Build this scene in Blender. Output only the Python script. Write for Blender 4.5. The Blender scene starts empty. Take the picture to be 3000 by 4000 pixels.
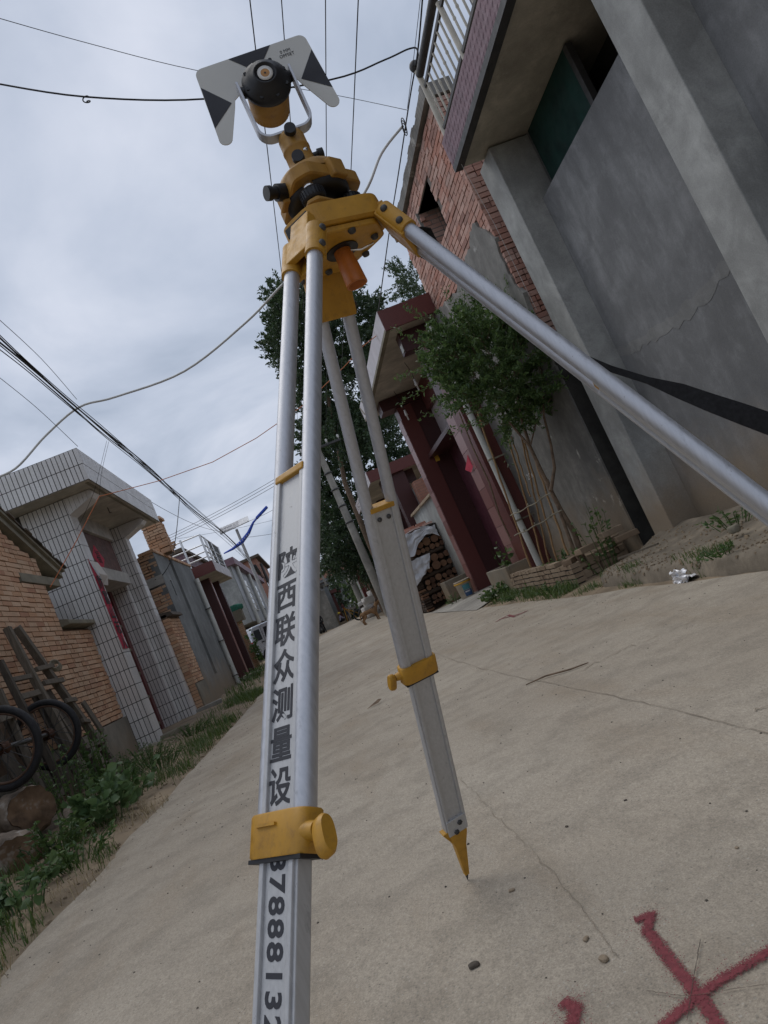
import bpy, bmesh, math, random
import numpy as np
from mathutils import Vector, Matrix
V = Vector
rnd = random.Random(11)
SC = bpy.context.scene
COL = SC.collection
PI = math.pi

# ------------------------------------------------------------------ camera
CAM_H = 0.75
YAW, PITCH, ROLL, FPX = math.radians(7.855), math.radians(5.803), math.radians(-23.889), 2833.0
c_f = V((math.sin(YAW)*math.cos(PITCH), math.cos(YAW)*math.cos(PITCH), math.sin(PITCH)))
_r0 = V((math.cos(YAW), -math.sin(YAW), 0)); _u0 = _r0.cross(c_f)
c_r = _r0*math.cos(ROLL) + _u0*math.sin(ROLL); c_u = c_r.cross(c_f)
EYE = V((0, 0, CAM_H))
cam = bpy.data.cameras.new('camera'); camo = bpy.data.objects.new('camera', cam); COL.objects.link(camo)
cam.sensor_fit = 'VERTICAL'; cam.sensor_height = 24.0; cam.lens = FPX/4000*24.0
cam.clip_start = 0.02; cam.clip_end = 3000
camo.matrix_world = Matrix.Translation(EYE) @ Matrix((c_r, c_u, -c_f)).transposed().to_4x4()
SC.camera = camo

# ------------------------------------------------------------------ sky, sun, exposure
SUN_EL, SUN_AZ = math.radians(62), math.radians(322)      # azimuth measured clockwise from the street direction
w = bpy.data.worlds.new('World'); SC.world = w; w.use_nodes = True
nt = w.node_tree; nt.nodes.clear()
def wn(t, **k):
    n = nt.nodes.new(t)
    for a, b in k.items(): setattr(n, a, b)
    return n
out = wn('ShaderNodeOutputWorld'); bg = wn('ShaderNodeBackground'); bg.inputs[1].default_value = 0.1
sky = wn('ShaderNodeTexSky', sky_type='NISHITA', sun_disc=False, sun_elevation=SUN_EL, sun_rotation=SUN_AZ)
sky.air_density = 1.5; sky.dust_density = 3.0
tc = wn('ShaderNodeTexCoord'); sep = wn('ShaderNodeSeparateXYZ'); nt.links.new(tc.outputs['Generated'], sep.inputs[0])
# flat cloud deck: project the view direction onto a plane overhead
zc = wn('ShaderNodeMath', operation='MAXIMUM'); zc.inputs[1].default_value = 0.0; nt.links.new(sep.outputs[2], zc.inputs[0])
za = wn('ShaderNodeMath', operation='ADD'); za.inputs[1].default_value = 0.22; nt.links.new(zc.outputs[0], za.inputs[0])
comb = wn('ShaderNodeCombineXYZ')
for i in (0, 1):
    d = wn('ShaderNodeMath', operation='DIVIDE'); nt.links.new(sep.outputs[i], d.inputs[0]); nt.links.new(za.outputs[0], d.inputs[1]); nt.links.new(d.outputs[0], comb.inputs[i])
n1 = wn('ShaderNodeTexNoise'); n1.inputs['Scale'].default_value = 1.5; n1.inputs['Detail'].default_value = 7; n1.inputs['Roughness'].default_value = 0.52; n1.inputs['Distortion'].default_value = 0.35
nt.links.new(comb.outputs[0], n1.inputs['Vector'])
cr = wn('ShaderNodeValToRGB'); nt.links.new(n1.outputs[0], cr.inputs[0])
e = cr.color_ramp.elements; e[0].position = 0.37; e[0].color = (3.9, 4.55, 5.75, 1); e[1].position = 0.62; e[1].color = (6.9, 7.35, 8.5, 1)
mid = cr.color_ramp.elements.new(0.5); mid.color = (5.3, 5.9, 7.15, 1)
mx = wn('ShaderNodeMixRGB'); mx.inputs[0].default_value = 0.93
nt.links.new(sky.outputs[0], mx.inputs[1]); nt.links.new(cr.outputs[0], mx.inputs[2])
nt.links.new(mx.outputs[0], bg.inputs[0]); nt.links.new(bg.outputs[0], out.inputs[0])
sun = bpy.data.lights.new('sun', 'SUN'); sun.energy = 1.15; sun.angle = math.radians(50); sun.color = (1.0, 0.96, 0.9)
suno = bpy.data.objects.new('sun', sun); COL.objects.link(suno)
sd = V((math.sin(SUN_AZ)*math.cos(SUN_EL), math.cos(SUN_AZ)*math.cos(SUN_EL), math.sin(SUN_EL)))
suno.rotation_euler = sd.to_track_quat('Z', 'Y').to_euler(); suno.location = sd*40
SC.view_settings.view_transform = 'Standard'; SC.view_settings.look = 'None'; SC.view_settings.gamma = 1.0
SC.view_settings.exposure = 0.0
SC.cycles.use_denoising = True
SC.cycles.max_bounces = 6; SC.cycles.diffuse_bounces = 3; SC.cycles.glossy_bounces = 3; SC.cycles.transmission_bounces = 4; SC.cycles.transparent_max_bounces = 6
SC.render.use_persistent_data = False

# ------------------------------------------------------------------ survey helpers: sight lines met with real planes
def ray(x, y): return c_f + c_r*((x-1500)/FPX) - c_u*((y-2000)/FPX)
def PZ(x, y, z=0.0): d = ray(x, y); return EYE + d*((z-CAM_H)/d.z)
def PX(x, y, c): d = ray(x, y); return EYE + d*(c/d.x)
def PY(x, y, c): d = ray(x, y); return EYE + d*(c/d.y)
def PP(x, y, p, n): d = ray(x, y); return EYE + d*((V(p)-EYE).dot(V(n))/d.dot(V(n)))
def bend(y): return 0.085*max(0.0, y-38.0)           # and drifts to the right at its far end
def gz(y): return -0.0105*max(0.0, y-32.0)          # the lane falls gently beyond the red gates

# ------------------------------------------------------------------ mesh helpers
ORG = {}
class MB:
    def __init__(s): s.v = []; s.f = []; s.m = []; s.s = []
    def add(s, vs, fs, mi=0, sm=False):
        o = len(s.v); s.v += [tuple(p) for p in vs]
        for f in fs: s.f.append([i+o for i in f]); s.m.append(mi); s.s.append(sm)
        return s
    def hexa(s, p, mi=0): return s.add(p, [(0,3,2,1),(4,5,6,7),(0,1,5,4),(1,2,6,5),(2,3,7,6),(3,0,4,7)], mi)
    def box(s, a, b, mi=0):
        x0,x1 = sorted((a[0],b[0])); y0,y1 = sorted((a[1],b[1])); z0,z1 = sorted((a[2],b[2]))
        return s.hexa([(x0,y0,z0),(x1,y0,z0),(x1,y1,z0),(x0,y1,z0),(x0,y0,z1),(x1,y0,z1),(x1,y1,z1),(x0,y1,z1)], mi)
    def obox(s, c, ax, ay, az, mi=0):
        c = V(c); ax = V(ax); ay = V(ay); az = V(az)
        return s.hexa([c-ax-ay-az, c+ax-ay-az, c+ax+ay-az, c-ax+ay-az, c-ax-ay+az, c+ax-ay+az, c+ax+ay+az, c-ax+ay+az], mi)
    def bar(s, a, b, w, h, up=(0,0,1), mi=0):
        a = V(a); b = V(b); d = (b-a); L = d.length; d.normalize()
        sx = d.cross(V(up)); sx.normalize(); uz = sx.cross(d)
        return s.obox((a+b)/2, sx*w/2, d*L/2, uz*h/2, mi)
    def cyl(s, a, b, r0, r1=None, n=12, mi=0, caps=True, sm=True):
        a = V(a); b = V(b); r1 = r0 if r1 is None else r1
        d = (b-a).normalized(); x = d.orthogonal().normalized(); y = d.cross(x)
        vs = []
        for p, r in ((a, r0), (b, r1)):
            for i in range(n):
                t = 2*PI*i/n; vs.append(p + (x*math.cos(t)+y*math.sin(t))*r)
        o = len(s.v)
        s.add(vs, [(i, (i+1)%n, n+(i+1)%n, n+i) for i in range(n)], mi, sm)
        if caps: s.add(vs[:n], [tuple(range(n))[::-1]], mi); s.add(vs[n:], [tuple(range(n))], mi)
        return s
    def tube(s, pts, r, n=6, mi=0, caps=True):
        pts = [V(p) for p in pts]; k = len(pts)
        rs = r if isinstance(r, (list, tuple)) else [r]*k
        vs = []; x = None
        for i, p in enumerate(pts):
            d = (pts[min(i+1,k-1)]-pts[max(i-1,0)]).normalized()
            if x is None: x = d.orthogonal().normalized()
            else:
                x = x - d*x.dot(d)
                x = d.orthogonal().normalized() if x.length < 1e-5 else x.normalized()
            y = d.cross(x)
            for j in range(n):
                t = 2*PI*j/n; vs.append(p+(x*math.cos(t)+y*math.sin(t))*rs[i])
        fs = [(i*n+j, i*n+(j+1)%n, (i+1)*n+(j+1)%n, (i+1)*n+j) for i in range(k-1) for j in range(n)]
        s.add(vs, fs, mi, True)
        if caps: s.add(vs[:n], [tuple(range(n))[::-1]], mi); s.add(vs[-n:], [tuple(range(n))], mi)
        return s
    def lathe(s, prof, o, ax=(0,0,1), n=24, mi=0, sm=True):
        o = V(o); d = V(ax).normalized(); x = d.orthogonal().normalized(); y = d.cross(x); vs = []
        for r, z in prof:
            for j in range(n):
                t = 2*PI*j/n; vs.append(o + d*z + (x*math.cos(t)+y*math.sin(t))*max(r, 1e-5))
        k = len(prof)
        return s.add(vs, [(i*n+j, i*n+(j+1)%n, (i+1)*n+(j+1)%n, (i+1)*n+j) for i in range(k-1) for j in range(n)], mi, sm)
    def ext(s, poly, vec, mi=0, sm=False):
        n = len(poly); a = [V(p) for p in poly]; b = [p+V(vec) for p in a]
        s.add(a, [tuple(range(n))], mi); s.add(b, [tuple(range(n))[::-1]], mi)
        return s.add(a+b, [(i, n+i, n+(i+1)%n, (i+1)%n) for i in range(n)], mi, sm)
    def quad(s, a, b, c, d, mi=0): return s.add([a,b,c,d], [(0,1,2,3)], mi)
    def ball(s, c, r, n=10, mi=0, sc=(1,1,1)):
        c = V(c); vs = [c+V((0,0,-r*sc[2]))]; m = n//2
        for i in range(1, m):
            a = -PI/2+PI*i/m
            for j in range(n):
                t = 2*PI*j/n; vs.append(c+V((r*sc[0]*math.cos(a)*math.cos(t), r*sc[1]*math.cos(a)*math.sin(t), r*sc[2]*math.sin(a))))
        vs.append(c+V((0,0,r*sc[2]))); L = len(vs)-1; fs = []
        for j in range(n): fs.append((0, 1+(j+1)%n, 1+j))
        for i in range(m-2):
            for j in range(n): fs.append((1+i*n+j, 1+i*n+(j+1)%n, 1+(i+1)*n+(j+1)%n, 1+(i+1)*n+j))
        b = 1+(m-2)*n
        for j in range(n): fs.append((b+j, b+(j+1)%n, L))
        return s.add(vs, fs, mi, True)
    def mesh(s, name, mats, org=V((0,0,0))):
        me = bpy.data.meshes.new(name)
        me.from_pydata([(p[0]-org[0], p[1]-org[1], p[2]-org[2]) for p in s.v], [], s.f)
        for m in (mats if isinstance(mats, (list, tuple)) else [mats]): me.materials.append(m)
        me.polygons.foreach_set('material_index', s.m); me.polygons.foreach_set('use_smooth', s.s); me.update()
        return me
    def build(s, name, mats, parent=None, bevel=0, fix=False):
        org = ORG.get(parent.name, V((0,0,0))) if parent else V((0,0,0))
        me = s.mesh(name, mats, org)
        if fix:
            bm = bmesh.new(); bm.from_mesh(me); bmesh.ops.remove_doubles(bm, verts=bm.verts, dist=1e-5); bmesh.ops.recalc_face_normals(bm, faces=bm.faces); bm.to_mesh(me); bm.free()
        return link(name, me, parent, bevel)
def link(name, me, parent=None, bevel=0):
    o = bpy.data.objects.new(name, me); COL.objects.link(o)
    if parent: o.parent = parent; ORG[o.name] = ORG.get(parent.name, V((0,0,0)))
    else: ORG[o.name] = V((0,0,0))
    if bevel:
        b = o.modifiers.new('bevel', 'BEVEL'); b.width = bevel; b.segments = 2; b.limit_method = 'ANGLE'; b.angle_limit = math.radians(35)
    return o
def tag(o, label=None, cat=None, group=None, kind=None):
    if label: o['label'] = label
    if cat: o['category'] = cat
    if group: o['group'] = group
    if kind: o['kind'] = kind
    return o
def thing(name, label, cat, loc, group=None):
    o = bpy.data.objects.new(name, None); COL.objects.link(o); o.location = loc; o.empty_display_size = 0.1
    ORG[o.name] = V(loc); return tag(o, label, cat, group)
def solo(name, mb, mats, label, cat, group=None, bevel=0): return tag(mb.build(name, mats, None, bevel), label, cat, group)
def struct(name, mb, mats): return tag(mb.build(name, mats), kind='structure')
def npmesh(name, verts, faces, mat, parent=None, smooth=False):
    org = ORG.get(parent.name, V((0,0,0))) if parent else V((0,0,0))
    verts = np.asarray(verts, np.float32)-np.array(org, np.float32); faces = np.asarray(faces, np.int32); k = faces.shape[1]
    me = bpy.data.meshes.new(name); me.vertices.add(len(verts)); me.vertices.foreach_set('co', verts.ravel())
    me.loops.add(faces.size); me.loops.foreach_set('vertex_index', faces.ravel())
    me.polygons.add(len(faces)); me.polygons.foreach_set('loop_start', np.arange(0, faces.size, k, dtype=np.int32)); me.polygons.foreach_set('loop_total', np.full(len(faces), k, np.int32))
    if smooth: me.polygons.foreach_set('use_smooth', np.ones(len(faces), bool))
    me.materials.append(mat); me.update(calc_edges=True); me.validate()
    return link(name, me, parent)

# ------------------------------------------------------------------ materials
class NM:
    """small node-material writer"""
    def __init__(s, name):
        s.m = bpy.data.materials.new(name); s.m.use_nodes = True; s.t = s.m.node_tree; s.b = s.t.nodes['Principled BSDF']
        s.c = s.n('ShaderNodeTexCoord').outputs['Object']; s.g = None
    def n(s, t, **k):
        q = s.t.nodes.new(t)
        for a, b in k.items(): setattr(q, a, b)
        return q
    def l(s, a, b): s.t.links.new(a, b)
    def world(s): s.c = s.n('ShaderNodeNewGeometry').outputs['Position']; return s
    def map(s, sc, rot=(0,0,0)):
        q = s.n('ShaderNodeMapping'); q.inputs['Scale'].default_value = sc; q.inputs['Rotation'].default_value = rot; s.l(s.c, q.inputs[0]); return q.outputs[0]
    def noise(s, sc, det=5, ro=0.55, vec=None, dist=0.0):
        q = s.n('ShaderNodeTexNoise'); q.inputs['Scale'].default_value = sc; q.inputs['Detail'].default_value = det; q.inputs['Roughness'].default_value = ro; q.inputs['Distortion'].default_value = dist
        s.l(vec if vec is not None else s.c, q.inputs['Vector']); return q.outputs[0]
    def ramp(s, f, a, b, ca=(0,0,0,1), cb=(1,1,1,1), mode='LINEAR'):
        q = s.n('ShaderNodeValToRGB'); s.l(f, q.inputs[0]); e = q.color_ramp.elements; q.color_ramp.interpolation = mode
        e[0].position = a; e[1].position = b; e[0].color = ca if len(ca) == 4 else (*ca, 1); e[1].color = cb if len(cb) == 4 else (*cb, 1); return q.outputs[0]
    def mix(s, f, a, b, mode='MIX'):
        q = s.n('ShaderNodeMixRGB', blend_type=mode)
        for i, v in enumerate((f, a, b)):
            if isinstance(v, (int, float)): q.inputs[i].default_value = v if i == 0 else (v, v, v, 1)
            elif isinstance(v, tuple): q.inputs[i].default_value = v if len(v) == 4 else (*v, 1)
            else: s.l(v, q.inputs[i])
        return q.outputs[0]
    def math(s, op, a, b=0.5):
        q = s.n('ShaderNodeMath', operation=op)
        for i, v in enumerate((a, b)):
            if isinstance(v, (int, float)): q.inputs[i].default_value = v
            else: s.l(v, q.inputs[i])
        return q.outputs[0]
    def xyz(s):
        q = s.n('ShaderNodeSeparateXYZ'); s.l(s.c, q.inputs[0]); return q.outputs
    def rand(s):
        a = s.n('ShaderNodeObjectInfo').outputs['Random']; b = s.n('ShaderNodeNewGeometry').outputs['Random Per Island']
        return s.math('FRACT', s.math('ADD', a, b), 0)
    def bump(s, h, st=0.3, d=0.01):
        q = s.n('ShaderNodeBump'); q.inputs['Strength'].default_value = st; q.inputs['Distance'].default_value = d; s.l(h, q.inputs['Height'])
        if s.g is not None: s.l(s.g, q.inputs['Normal'])
        s.g = q.outputs[0]; s.l(s.g, s.b.inputs['Normal']); return s
    def col(s, c):
        if isinstance(c, tuple): s.b.inputs['Base Color'].default_value = (*c, 1) if len(c) == 3 else c
        else: s.l(c, s.b.inputs['Base Color'])
        return s
    def rough(s, r):
        if isinstance(r, (int, float)): s.b.inputs['Roughness'].default_value = r
        else: s.l(r, s.b.inputs['Roughness'])
        return s
    def metal(s, v): s.b.inputs['Metallic'].default_value = v; return s
def sh(c, k): return tuple(min(1, x*k) for x in c)
def simple(name, c, ro=0.6, var=0.25, sc=6.0, metal=0.0, bump=0.0, bsc=60, spots=None):
    n = NM(name); f = n.noise(sc, 6, 0.6); cc = n.mix(n.ramp(f, 0.3, 0.72), sh(c, 1-var), sh(c, 1+var))
    if spots: cc = n.mix(n.ramp(n.noise(spots[1], 4, 0.7), spots[2], spots[2]+0.08), cc, spots[0])
    n.col(cc).rough(n.ramp(n.noise(sc*2.3, 4), 0.3, 0.7, (max(0,ro-0.08),)*3, (min(1,ro+0.1),)*3)).metal(metal)
    if bump: n.bump(n.noise(bsc, 5, 0.65), bump, 0.004)
    return n.m
def pieces(name, c0, c1, dark=None, ro=0.85, bump=0.4, soot=None):
    """bricks, tiles, planks: every piece has its own tone"""
    n = NM(name).world(); r = n.rand(); cc = n.mix(r, c0, c1)
    if dark: cc = n.mix(n.ramp(n.math('FRACT', n.math('MULTIPLY', r, 7.31), 0), 0.72, 0.98), cc, dark)
    cc = n.mix(n.ramp(n.noise(38, 5, 0.65), 0.35, 0.75), n.mix(0.28, cc, sh(c0, 0.4)), cc)
    if soot: cc = n.mix(n.ramp(n.noise(soot[1], 5, 0.6), 0.45, 0.75, (0,0,0,1), (soot[2],)*3), cc, soot[0])
    n.col(cc).rough(ro)
    if bump: n.bump(n.noise(90, 5, 0.7), bump, 0.004)
    return n.m
def concrete_road():
    n = NM('road_concrete').world()
    base = n.mix(n.ramp(n.noise(0.55, 6, 0.6), 0.32, 0.7), (0.312,0.264,0.204), (0.420,0.368,0.294))
    st = n.noise(1.0, 6, 0.62, n.map((2.6, 0.75, 1), (0, 0, 0.35)))
    base = n.mix(n.ramp(st, 0.5, 0.72, (0,0,0,1), (0.65,)*3), base, (0.262,0.203,0.138))        # dried mud film
    base = n.mix(n.ramp(n.noise(4.5, 7, 0.68), 0.46, 0.62, (0,0,0,1), (0.45,)*3), base, (0.215,0.184,0.143))
    base = n.mix(n.ramp(n.noise(130, 3, 0.7), 0.42, 0.7, (0.82,)*3, (1.14,)*3), base, base, 'MIX') if False else base
    agg = n.n('ShaderNodeTexVoronoi'); agg.inputs['Scale'].default_value = 105; n.l(n.c, agg.inputs['Vector'])
    sp = n.n('ShaderNodeSeparateColor'); n.l(agg.outputs['Color'], sp.inputs[0])
    spot = n.math('MULTIPLY', n.ramp(agg.outputs['Distance'], 0.18, 0.34, (1,1,1,1), (0,0,0,1)), n.ramp(sp.outputs[0], 0.55, 0.62)); base = n.mix(n.math('MULTIPLY', spot, 0.6), base, n.mix(sp.outputs[1], (0.115,0.098,0.076), (0.46,0.43,0.37)))
    fine = n.mix(0.5, n.ramp(n.noise(230, 3, 0.75), 0.32, 0.68, (0.50,)*3, (1.45,)*3), n.ramp(n.noise(60, 5, 0.75, n.map((1.6, 0.8, 1), (0, 0, 0.5))), 0.3, 0.7, (0.62,)*3, (1.32,)*3))
    base = n.mix(1.0, base, fine, 'MULTIPLY')
    vor = n.n('ShaderNodeTexVoronoi'); vor.inputs['Scale'].default_value = 34; n.l(n.c, vor.inputs['Vector'])
    pit = n.math('MULTIPLY', n.ramp(vor.outputs['Distance'], 0.05, 0.11, (1,1,1,1), (0,0,0,1)), n.ramp(n.noise(7, 3), 0.5, 0.62))
    base = n.mix(pit, base, (0.10,0.085,0.065))
    # hairline cracks
    v2 = n.n('ShaderNodeTexVoronoi', feature='DISTANCE_TO_EDGE'); v2.inputs['Scale'].default_value = 0.42
    wv = n.n('ShaderNodeVectorMath', operation='ADD'); nz = n.n('ShaderNodeTexNoise'); nz.inputs['Scale'].default_value = 2.2; nz.inputs['Detail'].default_value = 6; n.l(n.c, nz.inputs['Vector'])
    sc_ = n.n('ShaderNodeVectorMath', operation='SCALE'); sc_.inputs['Scale'].default_value = 0.55; n.l(nz.outputs['Color'], sc_.inputs[0]); n.l(n.c, wv.inputs[0]); n.l(sc_.outputs[0], wv.inputs[1]); n.l(wv.outputs[0], v2.inputs['Vector'])
    crk = n.math('MULTIPLY', n.ramp(v2.outputs['Distance'], 0.0, 0.0075, (1,1,1,1), (0,0,0,1)), n.ramp(n.noise(0.6, 3), 0.60, 0.66))
    base = n.mix(n.math('MULTIPLY', crk, 0.75), base, (0.09,0.075,0.055))
    n.col(base).rough(0.9)
    n.bump(n.noise(9, 6, 0.6), 0.25, 0.02); n.bump(n.noise(150, 4, 0.7), 0.45, 0.004); n.bump(crk, -0.5, 0.006) if False else None
    return n.m
def plaster(name, c, streak=0.5, foot=True, light=None, z0=0.0, scale=1.0, zfoot=0.9):
    n = NM(name).world()
    cc = n.mix(n.ramp(n.noise(1.1*scale, 7, 0.62), 0.3, 0.72), sh(c, 0.52), sh(c, 1.42)); cc = n.mix(n.ramp(n.noise(3.7*scale, 8, 0.66, None, 0.6), 0.36, 0.64, (0.7,)*3, (0,0,0,1)), cc, sh(c, 0.60))
    cc = n.mix(n.ramp(n.noise(1.6, 6, 0.6, n.map((4.5, 4.5, 0.45))), 0.45, 0.7, (0,0,0,1), (streak,)*3), cc, sh(c, 0.62))   # rain streaks
    cc = n.mix(n.ramp(n.noise(7, 6, 0.7, n.map((1, 1, 0.6))), 0.55, 0.75, (0,0,0,1), (0.35,)*3), cc, sh(c, 1.55))
    if light: cc = n.mix(n.ramp(n.noise(light[1], 8, 0.68, None, 0.4), light[2], light[2]+0.05), cc, light[0])
    if foot:   # splashed earth along the foot of the wall
        z = n.xyz()[2]; h = n.math('ADD', z, n.math('MULTIPLY', n.math('SUBTRACT', n.noise(2.4, 5, 0.6), 0.5), 0.9))
        cc = n.mix(n.ramp(h, z0+0.12, z0+zfoot, (0.85,)*3, (0,0,0,1)), cc, (0.26,0.195,0.125))
    cc = n.mix(1.0, cc, n.ramp(n.noise(120, 3, 0.7), 0.25, 0.75, (0.85,)*3, (1.15,)*3), 'MULTIPLY')
    n.col(cc).rough(0.88); n.bump(n.noise(14, 6, 0.65), 0.3, 0.01); n.bump(n.noise(110, 4, 0.7), 0.25, 0.003)
    return n.m
def leafmat(name, c0, c1, tr=0.35, ro=0.45):
    n = NM(name); cc = n.mix(n.rand(), c0, c1); n.col(cc).rough(ro)
    t = n.n('ShaderNodeBsdfTranslucent'); n.l(n.mix(0.5, cc, sh(c1, 1.5)), t.inputs[0]); m = n.n('ShaderNodeMixShader'); m.inputs[0].default_value = tr
    n.l(n.b.outputs[0], m.inputs[1]); n.l(t.outputs[0], m.inputs[2]); n.l(m.outputs[0], n.t.nodes['Material Output'].inputs[0]); return n.m
def wood(name, c, gr=1.0, axis=(14,14,1.2)):
    n = NM(name); g = n.noise(4*gr, 7, 0.65, n.map(axis)); r = n.rand()
    cc = n.mix(n.ramp(g, 0.3, 0.72), sh(c, 0.5), sh(c, 1.3)); cc = n.mix(n.math('MULTIPLY', r, 0.4), cc, sh(c, 0.5)); n.col(cc).rough(0.9); n.bump(g, 0.5, 0.004); return n.m

M = {}
M['road'] = concrete_road()
M['dirt'] = simple('earth', (0.235,0.178,0.115), 0.95, 0.4, 2.2, bump=0.8, bsc=22, spots=((0.16,0.115,0.07), 9, 0.56))
M['ground'] = simple('far_ground', (0.21,0.17,0.115), 0.95, 0.3, 0.4)
M['apron'] = plaster('apron_earth', (0.215,0.178,0.130), 0.1, False, None, 0.0, 2.5)
M['ramp'] = plaster('ramp_cement', (0.33,0.31,0.27), 0.1, False)
M['grey'] = plaster('grey_render', (0.235,0.240,0.243), 0.7, True, None, 0.2, 1.0, 1.2)
M['greypatch'] = plaster('scraped_render', (0.262,0.264,0.258), 0.4, False)
M['greylt'] = plaster('pale_pier_render', (0.36,0.365,0.35), 0.35, True, None, 0.2, 1.0, 1.1)
M['scratch'] = plaster('scratch_coat', (0.245,0.235,0.215), 0.4, True, ((0.40,0.39,0.36), 3.2, 0.60), 0.1, 2.0)
M['oldplaster'] = plaster('old_plaster', (0.175,0.170,0.155), 0.8, True, ((0.40,0.39,0.35), 3.4, 0.62), 0.05, 2.2)
M['greyhouse'] = plaster('blue_grey_render', (0.215,0.225,0.222), 0.5, True, None, 0.1)
M['lime'] = plaster('limewash', (0.40,0.41,0.39), 0.7, True, None, 0.0)
M['cement'] = plaster('cement_plinth', (0.27,0.245,0.195), 0.4, True, None, 0.0, 1.0, 0.5)
M['slab'] = plaster('weathered_slab', (0.25,0.225,0.165), 0.3, False)
M['soffit'] = plaster('soffit_render', (0.50,0.46,0.385), 0.05, False)
M['lintel'] = plaster('lintel_render', (0.47,0.45,0.41), 0.15, False)
M['tile'] = pieces('white_tile', (0.74,0.72,0.70), (0.82,0.80,0.78), (0.68,0.66,0.64), 0.32, 0.0, ((0.36,0.31,0.26), 1.3, 0.35))
M['grout'] = simple('dark_grout', (0.045,0.041,0.037), 0.9, 0.3, 20)
M['brick_o'] = pieces('orange_brick', (0.58,0.325,0.185), (0.68,0.470,0.315), (0.47,0.245,0.150), 0.9, 0.5, ((0.30,0.215,0.145), 1.1, 0.5))
M['brick_r'] = pieces('red_brick', (0.50,0.235,0.170), (0.64,0.415,0.340), (0.33,0.18,0.145), 0.9, 0.5, ((0.36,0.30,0.26), 1.6, 0.6))
def brickwork(name, c0, c1, mo, sc=4.0):
    n = NM(name).world(); q = n.xyz(); cb = n.n('ShaderNodeCombineXYZ'); n.l(n.math('ADD', q[0], q[1]), cb.inputs[0]); n.l(q[2], cb.inputs[1])
    b = n.n('ShaderNodeTexBrick'); b.inputs['Color1'].default_value = (*c0, 1); b.inputs['Color2'].default_value = (*c1, 1); b.inputs['Mortar'].default_value = (*mo, 1); b.inputs['Scale'].default_value = sc; b.inputs['Mortar Size'].default_value = 0.02; b.inputs['Brick Width'].default_value = 1.0; b.inputs['Row Height'].default_value = 0.26
    n.l(cb.outputs[0], b.inputs['Vector']); n.col(n.mix(n.ramp(n.noise(1.5, 6), 0.3, 0.7, (0,0,0,1), (0.5,)*3), b.outputs[0], sh(c0, 0.6))).rough(0.9); n.bump(b.outputs['Fac'], -0.4, 0.01); return n.m
M['brickfar_r'] = brickwork('far_red_brickwork', (0.34,0.15,0.10), (0.42,0.22,0.16), (0.20,0.15,0.12)); M['brickfar_o'] = brickwork('far_orange_brickwork', (0.42,0.24,0.14), (0.50,0.33,0.21), (0.18,0.12,0.08))
M['brick_y'] = pieces('mud_brick', (0.28,0.205,0.135), (0.36,0.275,0.19), (0.22,0.155,0.10), 0.95, 0.5)
M['mortar'] = simple('mud_mortar', (0.16,0.105,0.065), 0.95, 0.3, 12, bump=0.5)
M['mortar_g'] = simple('grey_mortar', (0.17,0.145,0.125), 0.95, 0.35, 10, bump=0.6)
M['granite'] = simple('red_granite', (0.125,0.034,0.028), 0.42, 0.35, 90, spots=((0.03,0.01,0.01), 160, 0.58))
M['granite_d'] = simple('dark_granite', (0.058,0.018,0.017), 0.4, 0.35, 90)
M['maroon'] = simple('maroon_door_paint', (0.085,0.022,0.034), 0.5, 0.25, 3)
M['pinktile'] = pieces('pink_wall_tile', (0.26,0.115,0.105), (0.36,0.20,0.185), (0.20,0.07,0.06), 0.35, 0.0)
M['mauve'] = simple('mauve_fascia_tile', (0.190,0.112,0.135), 0.6, 0.25, 5, bump=0.0)
M['palepink'] = simple('pale_pink_fascia', (0.50,0.45,0.45), 0.4, 0.12, 3, spots=((0.30,0.25,0.24), 2.5, 0.60))
M['white'] = simple('white_paint', (0.66,0.65,0.62), 0.5, 0.12, 5)
M['cream_metal'] = simple('cream_rail_paint', (0.46,0.43,0.36), 0.5, 0.2, 8)
M['dark_metal'] = simple('dark_rail_paint', (0.045,0.043,0.042), 0.55, 0.3, 8)
M['steel'] = simple('stainless_steel', (0.60,0.60,0.60), 0.3, 0.1, 5, metal=1.0)
def scuffed_alu(name, c, metal, ro):
    n = NM(name).world(); st = n.noise(30, 6, 0.7, n.map((6, 6, 0.5)))
    cc = n.mix(n.ramp(st, 0.35, 0.7), sh(c, 0.86), sh(c, 1.06)); cc = n.mix(n.ramp(n.noise(34, 6, 0.72, n.map((2.2, 2.2, 0.8))), 0.60, 0.72, (0,0,0,1), (0.6,)*3), cc, sh(c, 0.55)); cc = n.mix(n.ramp(n.noise(140, 5, 0.75), 0.66, 0.70, (0,0,0,1), (0.7,)*3), cc, (0.14,0.125,0.105))
    n.col(cc).metal(metal).rough(n.ramp(st, 0.3, 0.7, (ro-0.08,)*3, (ro+0.10,)*3)); n.bump(n.noise(60, 4, 0.7, n.map((5, 5, 0.4))), 0.05, 0.001); return n.m
M['alu'] = scuffed_alu('anodised_aluminium', (0.52,0.53,0.56), 0.75, 0.50)
M['alu_panel'] = scuffed_alu('satin_aluminium', (0.49,0.49,0.49), 0.45, 0.56)
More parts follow.
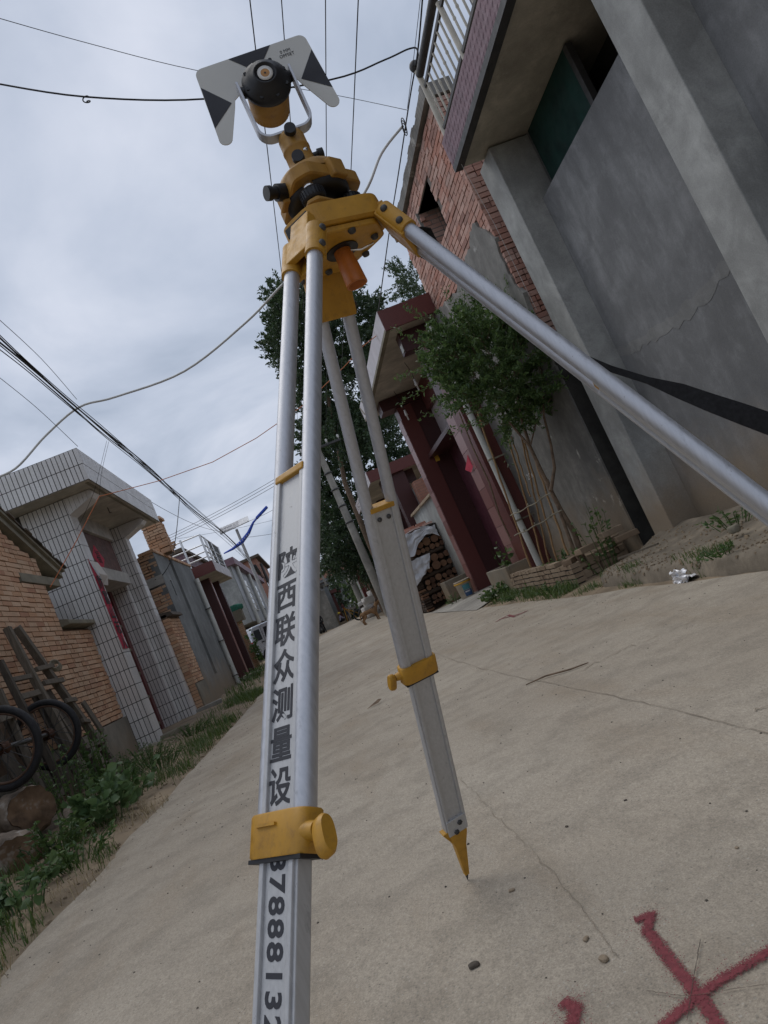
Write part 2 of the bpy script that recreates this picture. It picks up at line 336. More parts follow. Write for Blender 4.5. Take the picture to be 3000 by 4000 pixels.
def worn_paint(name, c, chip, ro=0.48):
    n = NM(name).world(); cc = n.mix(n.ramp(n.noise(22, 6, 0.6), 0.3, 0.7), sh(c, 0.82), sh(c, 1.1))
    cc = n.mix(n.ramp(n.noise(48, 7, 0.72), 0.52, 0.72, (0,0,0,1), (0.55,)*3), cc, (c[0]*0.38, c[1]*0.36, c[2]*0.6+0.012))     # hand grime
    ch_ = n.ramp(n.noise(85, 8, 0.7, None, 0.8), chip, chip+0.025); cc = n.mix(ch_, cc, (0.20,0.19,0.175))
    cc = n.mix(n.ramp(n.noise(420, 3, 0.7), 0.3, 0.7, (0.86,)*3, (1.12,)*3), cc, cc) if False else cc
    n.col(cc).rough(n.mix(ch_, n.ramp(n.noise(60, 4), 0.3, 0.7, (ro-0.1,)*3, (ro+0.15,)*3), (0.35,)*3)); n.bump(n.noise(520, 3, 0.7), 0.18, 0.0006); n.bump(ch_, -0.4, 0.0004); return n.m
M['yellow'] = worn_paint('yellow_casting_paint', (0.47,0.240,0.020), 0.685)
M['yellow_b'] = worn_paint('ochre_tribrach_paint', (0.345,0.180,0.030), 0.70, 0.55)
M['orange'] = worn_paint('orange_plastic', (0.46,0.135,0.016), 0.72)
M['black'] = simple('black_plastic', (0.0065,0.0065,0.008), 0.50, 0.2, 20)
M['rubber'] = simple('tyre_rubber', (0.017,0.017,0.019), 0.75, 0.3, 20, bump=0.3)
M['webbing'] = simple('black_webbing', (0.007,0.007,0.008), 0.9, 0.3, 60)
M['plate_w'] = simple('white_plate', (0.55,0.55,0.52), 0.5, 0.05, 6)
M['plate_k'] = simple('black_print', (0.022,0.023,0.030), 0.6, 0.1, 6)
M['chrome'] = simple('bright_steel', (0.75,0.75,0.75), 0.2, 0.05, 5, metal=1.0)
M['amber'] = simple('amber_prism_glass', (0.42,0.20,0.05), 0.12, 0.3, 40)
M['redpaper'] = simple('red_paper', (0.44,0.018,0.050), 0.7, 0.15, 5)
M['paperback'] = simple('paper_back', (0.60,0.57,0.53), 0.8, 0.1, 5)
M['ink'] = simple('black_ink', (0.018,0.015,0.014), 0.7, 0.2, 20)
M['redspray'] = simple('red_spray_paint', (0.20,0.040,0.048), 0.9, 0.3, 30)
def sprayed():
    n = NM('red_spray_edge').world(); n.col(n.mix(n.ramp(n.noise(90, 4), 0.3, 0.7), (0.15,0.032,0.038), (0.235,0.050,0.058))).rough(0.9)
    e_ = n.n('ShaderNodeAttribute', attribute_name='cover').outputs['Fac']
    a = n.math('GREATER_THAN', n.math('ADD', e_, n.math('MULTIPLY', n.math('SUBTRACT', n.noise(330, 3, 0.8), 0.5), 1.9)), 0.42)
    tr = n.n('ShaderNodeBsdfTransparent'); m = n.n('ShaderNodeMixShader'); n.l(a, m.inputs[0]); n.l(tr.outputs[0], m.inputs[1]); n.l(n.b.outputs[0], m.inputs[2]); n.l(m.outputs[0], n.t.nodes['Material Output'].inputs[0]); return n.m
M['spray'] = sprayed()
M['wood'] = wood('grey_weathered_wood', (0.145,0.120,0.090))
M['wood_d'] = wood('dark_weathered_wood', (0.080,0.064,0.048))
M['bamboo'] = wood('bamboo', (0.34,0.21,0.10), 2)
M['bark'] = simple('bark', (0.155,0.105,0.068), 0.9, 0.4, 18, bump=0.8, bsc=30)
M['stump'] = simple('stump_wood', (0.15,0.092,0.052), 0.92, 0.65, 7, bump=1.0, bsc=20, spots=((0.34,0.30,0.25), 3.2, 0.60))
M['logend'] = pieces('log_end', (0.17,0.085,0.048), (0.26,0.145,0.080), (0.10,0.05,0.03), 0.9, 0.4)
M['logbark'] = pieces('log_bark', (0.055,0.036,0.025), (0.115,0.078,0.052), (0.05,0.034,0.024), 0.95, 0.8)
M['tarp'] = simple('silver_sheet', (0.60,0.61,0.63), 0.35, 0.12, 3)
M['leaf'] = leafmat('shrub_leaf', (0.032,0.072,0.022), (0.125,0.195,0.060))
M['leaf_dk'] = leafmat('tree_leaf', (0.020,0.045,0.020), (0.065,0.105,0.042), 0.25)
M['weed'] = leafmat('weed_leaf', (0.040,0.092,0.024), (0.105,0.175,0.048))
M['weed_p'] = leafmat('mallow_leaf', (0.055,0.115,0.040), (0.135,0.21,0.085))
M['grass'] = leafmat('grass_blade', (0.035,0.078,0.014), (0.105,0.158,0.040))
M['straw'] = leafmat('dry_grass', (0.22,0.17,0.09), (0.33,0.26,0.14), 0.2)
M['cable'] = simple('black_cable', (0.010,0.010,0.012), 0.6, 0.2, 5)
M['cable_w'] = simple('white_cable', (0.55,0.55,0.53), 0.55, 0.1, 5)
M['cable_o'] = simple('orange_cord', (0.55,0.155,0.05), 0.6, 0.1, 5)
M['glass'] = simple('dark_window_glass', (0.018,0.022,0.026), 0.08, 0.2, 2)
M['rooftile'] = pieces('grey_roof_tile', (0.085,0.07,0.055), (0.155,0.12,0.09), (0.05,0.04,0.035), 0.95, 0.6)
M['pole'] = plaster('pole_concrete', (0.33,0.31,0.27), 0.4, False)
M['pvc'] = simple('white_pvc', (0.52,0.52,0.48), 0.5, 0.15, 3, spots=((0.22,0.20,0.16), 6, 0.62))
# ------------------------------------------------------------------ shared builders for masonry
def infr(p, m=60):
    d = V(p)-EYE; zf = d.dot(c_f)
    if zf < 0.1: return False
    x = 1500+FPX*d.dot(c_r)/zf; y = 2000-FPX*d.dot(c_u)/zf
    return -m < x < 3000+m and -m < y < 4000+m
def inpoly(u, v, poly):
    c = False; n = len(poly); j = n-1
    for i in range(n):
        a, b = poly[i], poly[j]
        if (a[1] > v) != (b[1] > v) and u < (b[0]-a[0])*(v-a[1])/(b[1]-a[1])+a[0]: c = not c
        j = i
    return c
def masonry(parent, name, mats, P0, U, N, u0, u1, z0, z1, bl, bh, jt, depth, keep=None, cap=300, mode='brick', jit=0.004, seed=1, far=1e9):
    """lay pieces one by one on a wall face; nearest `cap` become parts, the rest one joined part"""
    R = random.Random(seed); P0 = V(P0); U = V(U); N = V(N); Wz = V((0,0,1)); lst = []; row = 0; z = z0
    while z+bh <= z1+1e-6:
        if mode == 'tile': seq = None; u = u0; off = 0
        else: u = u0-(bl*0.5 if row % 2 else 0)
        while u < u1-1e-4:
            L = bl
            if mode == 'brick' and R.random() < 0.42: L = bl*0.5
            a, b = max(u, u0), min(u+L, u1); u += L
            if b-a < 0.35*bl*0.5: continue
            uc, zc_ = (a+b)/2, z+bh/2
            if keep and not keep(uc, zc_): continue
            lst.append((uc, zc_, b-a-jt))
        z += bh; row += 1
    scored = []
    for uc, zc_, L in lst:
        p = P0+U*uc+Wz*zc_; vis = infr(p); scored.append(((p-EYE).length+(0 if vis else 1e4), p, L))
    scored.sort(key=lambda t: t[0])
    cache = {}; rest = MB(); k = 0
    for dd, p, L in scored:
        pr = R.uniform(-jit, jit); q = p+N*pr+Wz*R.uniform(-jit, jit)*0.5
        if k < cap and dd < min(far, 9e3):
            key = (round(L, 2), R.randrange(3))
            if key not in cache:
                b = MB(); hx = L/2; hz = (bh-jt)/2; g = lambda: R.uniform(-1, 1)*(0.0035 if mode != 'tile' else 0.0004)
                b.hexa([U*(sx*hx+g())+N*sn+Wz*(sz*hz+g()) for sn, sx, sz in ((-depth,-1,-1),(-depth,1,-1),(0,1,-1),(0,-1,-1),(-depth,-1,1),(-depth,1,1),(0,1,1),(0,-1,1))])
                cache[key] = b.mesh(name, mats)
            o = bpy.data.objects.new(name, cache[key]); COL.objects.link(o); o.parent = parent; o.location = q-ORG[parent.name]; k += 1
        else:
            rest.obox(q-N*depth/2, U*L/2, N*depth/2, Wz*(bh-jt)/2)
    if rest.v: tag(rest.build(name+'_courses', mats, parent), kind='stuff')
    return len(lst)

# ------------------------------------------------------------------ ground, road, verges
def strip_grid(xs, ys, zf):
    b = MB(); vs = [(xf(y) if callable(xf) else xf, y, zf(xf(y) if callable(xf) else xf, y)) for y in ys for xf in xs]; n = len(xs)
    return b.add(vs, [(j*n+i, j*n+i+1, (j+1)*n+i+1, (j+1)*n+i) for j in range(len(ys)-1) for i in range(n-1)], 0, True)
from mathutils import noise as mn
def nz(x, y, s=1.0, o=0.0): return mn.noise(V((x*s, y*s, o)))
Lx = lambda y: bend(y)-1.66+0.02*max(0, y-3)*(1 if y < 12 else 9/max(1, y-3))+0.06*nz(0, y, 1.3)+0.02*nz(0, y, 7)
Rx = lambda y: bend(y)+(2.36-0.035*(y-4) if y < 12 else 2.08)+0.05*nz(5, y, 1.1)
ys = [-6+0.25*i for i in range(0, 140)]+[29+1.5*i for i in range(0, 70)]
g = MB(); S = 900
g.add([(-S,-S,-0.06),(S,-S,-0.06),(S,32,-0.06),(-S,32,-0.06),(-S,140,gz(140)-0.06),(S,140,gz(140)-0.06),(-S,S,gz(140)-0.06),(S,S,gz(140)-0.06)], [(0,1,2,3),(3,2,5,4),(4,5,7,6)])
struct('ground', g, M['ground'])
struct('road', strip_grid([Lx]+[(lambda y, t=t: Lx(y)+(Rx(y)-Lx(y))*t) for t in (0.02,0.15,0.3,0.45,0.6,0.75,0.9,0.98)]+[Rx], ys, lambda x, y: gz(y)+0.010*nz(x, y, 0.5)-0.012*abs(x-bend(y)-0.3)/2.0*0.6), M['road'])
def zl(x, y):
    t = max(0.0, min(1.0, (Lx(y)-x)/1.1)); return gz(y)-0.02*(t < 0.02)+0.13*t*(0.55+0.45*min(1, max(0, (y-4)/8)))+0.05*nz(x, y, 1.7)*t+0.02*nz(x, y, 6)
struct('left_verge', strip_grid([lambda y: -9.0, lambda y: -3.6, lambda y: -2.9, lambda y: Lx(y)-0.85, lambda y: Lx(y)-0.6, lambda y: Lx(y)-0.35, lambda y: Lx(y)-0.15, lambda y: Lx(y)+0.03], [-6+0.25*i for i in range(0, 240)]+[54+2*i for i in range(40)], zl), M['dirt'])
def zr(x, y):
    t = max(0.0, min(1.0, (x-Rx(y))/0.5)); return gz(y)+0.05*t+0.03*nz(x, y, 2.1)*t-0.015
struct('right_verge', strip_grid([lambda y: Rx(y)-0.03, lambda y: Rx(y)+0.2, lambda y: Rx(y)+0.5, lambda y: 3.3+bend(y), lambda y: 14.0], [-4+0.25*i for i in range(0, 232)]+[54+2*i for i in range(40)], zr), M['dirt'])
# raised earth and cement terrace along the grey house
tb = MB(); ysn = [-2+0.12*i for i in range(0, 76)]
def terr(k, y):
    e_ = 2.42+0.05*nz(1, y, 1.5)+ (0 if y < 6.2 else (y-6.2)**2*0.9); xs = [e_-0.02, e_+0.0, e_+0.03, e_+0.20, e_+0.45, 3.3]
    zs = [-0.02, 0.080, 0.112, 0.125, 0.15, 0.25]
    x = min(xs[k], 3.3); return (x+0.015*nz(k, y, 6), y, zs[k]*(1 if y < 6.6 else max(0.0, 1-(y-6.6)/0.7))+(0.014*nz(x*2, y*2, 1.4)+0.010*nz(x, y, 9) if k > 1 else 0.004*nz(x, y, 8)))
tb.add([terr(k, y) for y in ysn for k in range(6)], [(j*6+i, j*6+i+1, (j+1)*6+i+1, (j+1)*6+i) for j in range(len(ysn)-1) for i in range(5)], 0, True)
struct('earth_terrace', tb, M['apron'])
rp = MB(); rp.add([(2.05,10.2,0.0),(2.05,14.6,0.0),(2.9,13.6,0.07),(2.9,10.9,0.07),(3.7,13.6,0.08),(3.7,10.9,0.08)], [(0,3,2,1),(3,5,4,2)]); struct('gate_ramp', rp, M['ramp'])

# ------------------------------------------------------------------ grey rendered house, right
gh = thing('grey_house', 'tall dark grey cement rendered house with pale piers on the right', 'house', (3.5, 3.0, 0))
b = MB(); b.box((3.49, -4, 0), (9, 3.72, 4.22)); b.box((3.47, 4.10, 0), (3.53, 6.23, 3.55)); b.box((4.1, 3.7, 0), (9, 6.61, 4.22)); b.box((3.42, 4.10, 0), (3.475, 4.4, 3.552)) if False else None
b.box((3.53, 4.1, 2.6), (4.1, 6.23, 2.9)); b.box((3.61, 6.235, 0), (4.12, 6.605, 4.22)); b.build('wall', M['grey'], gh)
for y0, y1 in ((6.23, 6.61), (3.72, 4.10), (0.9, 1.3)):
    b = MB(); b.box((3.2, y0, 0), (3.62, y1, 4.21)); b.build('pier', M['greylt'], gh, 0.008)
b = MB(); b.box((4.06, 4.1, 3.5), (4.095, 6.6, 4.22)); b.build('interior_shade', M['dark_metal'], gh)  # dark sheet standing in for the shade deep inside the high opening
b = MB(); b.box((3.62, 5.15, 3.0), (3.64, 6.2, 4.22)); o = b.build('window_curtain', simple('green_curtain', (0.006,0.036,0.029), 0.85, 0.4, 4), gh); tag(o, 'dark green curtain behind the high opening')
b = MB(); b.box((3.60, 5.10, 3.1), (3.66, 5.16, 4.2)); b.build('window_frame', M['dark_metal'], gh)
b = MB(); b.box((2.92, -4, 4.23), (9, 6.42, 4.5)); b.build('balcony_slab', M['soffit'], gh)
b = MB(); b.box((2.893, -4, 4.27), (2.921, 6.445, 4.535)); fas = b.build('balcony_fascia', M['mauve'], gh)
b = MB(); b.box((2.89, -4, 4.205), (2.975, 6.447, 4.268)); b.build('drip_edge', M['dark_metal'], gh)
b = MB(); b.box((2.93, 6.421, 4.232), (8.9, 6.446, 4.533)); b.build('end_fascia', M['soffit'], gh)
# diamond relief on the mauve tiles
b = MB()
for i in range(60):
    for j in range(4):
        y = 6.40-0.075*i-(0.0375 if j % 2 else 0); z = 4.30+0.067*j
        b.add([(2.891, y, z-0.03), (2.891, y+0.033, z), (2.891, y, z+0.03), (2.891, y-0.033, z), (2.8893, y, z)], [(0,1,4),(1,2,4),(2,3,4),(3,0,4)])
tag(b.build('fascia_relief', M['mauve'], fas), kind='stuff')
# rooftop railing
rl = thing('terrace_railing', 'cream and dark metal railing with ball finial on the grey house roof', 'railing', (2.95, 5, 4.53))
xr = 2.95
def yz(p): return PX(1550+p[0]*.3165, p[1]*.3165, xr)
b = MB(); b.cyl((xr, 6.39, 4.53), (xr, 6.36, 5.28), 0.03, 0.03, 12); b.build('post', M['cream_metal'], rl)
b = MB(); b.cyl((xr, 5.42, 4.53), (xr, 5.42, 5.14), 0.026, 0.026, 12); b.build('post', M['cream_metal'], rl)
b = MB(); b.cyl((xr, 4.2, 4.53), (xr, 4.2, 5.14), 0.026, 0.026, 12); b.build('post', M['cream_metal'], rl)
b = MB(); b.ball((xr, 6.36, 5.335), 0.058, 14); b.build('ball_finial', M['dark_metal'], rl)
for z, w_, y1 in ((4.63, 0.028, 6.37), (5.09, 0.024, 6.36)):
    b = MB(); b.box((xr-w_/2, 0.5, z-0.016), (xr+w_/2, y1, z+0.016)); b.build('rail', M['dark_metal'], rl)
b = MB(); b.cyl((xr, 0.5, 5.225), (xr, 6.34, 5.225), 0.042, None, 12); b.build('handrail', M['dark_metal'], rl)
for i in range(16):
    y = 6.27-0.122*i
    if abs(y-5.42) < 0.05: continue
    b = MB(); b.cyl((xr, y, 4.64), (xr, y, 5.08), 0.011, None, 8); b.lathe([(0.011,0),(0.016,0.02),(0.011,0.04)], (xr, y, 4.84), n=8); b.build('baluster', M['cream_metal'], rl)
b = MB(); b.box((3.5, 5.0, 4.5), (4.2, 5.9, 5.55)); b.box((3.45, 5.2, 5.5), (4.3, 5.6, 5.62)); solo('water_tank', b, M['dark_metal'], 'dark box tank on the terrace behind the railing', 'tank')
b = MB(); b.tube([(2.91,6.3,4.3),(3.05,6.5,3.6),(3.15,6.7,2.7)], 0.002, 4); solo('thin_wire', b, M['cable_w'], 'thin pale wire hanging beside the mauve fascia corner', 'cable')

# ------------------------------------------------------------------ red brick house with niche, right
bh_ = thing('brick_house', 'red brick house with a small niche and torn plaster beside the grey house', 'house', (3.6, 8.3, 0))
xb = 3.2
b = MB()
for (y0, y1, z0, z1) in ((6.96, 8.0, 0, 5.42), (8.75, 9.75, 0, 5.42), (8.0, 8.75, 0, 4.43), (8.0, 8.75, 5.07, 5.42)): b.box((xb+0.02, y0, z0), (xb+0.42, y1, z1))
b.box((xb+0.42, 6.96, 0), (8, 9.75, 5.40)); b.build('wall', M['mortar_g'], bh_)
patch = [(6.90, 0.0), (6.90, 2.95), (6.99, 3.25), (6.94, 3.66), (7.06, 3.8), (7.25, 4.05), (7.42, 4.0), (7.7, 3.92), (8.2, 3.93), (8.6, 3.86), (9.2, 3.98), (9.8, 4.10), (9.8, 0)]
kp = lambda u, v: not inpoly(u, v, patch) and not (7.98 < u < 8.77 and 4.42 < v < 5.08)
masonry(bh_, 'brick', M['brick_r'], (xb, 0, 0), (0,1,0), (-1,0,0), 6.93, 9.78, 2.9, 5.36, 0.235, 0.062, 0.011, 0.05, kp, 300, 'brick', 0.0045, 3)
masonry(bh_, 'end_brick', M['brick_r'], (0, 6.93, 0), (1,0,0), (0,-1,0), xb-0.005, 3.72, 2.3, 5.36, 0.235, 0.062, 0.012, 0.05, None, 120, 'brick', 0.004, 4)
b = MB()   # niche lining
b.box((xb+0.30, 8.0, 4.43), (xb+0.33, 8.75, 5.07)); b.build('niche_back', M['oldplaster'], bh_)
b = MB(); b.box((xb-0.02, 8.74, 4.43), (xb+0.3, 8.765, 5.09)); b.build('niche_side', M['scratch'], bh_)
b = MB(); b.box((xb+0.005, 7.98, 5.07), (xb+0.3, 8.78, 5.09)); b.build('niche_head', M['scratch'], bh_)
masonry(bh_, 'niche_brick', M['brick_r'], (0, 8.735, 0), (1,0,0), (0,-1,0), xb+0.01, xb+0.29, 4.44, 5.06, 0.235, 0.062, 0.012, 0.02, None, 40, 'brick', 0.004, 5)
def ragged(poly, x, th, name, mat, par, seed, amp=0.025):
    R = random.Random(seed); pts = []
    n = len(poly)
    for i in range(n):
        a = V(poly[i]).to_3d(); c = V(poly[(i+1) % n]).to_3d(); k = max(1, int((c-a).length/0.07))
        for j in range(k):
            p = a.lerp(c, j/k); pts.append((p.x+R.uniform(-amp, amp), p.y+R.uniform(-amp, amp)))
    bm = bmesh.new(); org = ORG[par.name]
    f = bm.faces.new([bm.verts.new((x-org.x, u-org.y, v-org.z)) for u, v in pts]); r = bmesh.ops.extrude_face_region(bm, geom=[f])
    for v_ in [q for q in r['geom'] if isinstance(q, bmesh.types.BMVert)]: v_.co.x += th
    bmesh.ops.recalc_face_normals(bm, faces=bm.faces); me = bpy.data.meshes.new(name); bm.to_mesh(me); bm.free(); me.materials.append(mat); return link(name, me, par)
up = [(6.925, 2.0)]+patch[1:-1]+[(9.8, 2.0)]
ragged(up, xb-0.022, 0.05, 'torn_plaster', M['scratch'], bh_, 5)
b = MB(); b.box((xb-0.028, 6.91, 0), (xb+0.03, 9.72, 2.15)); b.build('lower_render', M['oldplaster'], bh_)
b = MB(); b.box((xb-0.01, 6.905, 0), (3.72, 6.96, 2.33)); o = b.build('dark_end_render', simple('dark_cement', (0.030,0.028,0.024), 0.9, 0.4, 6, bump=0.6), bh_)  # lower end face in very dark cement colour
top = MB(); pts = []
for i in range(40):
    y = 6.9+i*0.075; top.box((xb-0.05+0.03*nz(i, 1, 3), y, 5.35), (xb+0.3, y+0.08, 5.46+0.07*nz(y, 2, 4)+0.02))
top.build('rough_cap', M['scratch'], bh_)
# scribbled height mark on the render
def text_mesh(body, size, mat_, name, parent, origin, right, upv, ext=0.0006, weight=0.0, align='CENTER'):
    cu = bpy.data.curves.new(name, 'FONT'); cu.body = body; cu.size = size; cu.align_x = align; cu.align_y = 'CENTER'; cu.extrude = ext; cu.offset = weight; cu.resolution_u = 3
    to = bpy.data.objects.new(name, cu); COL.objects.link(to); dg = bpy.context.evaluated_depsgraph_get()
    me = bpy.data.meshes.new_from_object(to.evaluated_get(dg)); bpy.data.objects.remove(to); bpy.data.curves.remove(cu)
    r_ = V(right).normalized(); u_ = V(upv).normalized(); n_ = r_.cross(u_)
    mtx = Matrix((r_, u_, n_)).transposed().to_4x4(); mtx.translation = V(origin)-(ORG[parent.name] if parent else V((0,0,0)))
    me.transform(mtx); me.materials.clear(); me.materials.append(mat_); me.name = name
    return link(name, me, parent)
pp_ = [PX(1350+x*.9946, y*.9946, 3.466) for x, y in ((1060,1378),(1130,1335),(1210,1290),(1300,1222),(1400,1122),(1490,1010),(1510,1050),(1430,1170),(1330,1270),(1200,1345),(1080,1408))]
ragged([(p.y, p.z) for p in pp_], 3.4675, 0.004, 'render_patch', M['greypatch'], gh, 9, 0.022)
text_mesh('2.0m', 0.11, M['white'], 'chalk_mark', bh_, PX(1980+90, 1860, xb-0.031), (0,-1,0), (0,0,1))
# ------------------------------------------------------------------ white tiled gate, left
gt = thing('tiled_gate', 'white tiled courtyard gate with deep flat canopy on the left', 'gate', (-3.1, 12.6, 0))
YA, XF = 10.95, -2.79           # camera-side face and street face of the near pillar
e_ = 0.012                      # tiles stand proud of the core
b = MB(); b.box((-5.2, YA+e_, -0.1), (XF-e_, 11.3, 3.92)); b.build('pillar', M['grout'], gt)
b = MB(); b.box((-5.2, 13.8+e_, -0.1), (-3.05-e_, 14.3, 3.92)); b.box((-3.1, 14.0+e_, -0.1), (XF-e_, 14.3, 3.92)); b.build('pillar', M['grout'], gt)
T = dict(mats=M['tile'], bl=0.0655, bh=0.24375, jt=0.0110, depth=0.010, mode='tile', jit=0.0006)
n_ = 0
masonry(gt, 'tile', P0=(0, YA, 0), U=(1,0,0), N=(0,-1,0), u0=-3.47, u1=XF, z0=0.02, z1=3.92, cap=130, seed=1, **T)
masonry(gt, 'tile', P0=(XF, 0, 0), U=(0,1,0), N=(1,0,0), u0=YA, u1=11.3, z0=0.02, z1=3.70, cap=24, seed=2, **T)
masonry(gt, 'tile', P0=(0, 13.8, 0), U=(1,0,0), N=(0,-1,0), u0=-3.36, u1=-3.05, z0=0.02, z1=3.92, cap=60, seed=3, **T)
masonry(gt, 'tile', P0=(-3.05, 0, 0), U=(0,1,0), N=(1,0,0), u0=13.8, u1=14.0, z0=0.02, z1=3.92, cap=0, seed=4, **T)
masonry(gt, 'tile', P0=(0, 14.0, 0), U=(1,0,0), N=(0,-1,0), u0=-3.05, u1=XF, z0=0.02, z1=3.92, cap=50, seed=5, **T)
masonry(gt, 'tile', P0=(XF, 0, 0), U=(0,1,0), N=(1,0,0), u0=14.0, u1=14.3, z0=0.02, z1=3.70, cap=0, seed=6, **T)
# corbels under the canopy
for y0, y1 in ((YA, 11.3), (14.0, 14.3)):
    b = MB(); b.ext([(XF-e_, y0+e_, 3.66), (XF-e_, y0+e_, 3.92), (-2.40, y0+e_, 3.92), (-2.36, y0+e_, 3.86), (-2.42, y0+e_, 3.80)], (0, y1-y0-e_, 0)); cb = b.build('corbel', M['tile'], gt)
    b = MB()
    for i in range(6):
        x0 = XF+0.0655*i; zb = 3.665+(0.14*(i)/5.5); b.ext([(x0+0.004, y0, zb), (x0+0.004, y0, 3.915), (x0+0.061, y0, 3.915), (x0+0.061, y0, zb+0.024)], (0, e_-0.001, 0))
    tag(b.build('corbel_tiles', M['tile'], cb), kind='stuff')
# canopy
CX, CY0, CY1, CZ0, CZ1 = -2.25, 10.5, 15.1, 3.925, 4.43
cn = MB(); cn.box((-6, CY0+e_, CZ0), (CX-e_, CY1-e_, CZ1-0.01)); can = cn.build('canopy', [M['soffit']], gt)
b = MB(); b.box((-6, CY0+0.006, CZ0+0.004), (CX-0.006, CY0+e_+0.001, CZ1-0.004)); b.box((CX-e_-0.001, CY0+0.006, CZ0+0.004), (CX-0.006, CY1, CZ1-0.004)); b.build('canopy_grout', M['grout'], can)
T2 = dict(T); T2['bh'] = 0.2475
masonry(can, 'tile', P0=(0, CY0, 0), U=(1,0,0), N=(0,-1,0), u0=CX-28*0.0655, u1=CX, z0=CZ0+0.004, z1=CZ1, cap=60, seed=7, **T2)
masonry(can, 'tile', P0=(CX, 0, 0), U=(0,1,0), N=(1,0,0), u0=CY0, u1=CY1, z0=CZ0+0.004, z1=CZ1, cap=0, seed=8, **T2)
b = MB(); b.box((-2.34, 10.6, CZ0-0.012), (-2.30, 15.0, CZ0+0.002)); b.build('drip_line', M['slab'], can)
b = MB(); b.tube([(-2.55,12.4,CZ0),(-2.55,12.4,CZ0-0.1),(-2.52,12.4,CZ0-0.1)], 0.008, 6); b.build('hook', M['dark_metal'], can)
# door recess
b = MB(); b.box((-3.42, 11.25, 2.78), (-2.94, 13.81, 2.99)); b.build('lintel', M['lintel'], gt)
b = MB(); b.box((-3.06, 11.25, 2.99), (-3.02, 13.81, 3.66)); tp = b.build('transom_panel', simple('brown_red_panel', (0.105,0.046,0.034), 0.6, 0.5, 9), gt)
b = MB(); b.box((-3.06, 11.25, 3.66), (-2.96, 13.81, 3.925)); b.build('head_beam', M['lintel'], gt)
b = MB(); c_ = V((-3.016, 12.55, 3.22)); b.add([c_+V((0,-0.33,0)), c_+V((0,0,-0.24)), c_+V((0,0.33,0)), c_+V((0,0,0.24))], [(0,1,2,3)]); dia = b.build('red_diamond_paper', M['redpaper'], tp)
text_mesh('福', 0.26, M['ink'], 'paper_character', tp, c_+V((0.003,0,0)), (0,1,0), (0,0,1))
b = MB(); b.box((-3.45, 11.25, 0), (-3.40, 13.81, 2.95)); dr = b.build('door', simple('brown_red_door', (0.125,0.034,0.028), 0.5, 0.3, 5), gt)
b = MB(); b.box((-3.40, 13.62, 0.02), (-3.33, 13.80, 2.95)); b.build('door_frame', simple('red_frame', (0.135,0.040,0.038), 0.5, 0.3, 5), gt)
for z in (0.25, 0.75, 1.2, 1.65, 2.1):
    b = MB(); b.ball((-3.36, 13.60, z), 0.035, 8); b.build('door_stud', M['slab'], dr)
# couplet strip on the near pillar's street face
CU = thing('couplet_strip', 'torn red paper couplet with black characters on the tiled gate pillar', 'couplet', (XF, 11.1, 2.2))
b = MB(); xs_ = XF+0.006
pts = []
for i in range(13):
    t = i/12; z = 2.95-1.42*t; wl = 10.955; wr = 11.24 if t > 0.25 else 10.97+0.27*(t/0.25)
    pts.append((xs_+0.004*math.sin(i*1.7), wl, z)); pts.append((xs_+0.006*math.cos(i*2.1), wr+0.012*math.sin(i*3.3), z))
b.add(pts, [(2*i, 2*i+1, 2*i+3, 2*i+2) for i in range(12)], 0, True); b.build('paper', M['redpaper'], CU)
b = MB(); b.add([(xs_+0.004,10.97,2.93),(xs_+0.07,11.13,2.88),(xs_+0.11,11.24,2.66),(xs_+0.06,11.26,2.52),(xs_+0.012,11.22,2.55),(xs_+0.05,11.10,2.70)], [(0,1,5),(1,2,5),(2,3,4,5)]); b.build('curled_flap', M['paperback'], CU)
for i, ch in enumerate('财富山志入'): text_mesh(ch, 0.24, M['ink'], 'brush_character', CU, (xs_+0.011, 11.105, 2.56-0.235*i), (0,1,0), (0,0,1), 0.0004, 0.004)
# threshold, stones, entrance pad
b = MB(); b.box((-3.4, 11.3, -0.05), (-2.35, 13.9, 0.035)); tag(b.build('gate_threshold', M['ramp']), kind='structure')
def rock(name, c, sz, seed, mat_, label, cat='stone', n=2, amp=0.25, group=None, parent=None, rot=0.0):
    bm = bmesh.new(); bmesh.ops.create_icosphere(bm, subdivisions=n, radius=1.0); org = ORG[parent.name] if parent else V((0,0,0))
    for v_ in bm.verts:
        p = v_.co; k = 1+amp*mn.noise(p*1.3+V((seed*3.1, seed, 0)))+amp*0.4*mn.noise(p*3.7+V((seed, 0, seed)))+(amp*0.22*mn.noise(V((p.x*4, p.y*11, p.z*11))+V((seed, 3, 1)))+amp*0.1*mn.noise(p*19) if n > 4 else 0)
        q = V((max(-0.82, min(0.82, p.x*k)), max(-0.82, min(0.82, p.y*k)), max(-0.75, min(0.75, p.z*k))))
        q = V((q.x*sz[0], q.y*sz[1], q.z*sz[2])); q.rotate(Matrix.Rotation(rot, 3, 'Z')); v_.co = q+V(c)-org
    me = bpy.data.meshes.new(name); bm.to_mesh(me); bm.free(); me.materials.append(mat_)
    for p in me.polygons: p.use_smooth = n > 2
    o = link(name, me, parent)
    return tag(o, label, cat, group) if label else o
def block(c, sx, sy, sz, rot, seed):
    R = random.Random(seed); ca, sa = math.cos(rot), math.sin(rot); b = MB(); P_ = []
    for z in (-1, 1):
        for x, y in ((-1,-1),(1,-1),(1,1),(-1,1)):
            u = x*sx/2*R.uniform(0.9, 1.05); v_ = y*sy/2*R.uniform(0.9, 1.05); P_.append((c[0]+u*ca-v_*sa, c[1]+u*sa+v_*ca, c[2]+z*sz/2*R.uniform(0.9, 1.08)))
    return b.hexa(P_)
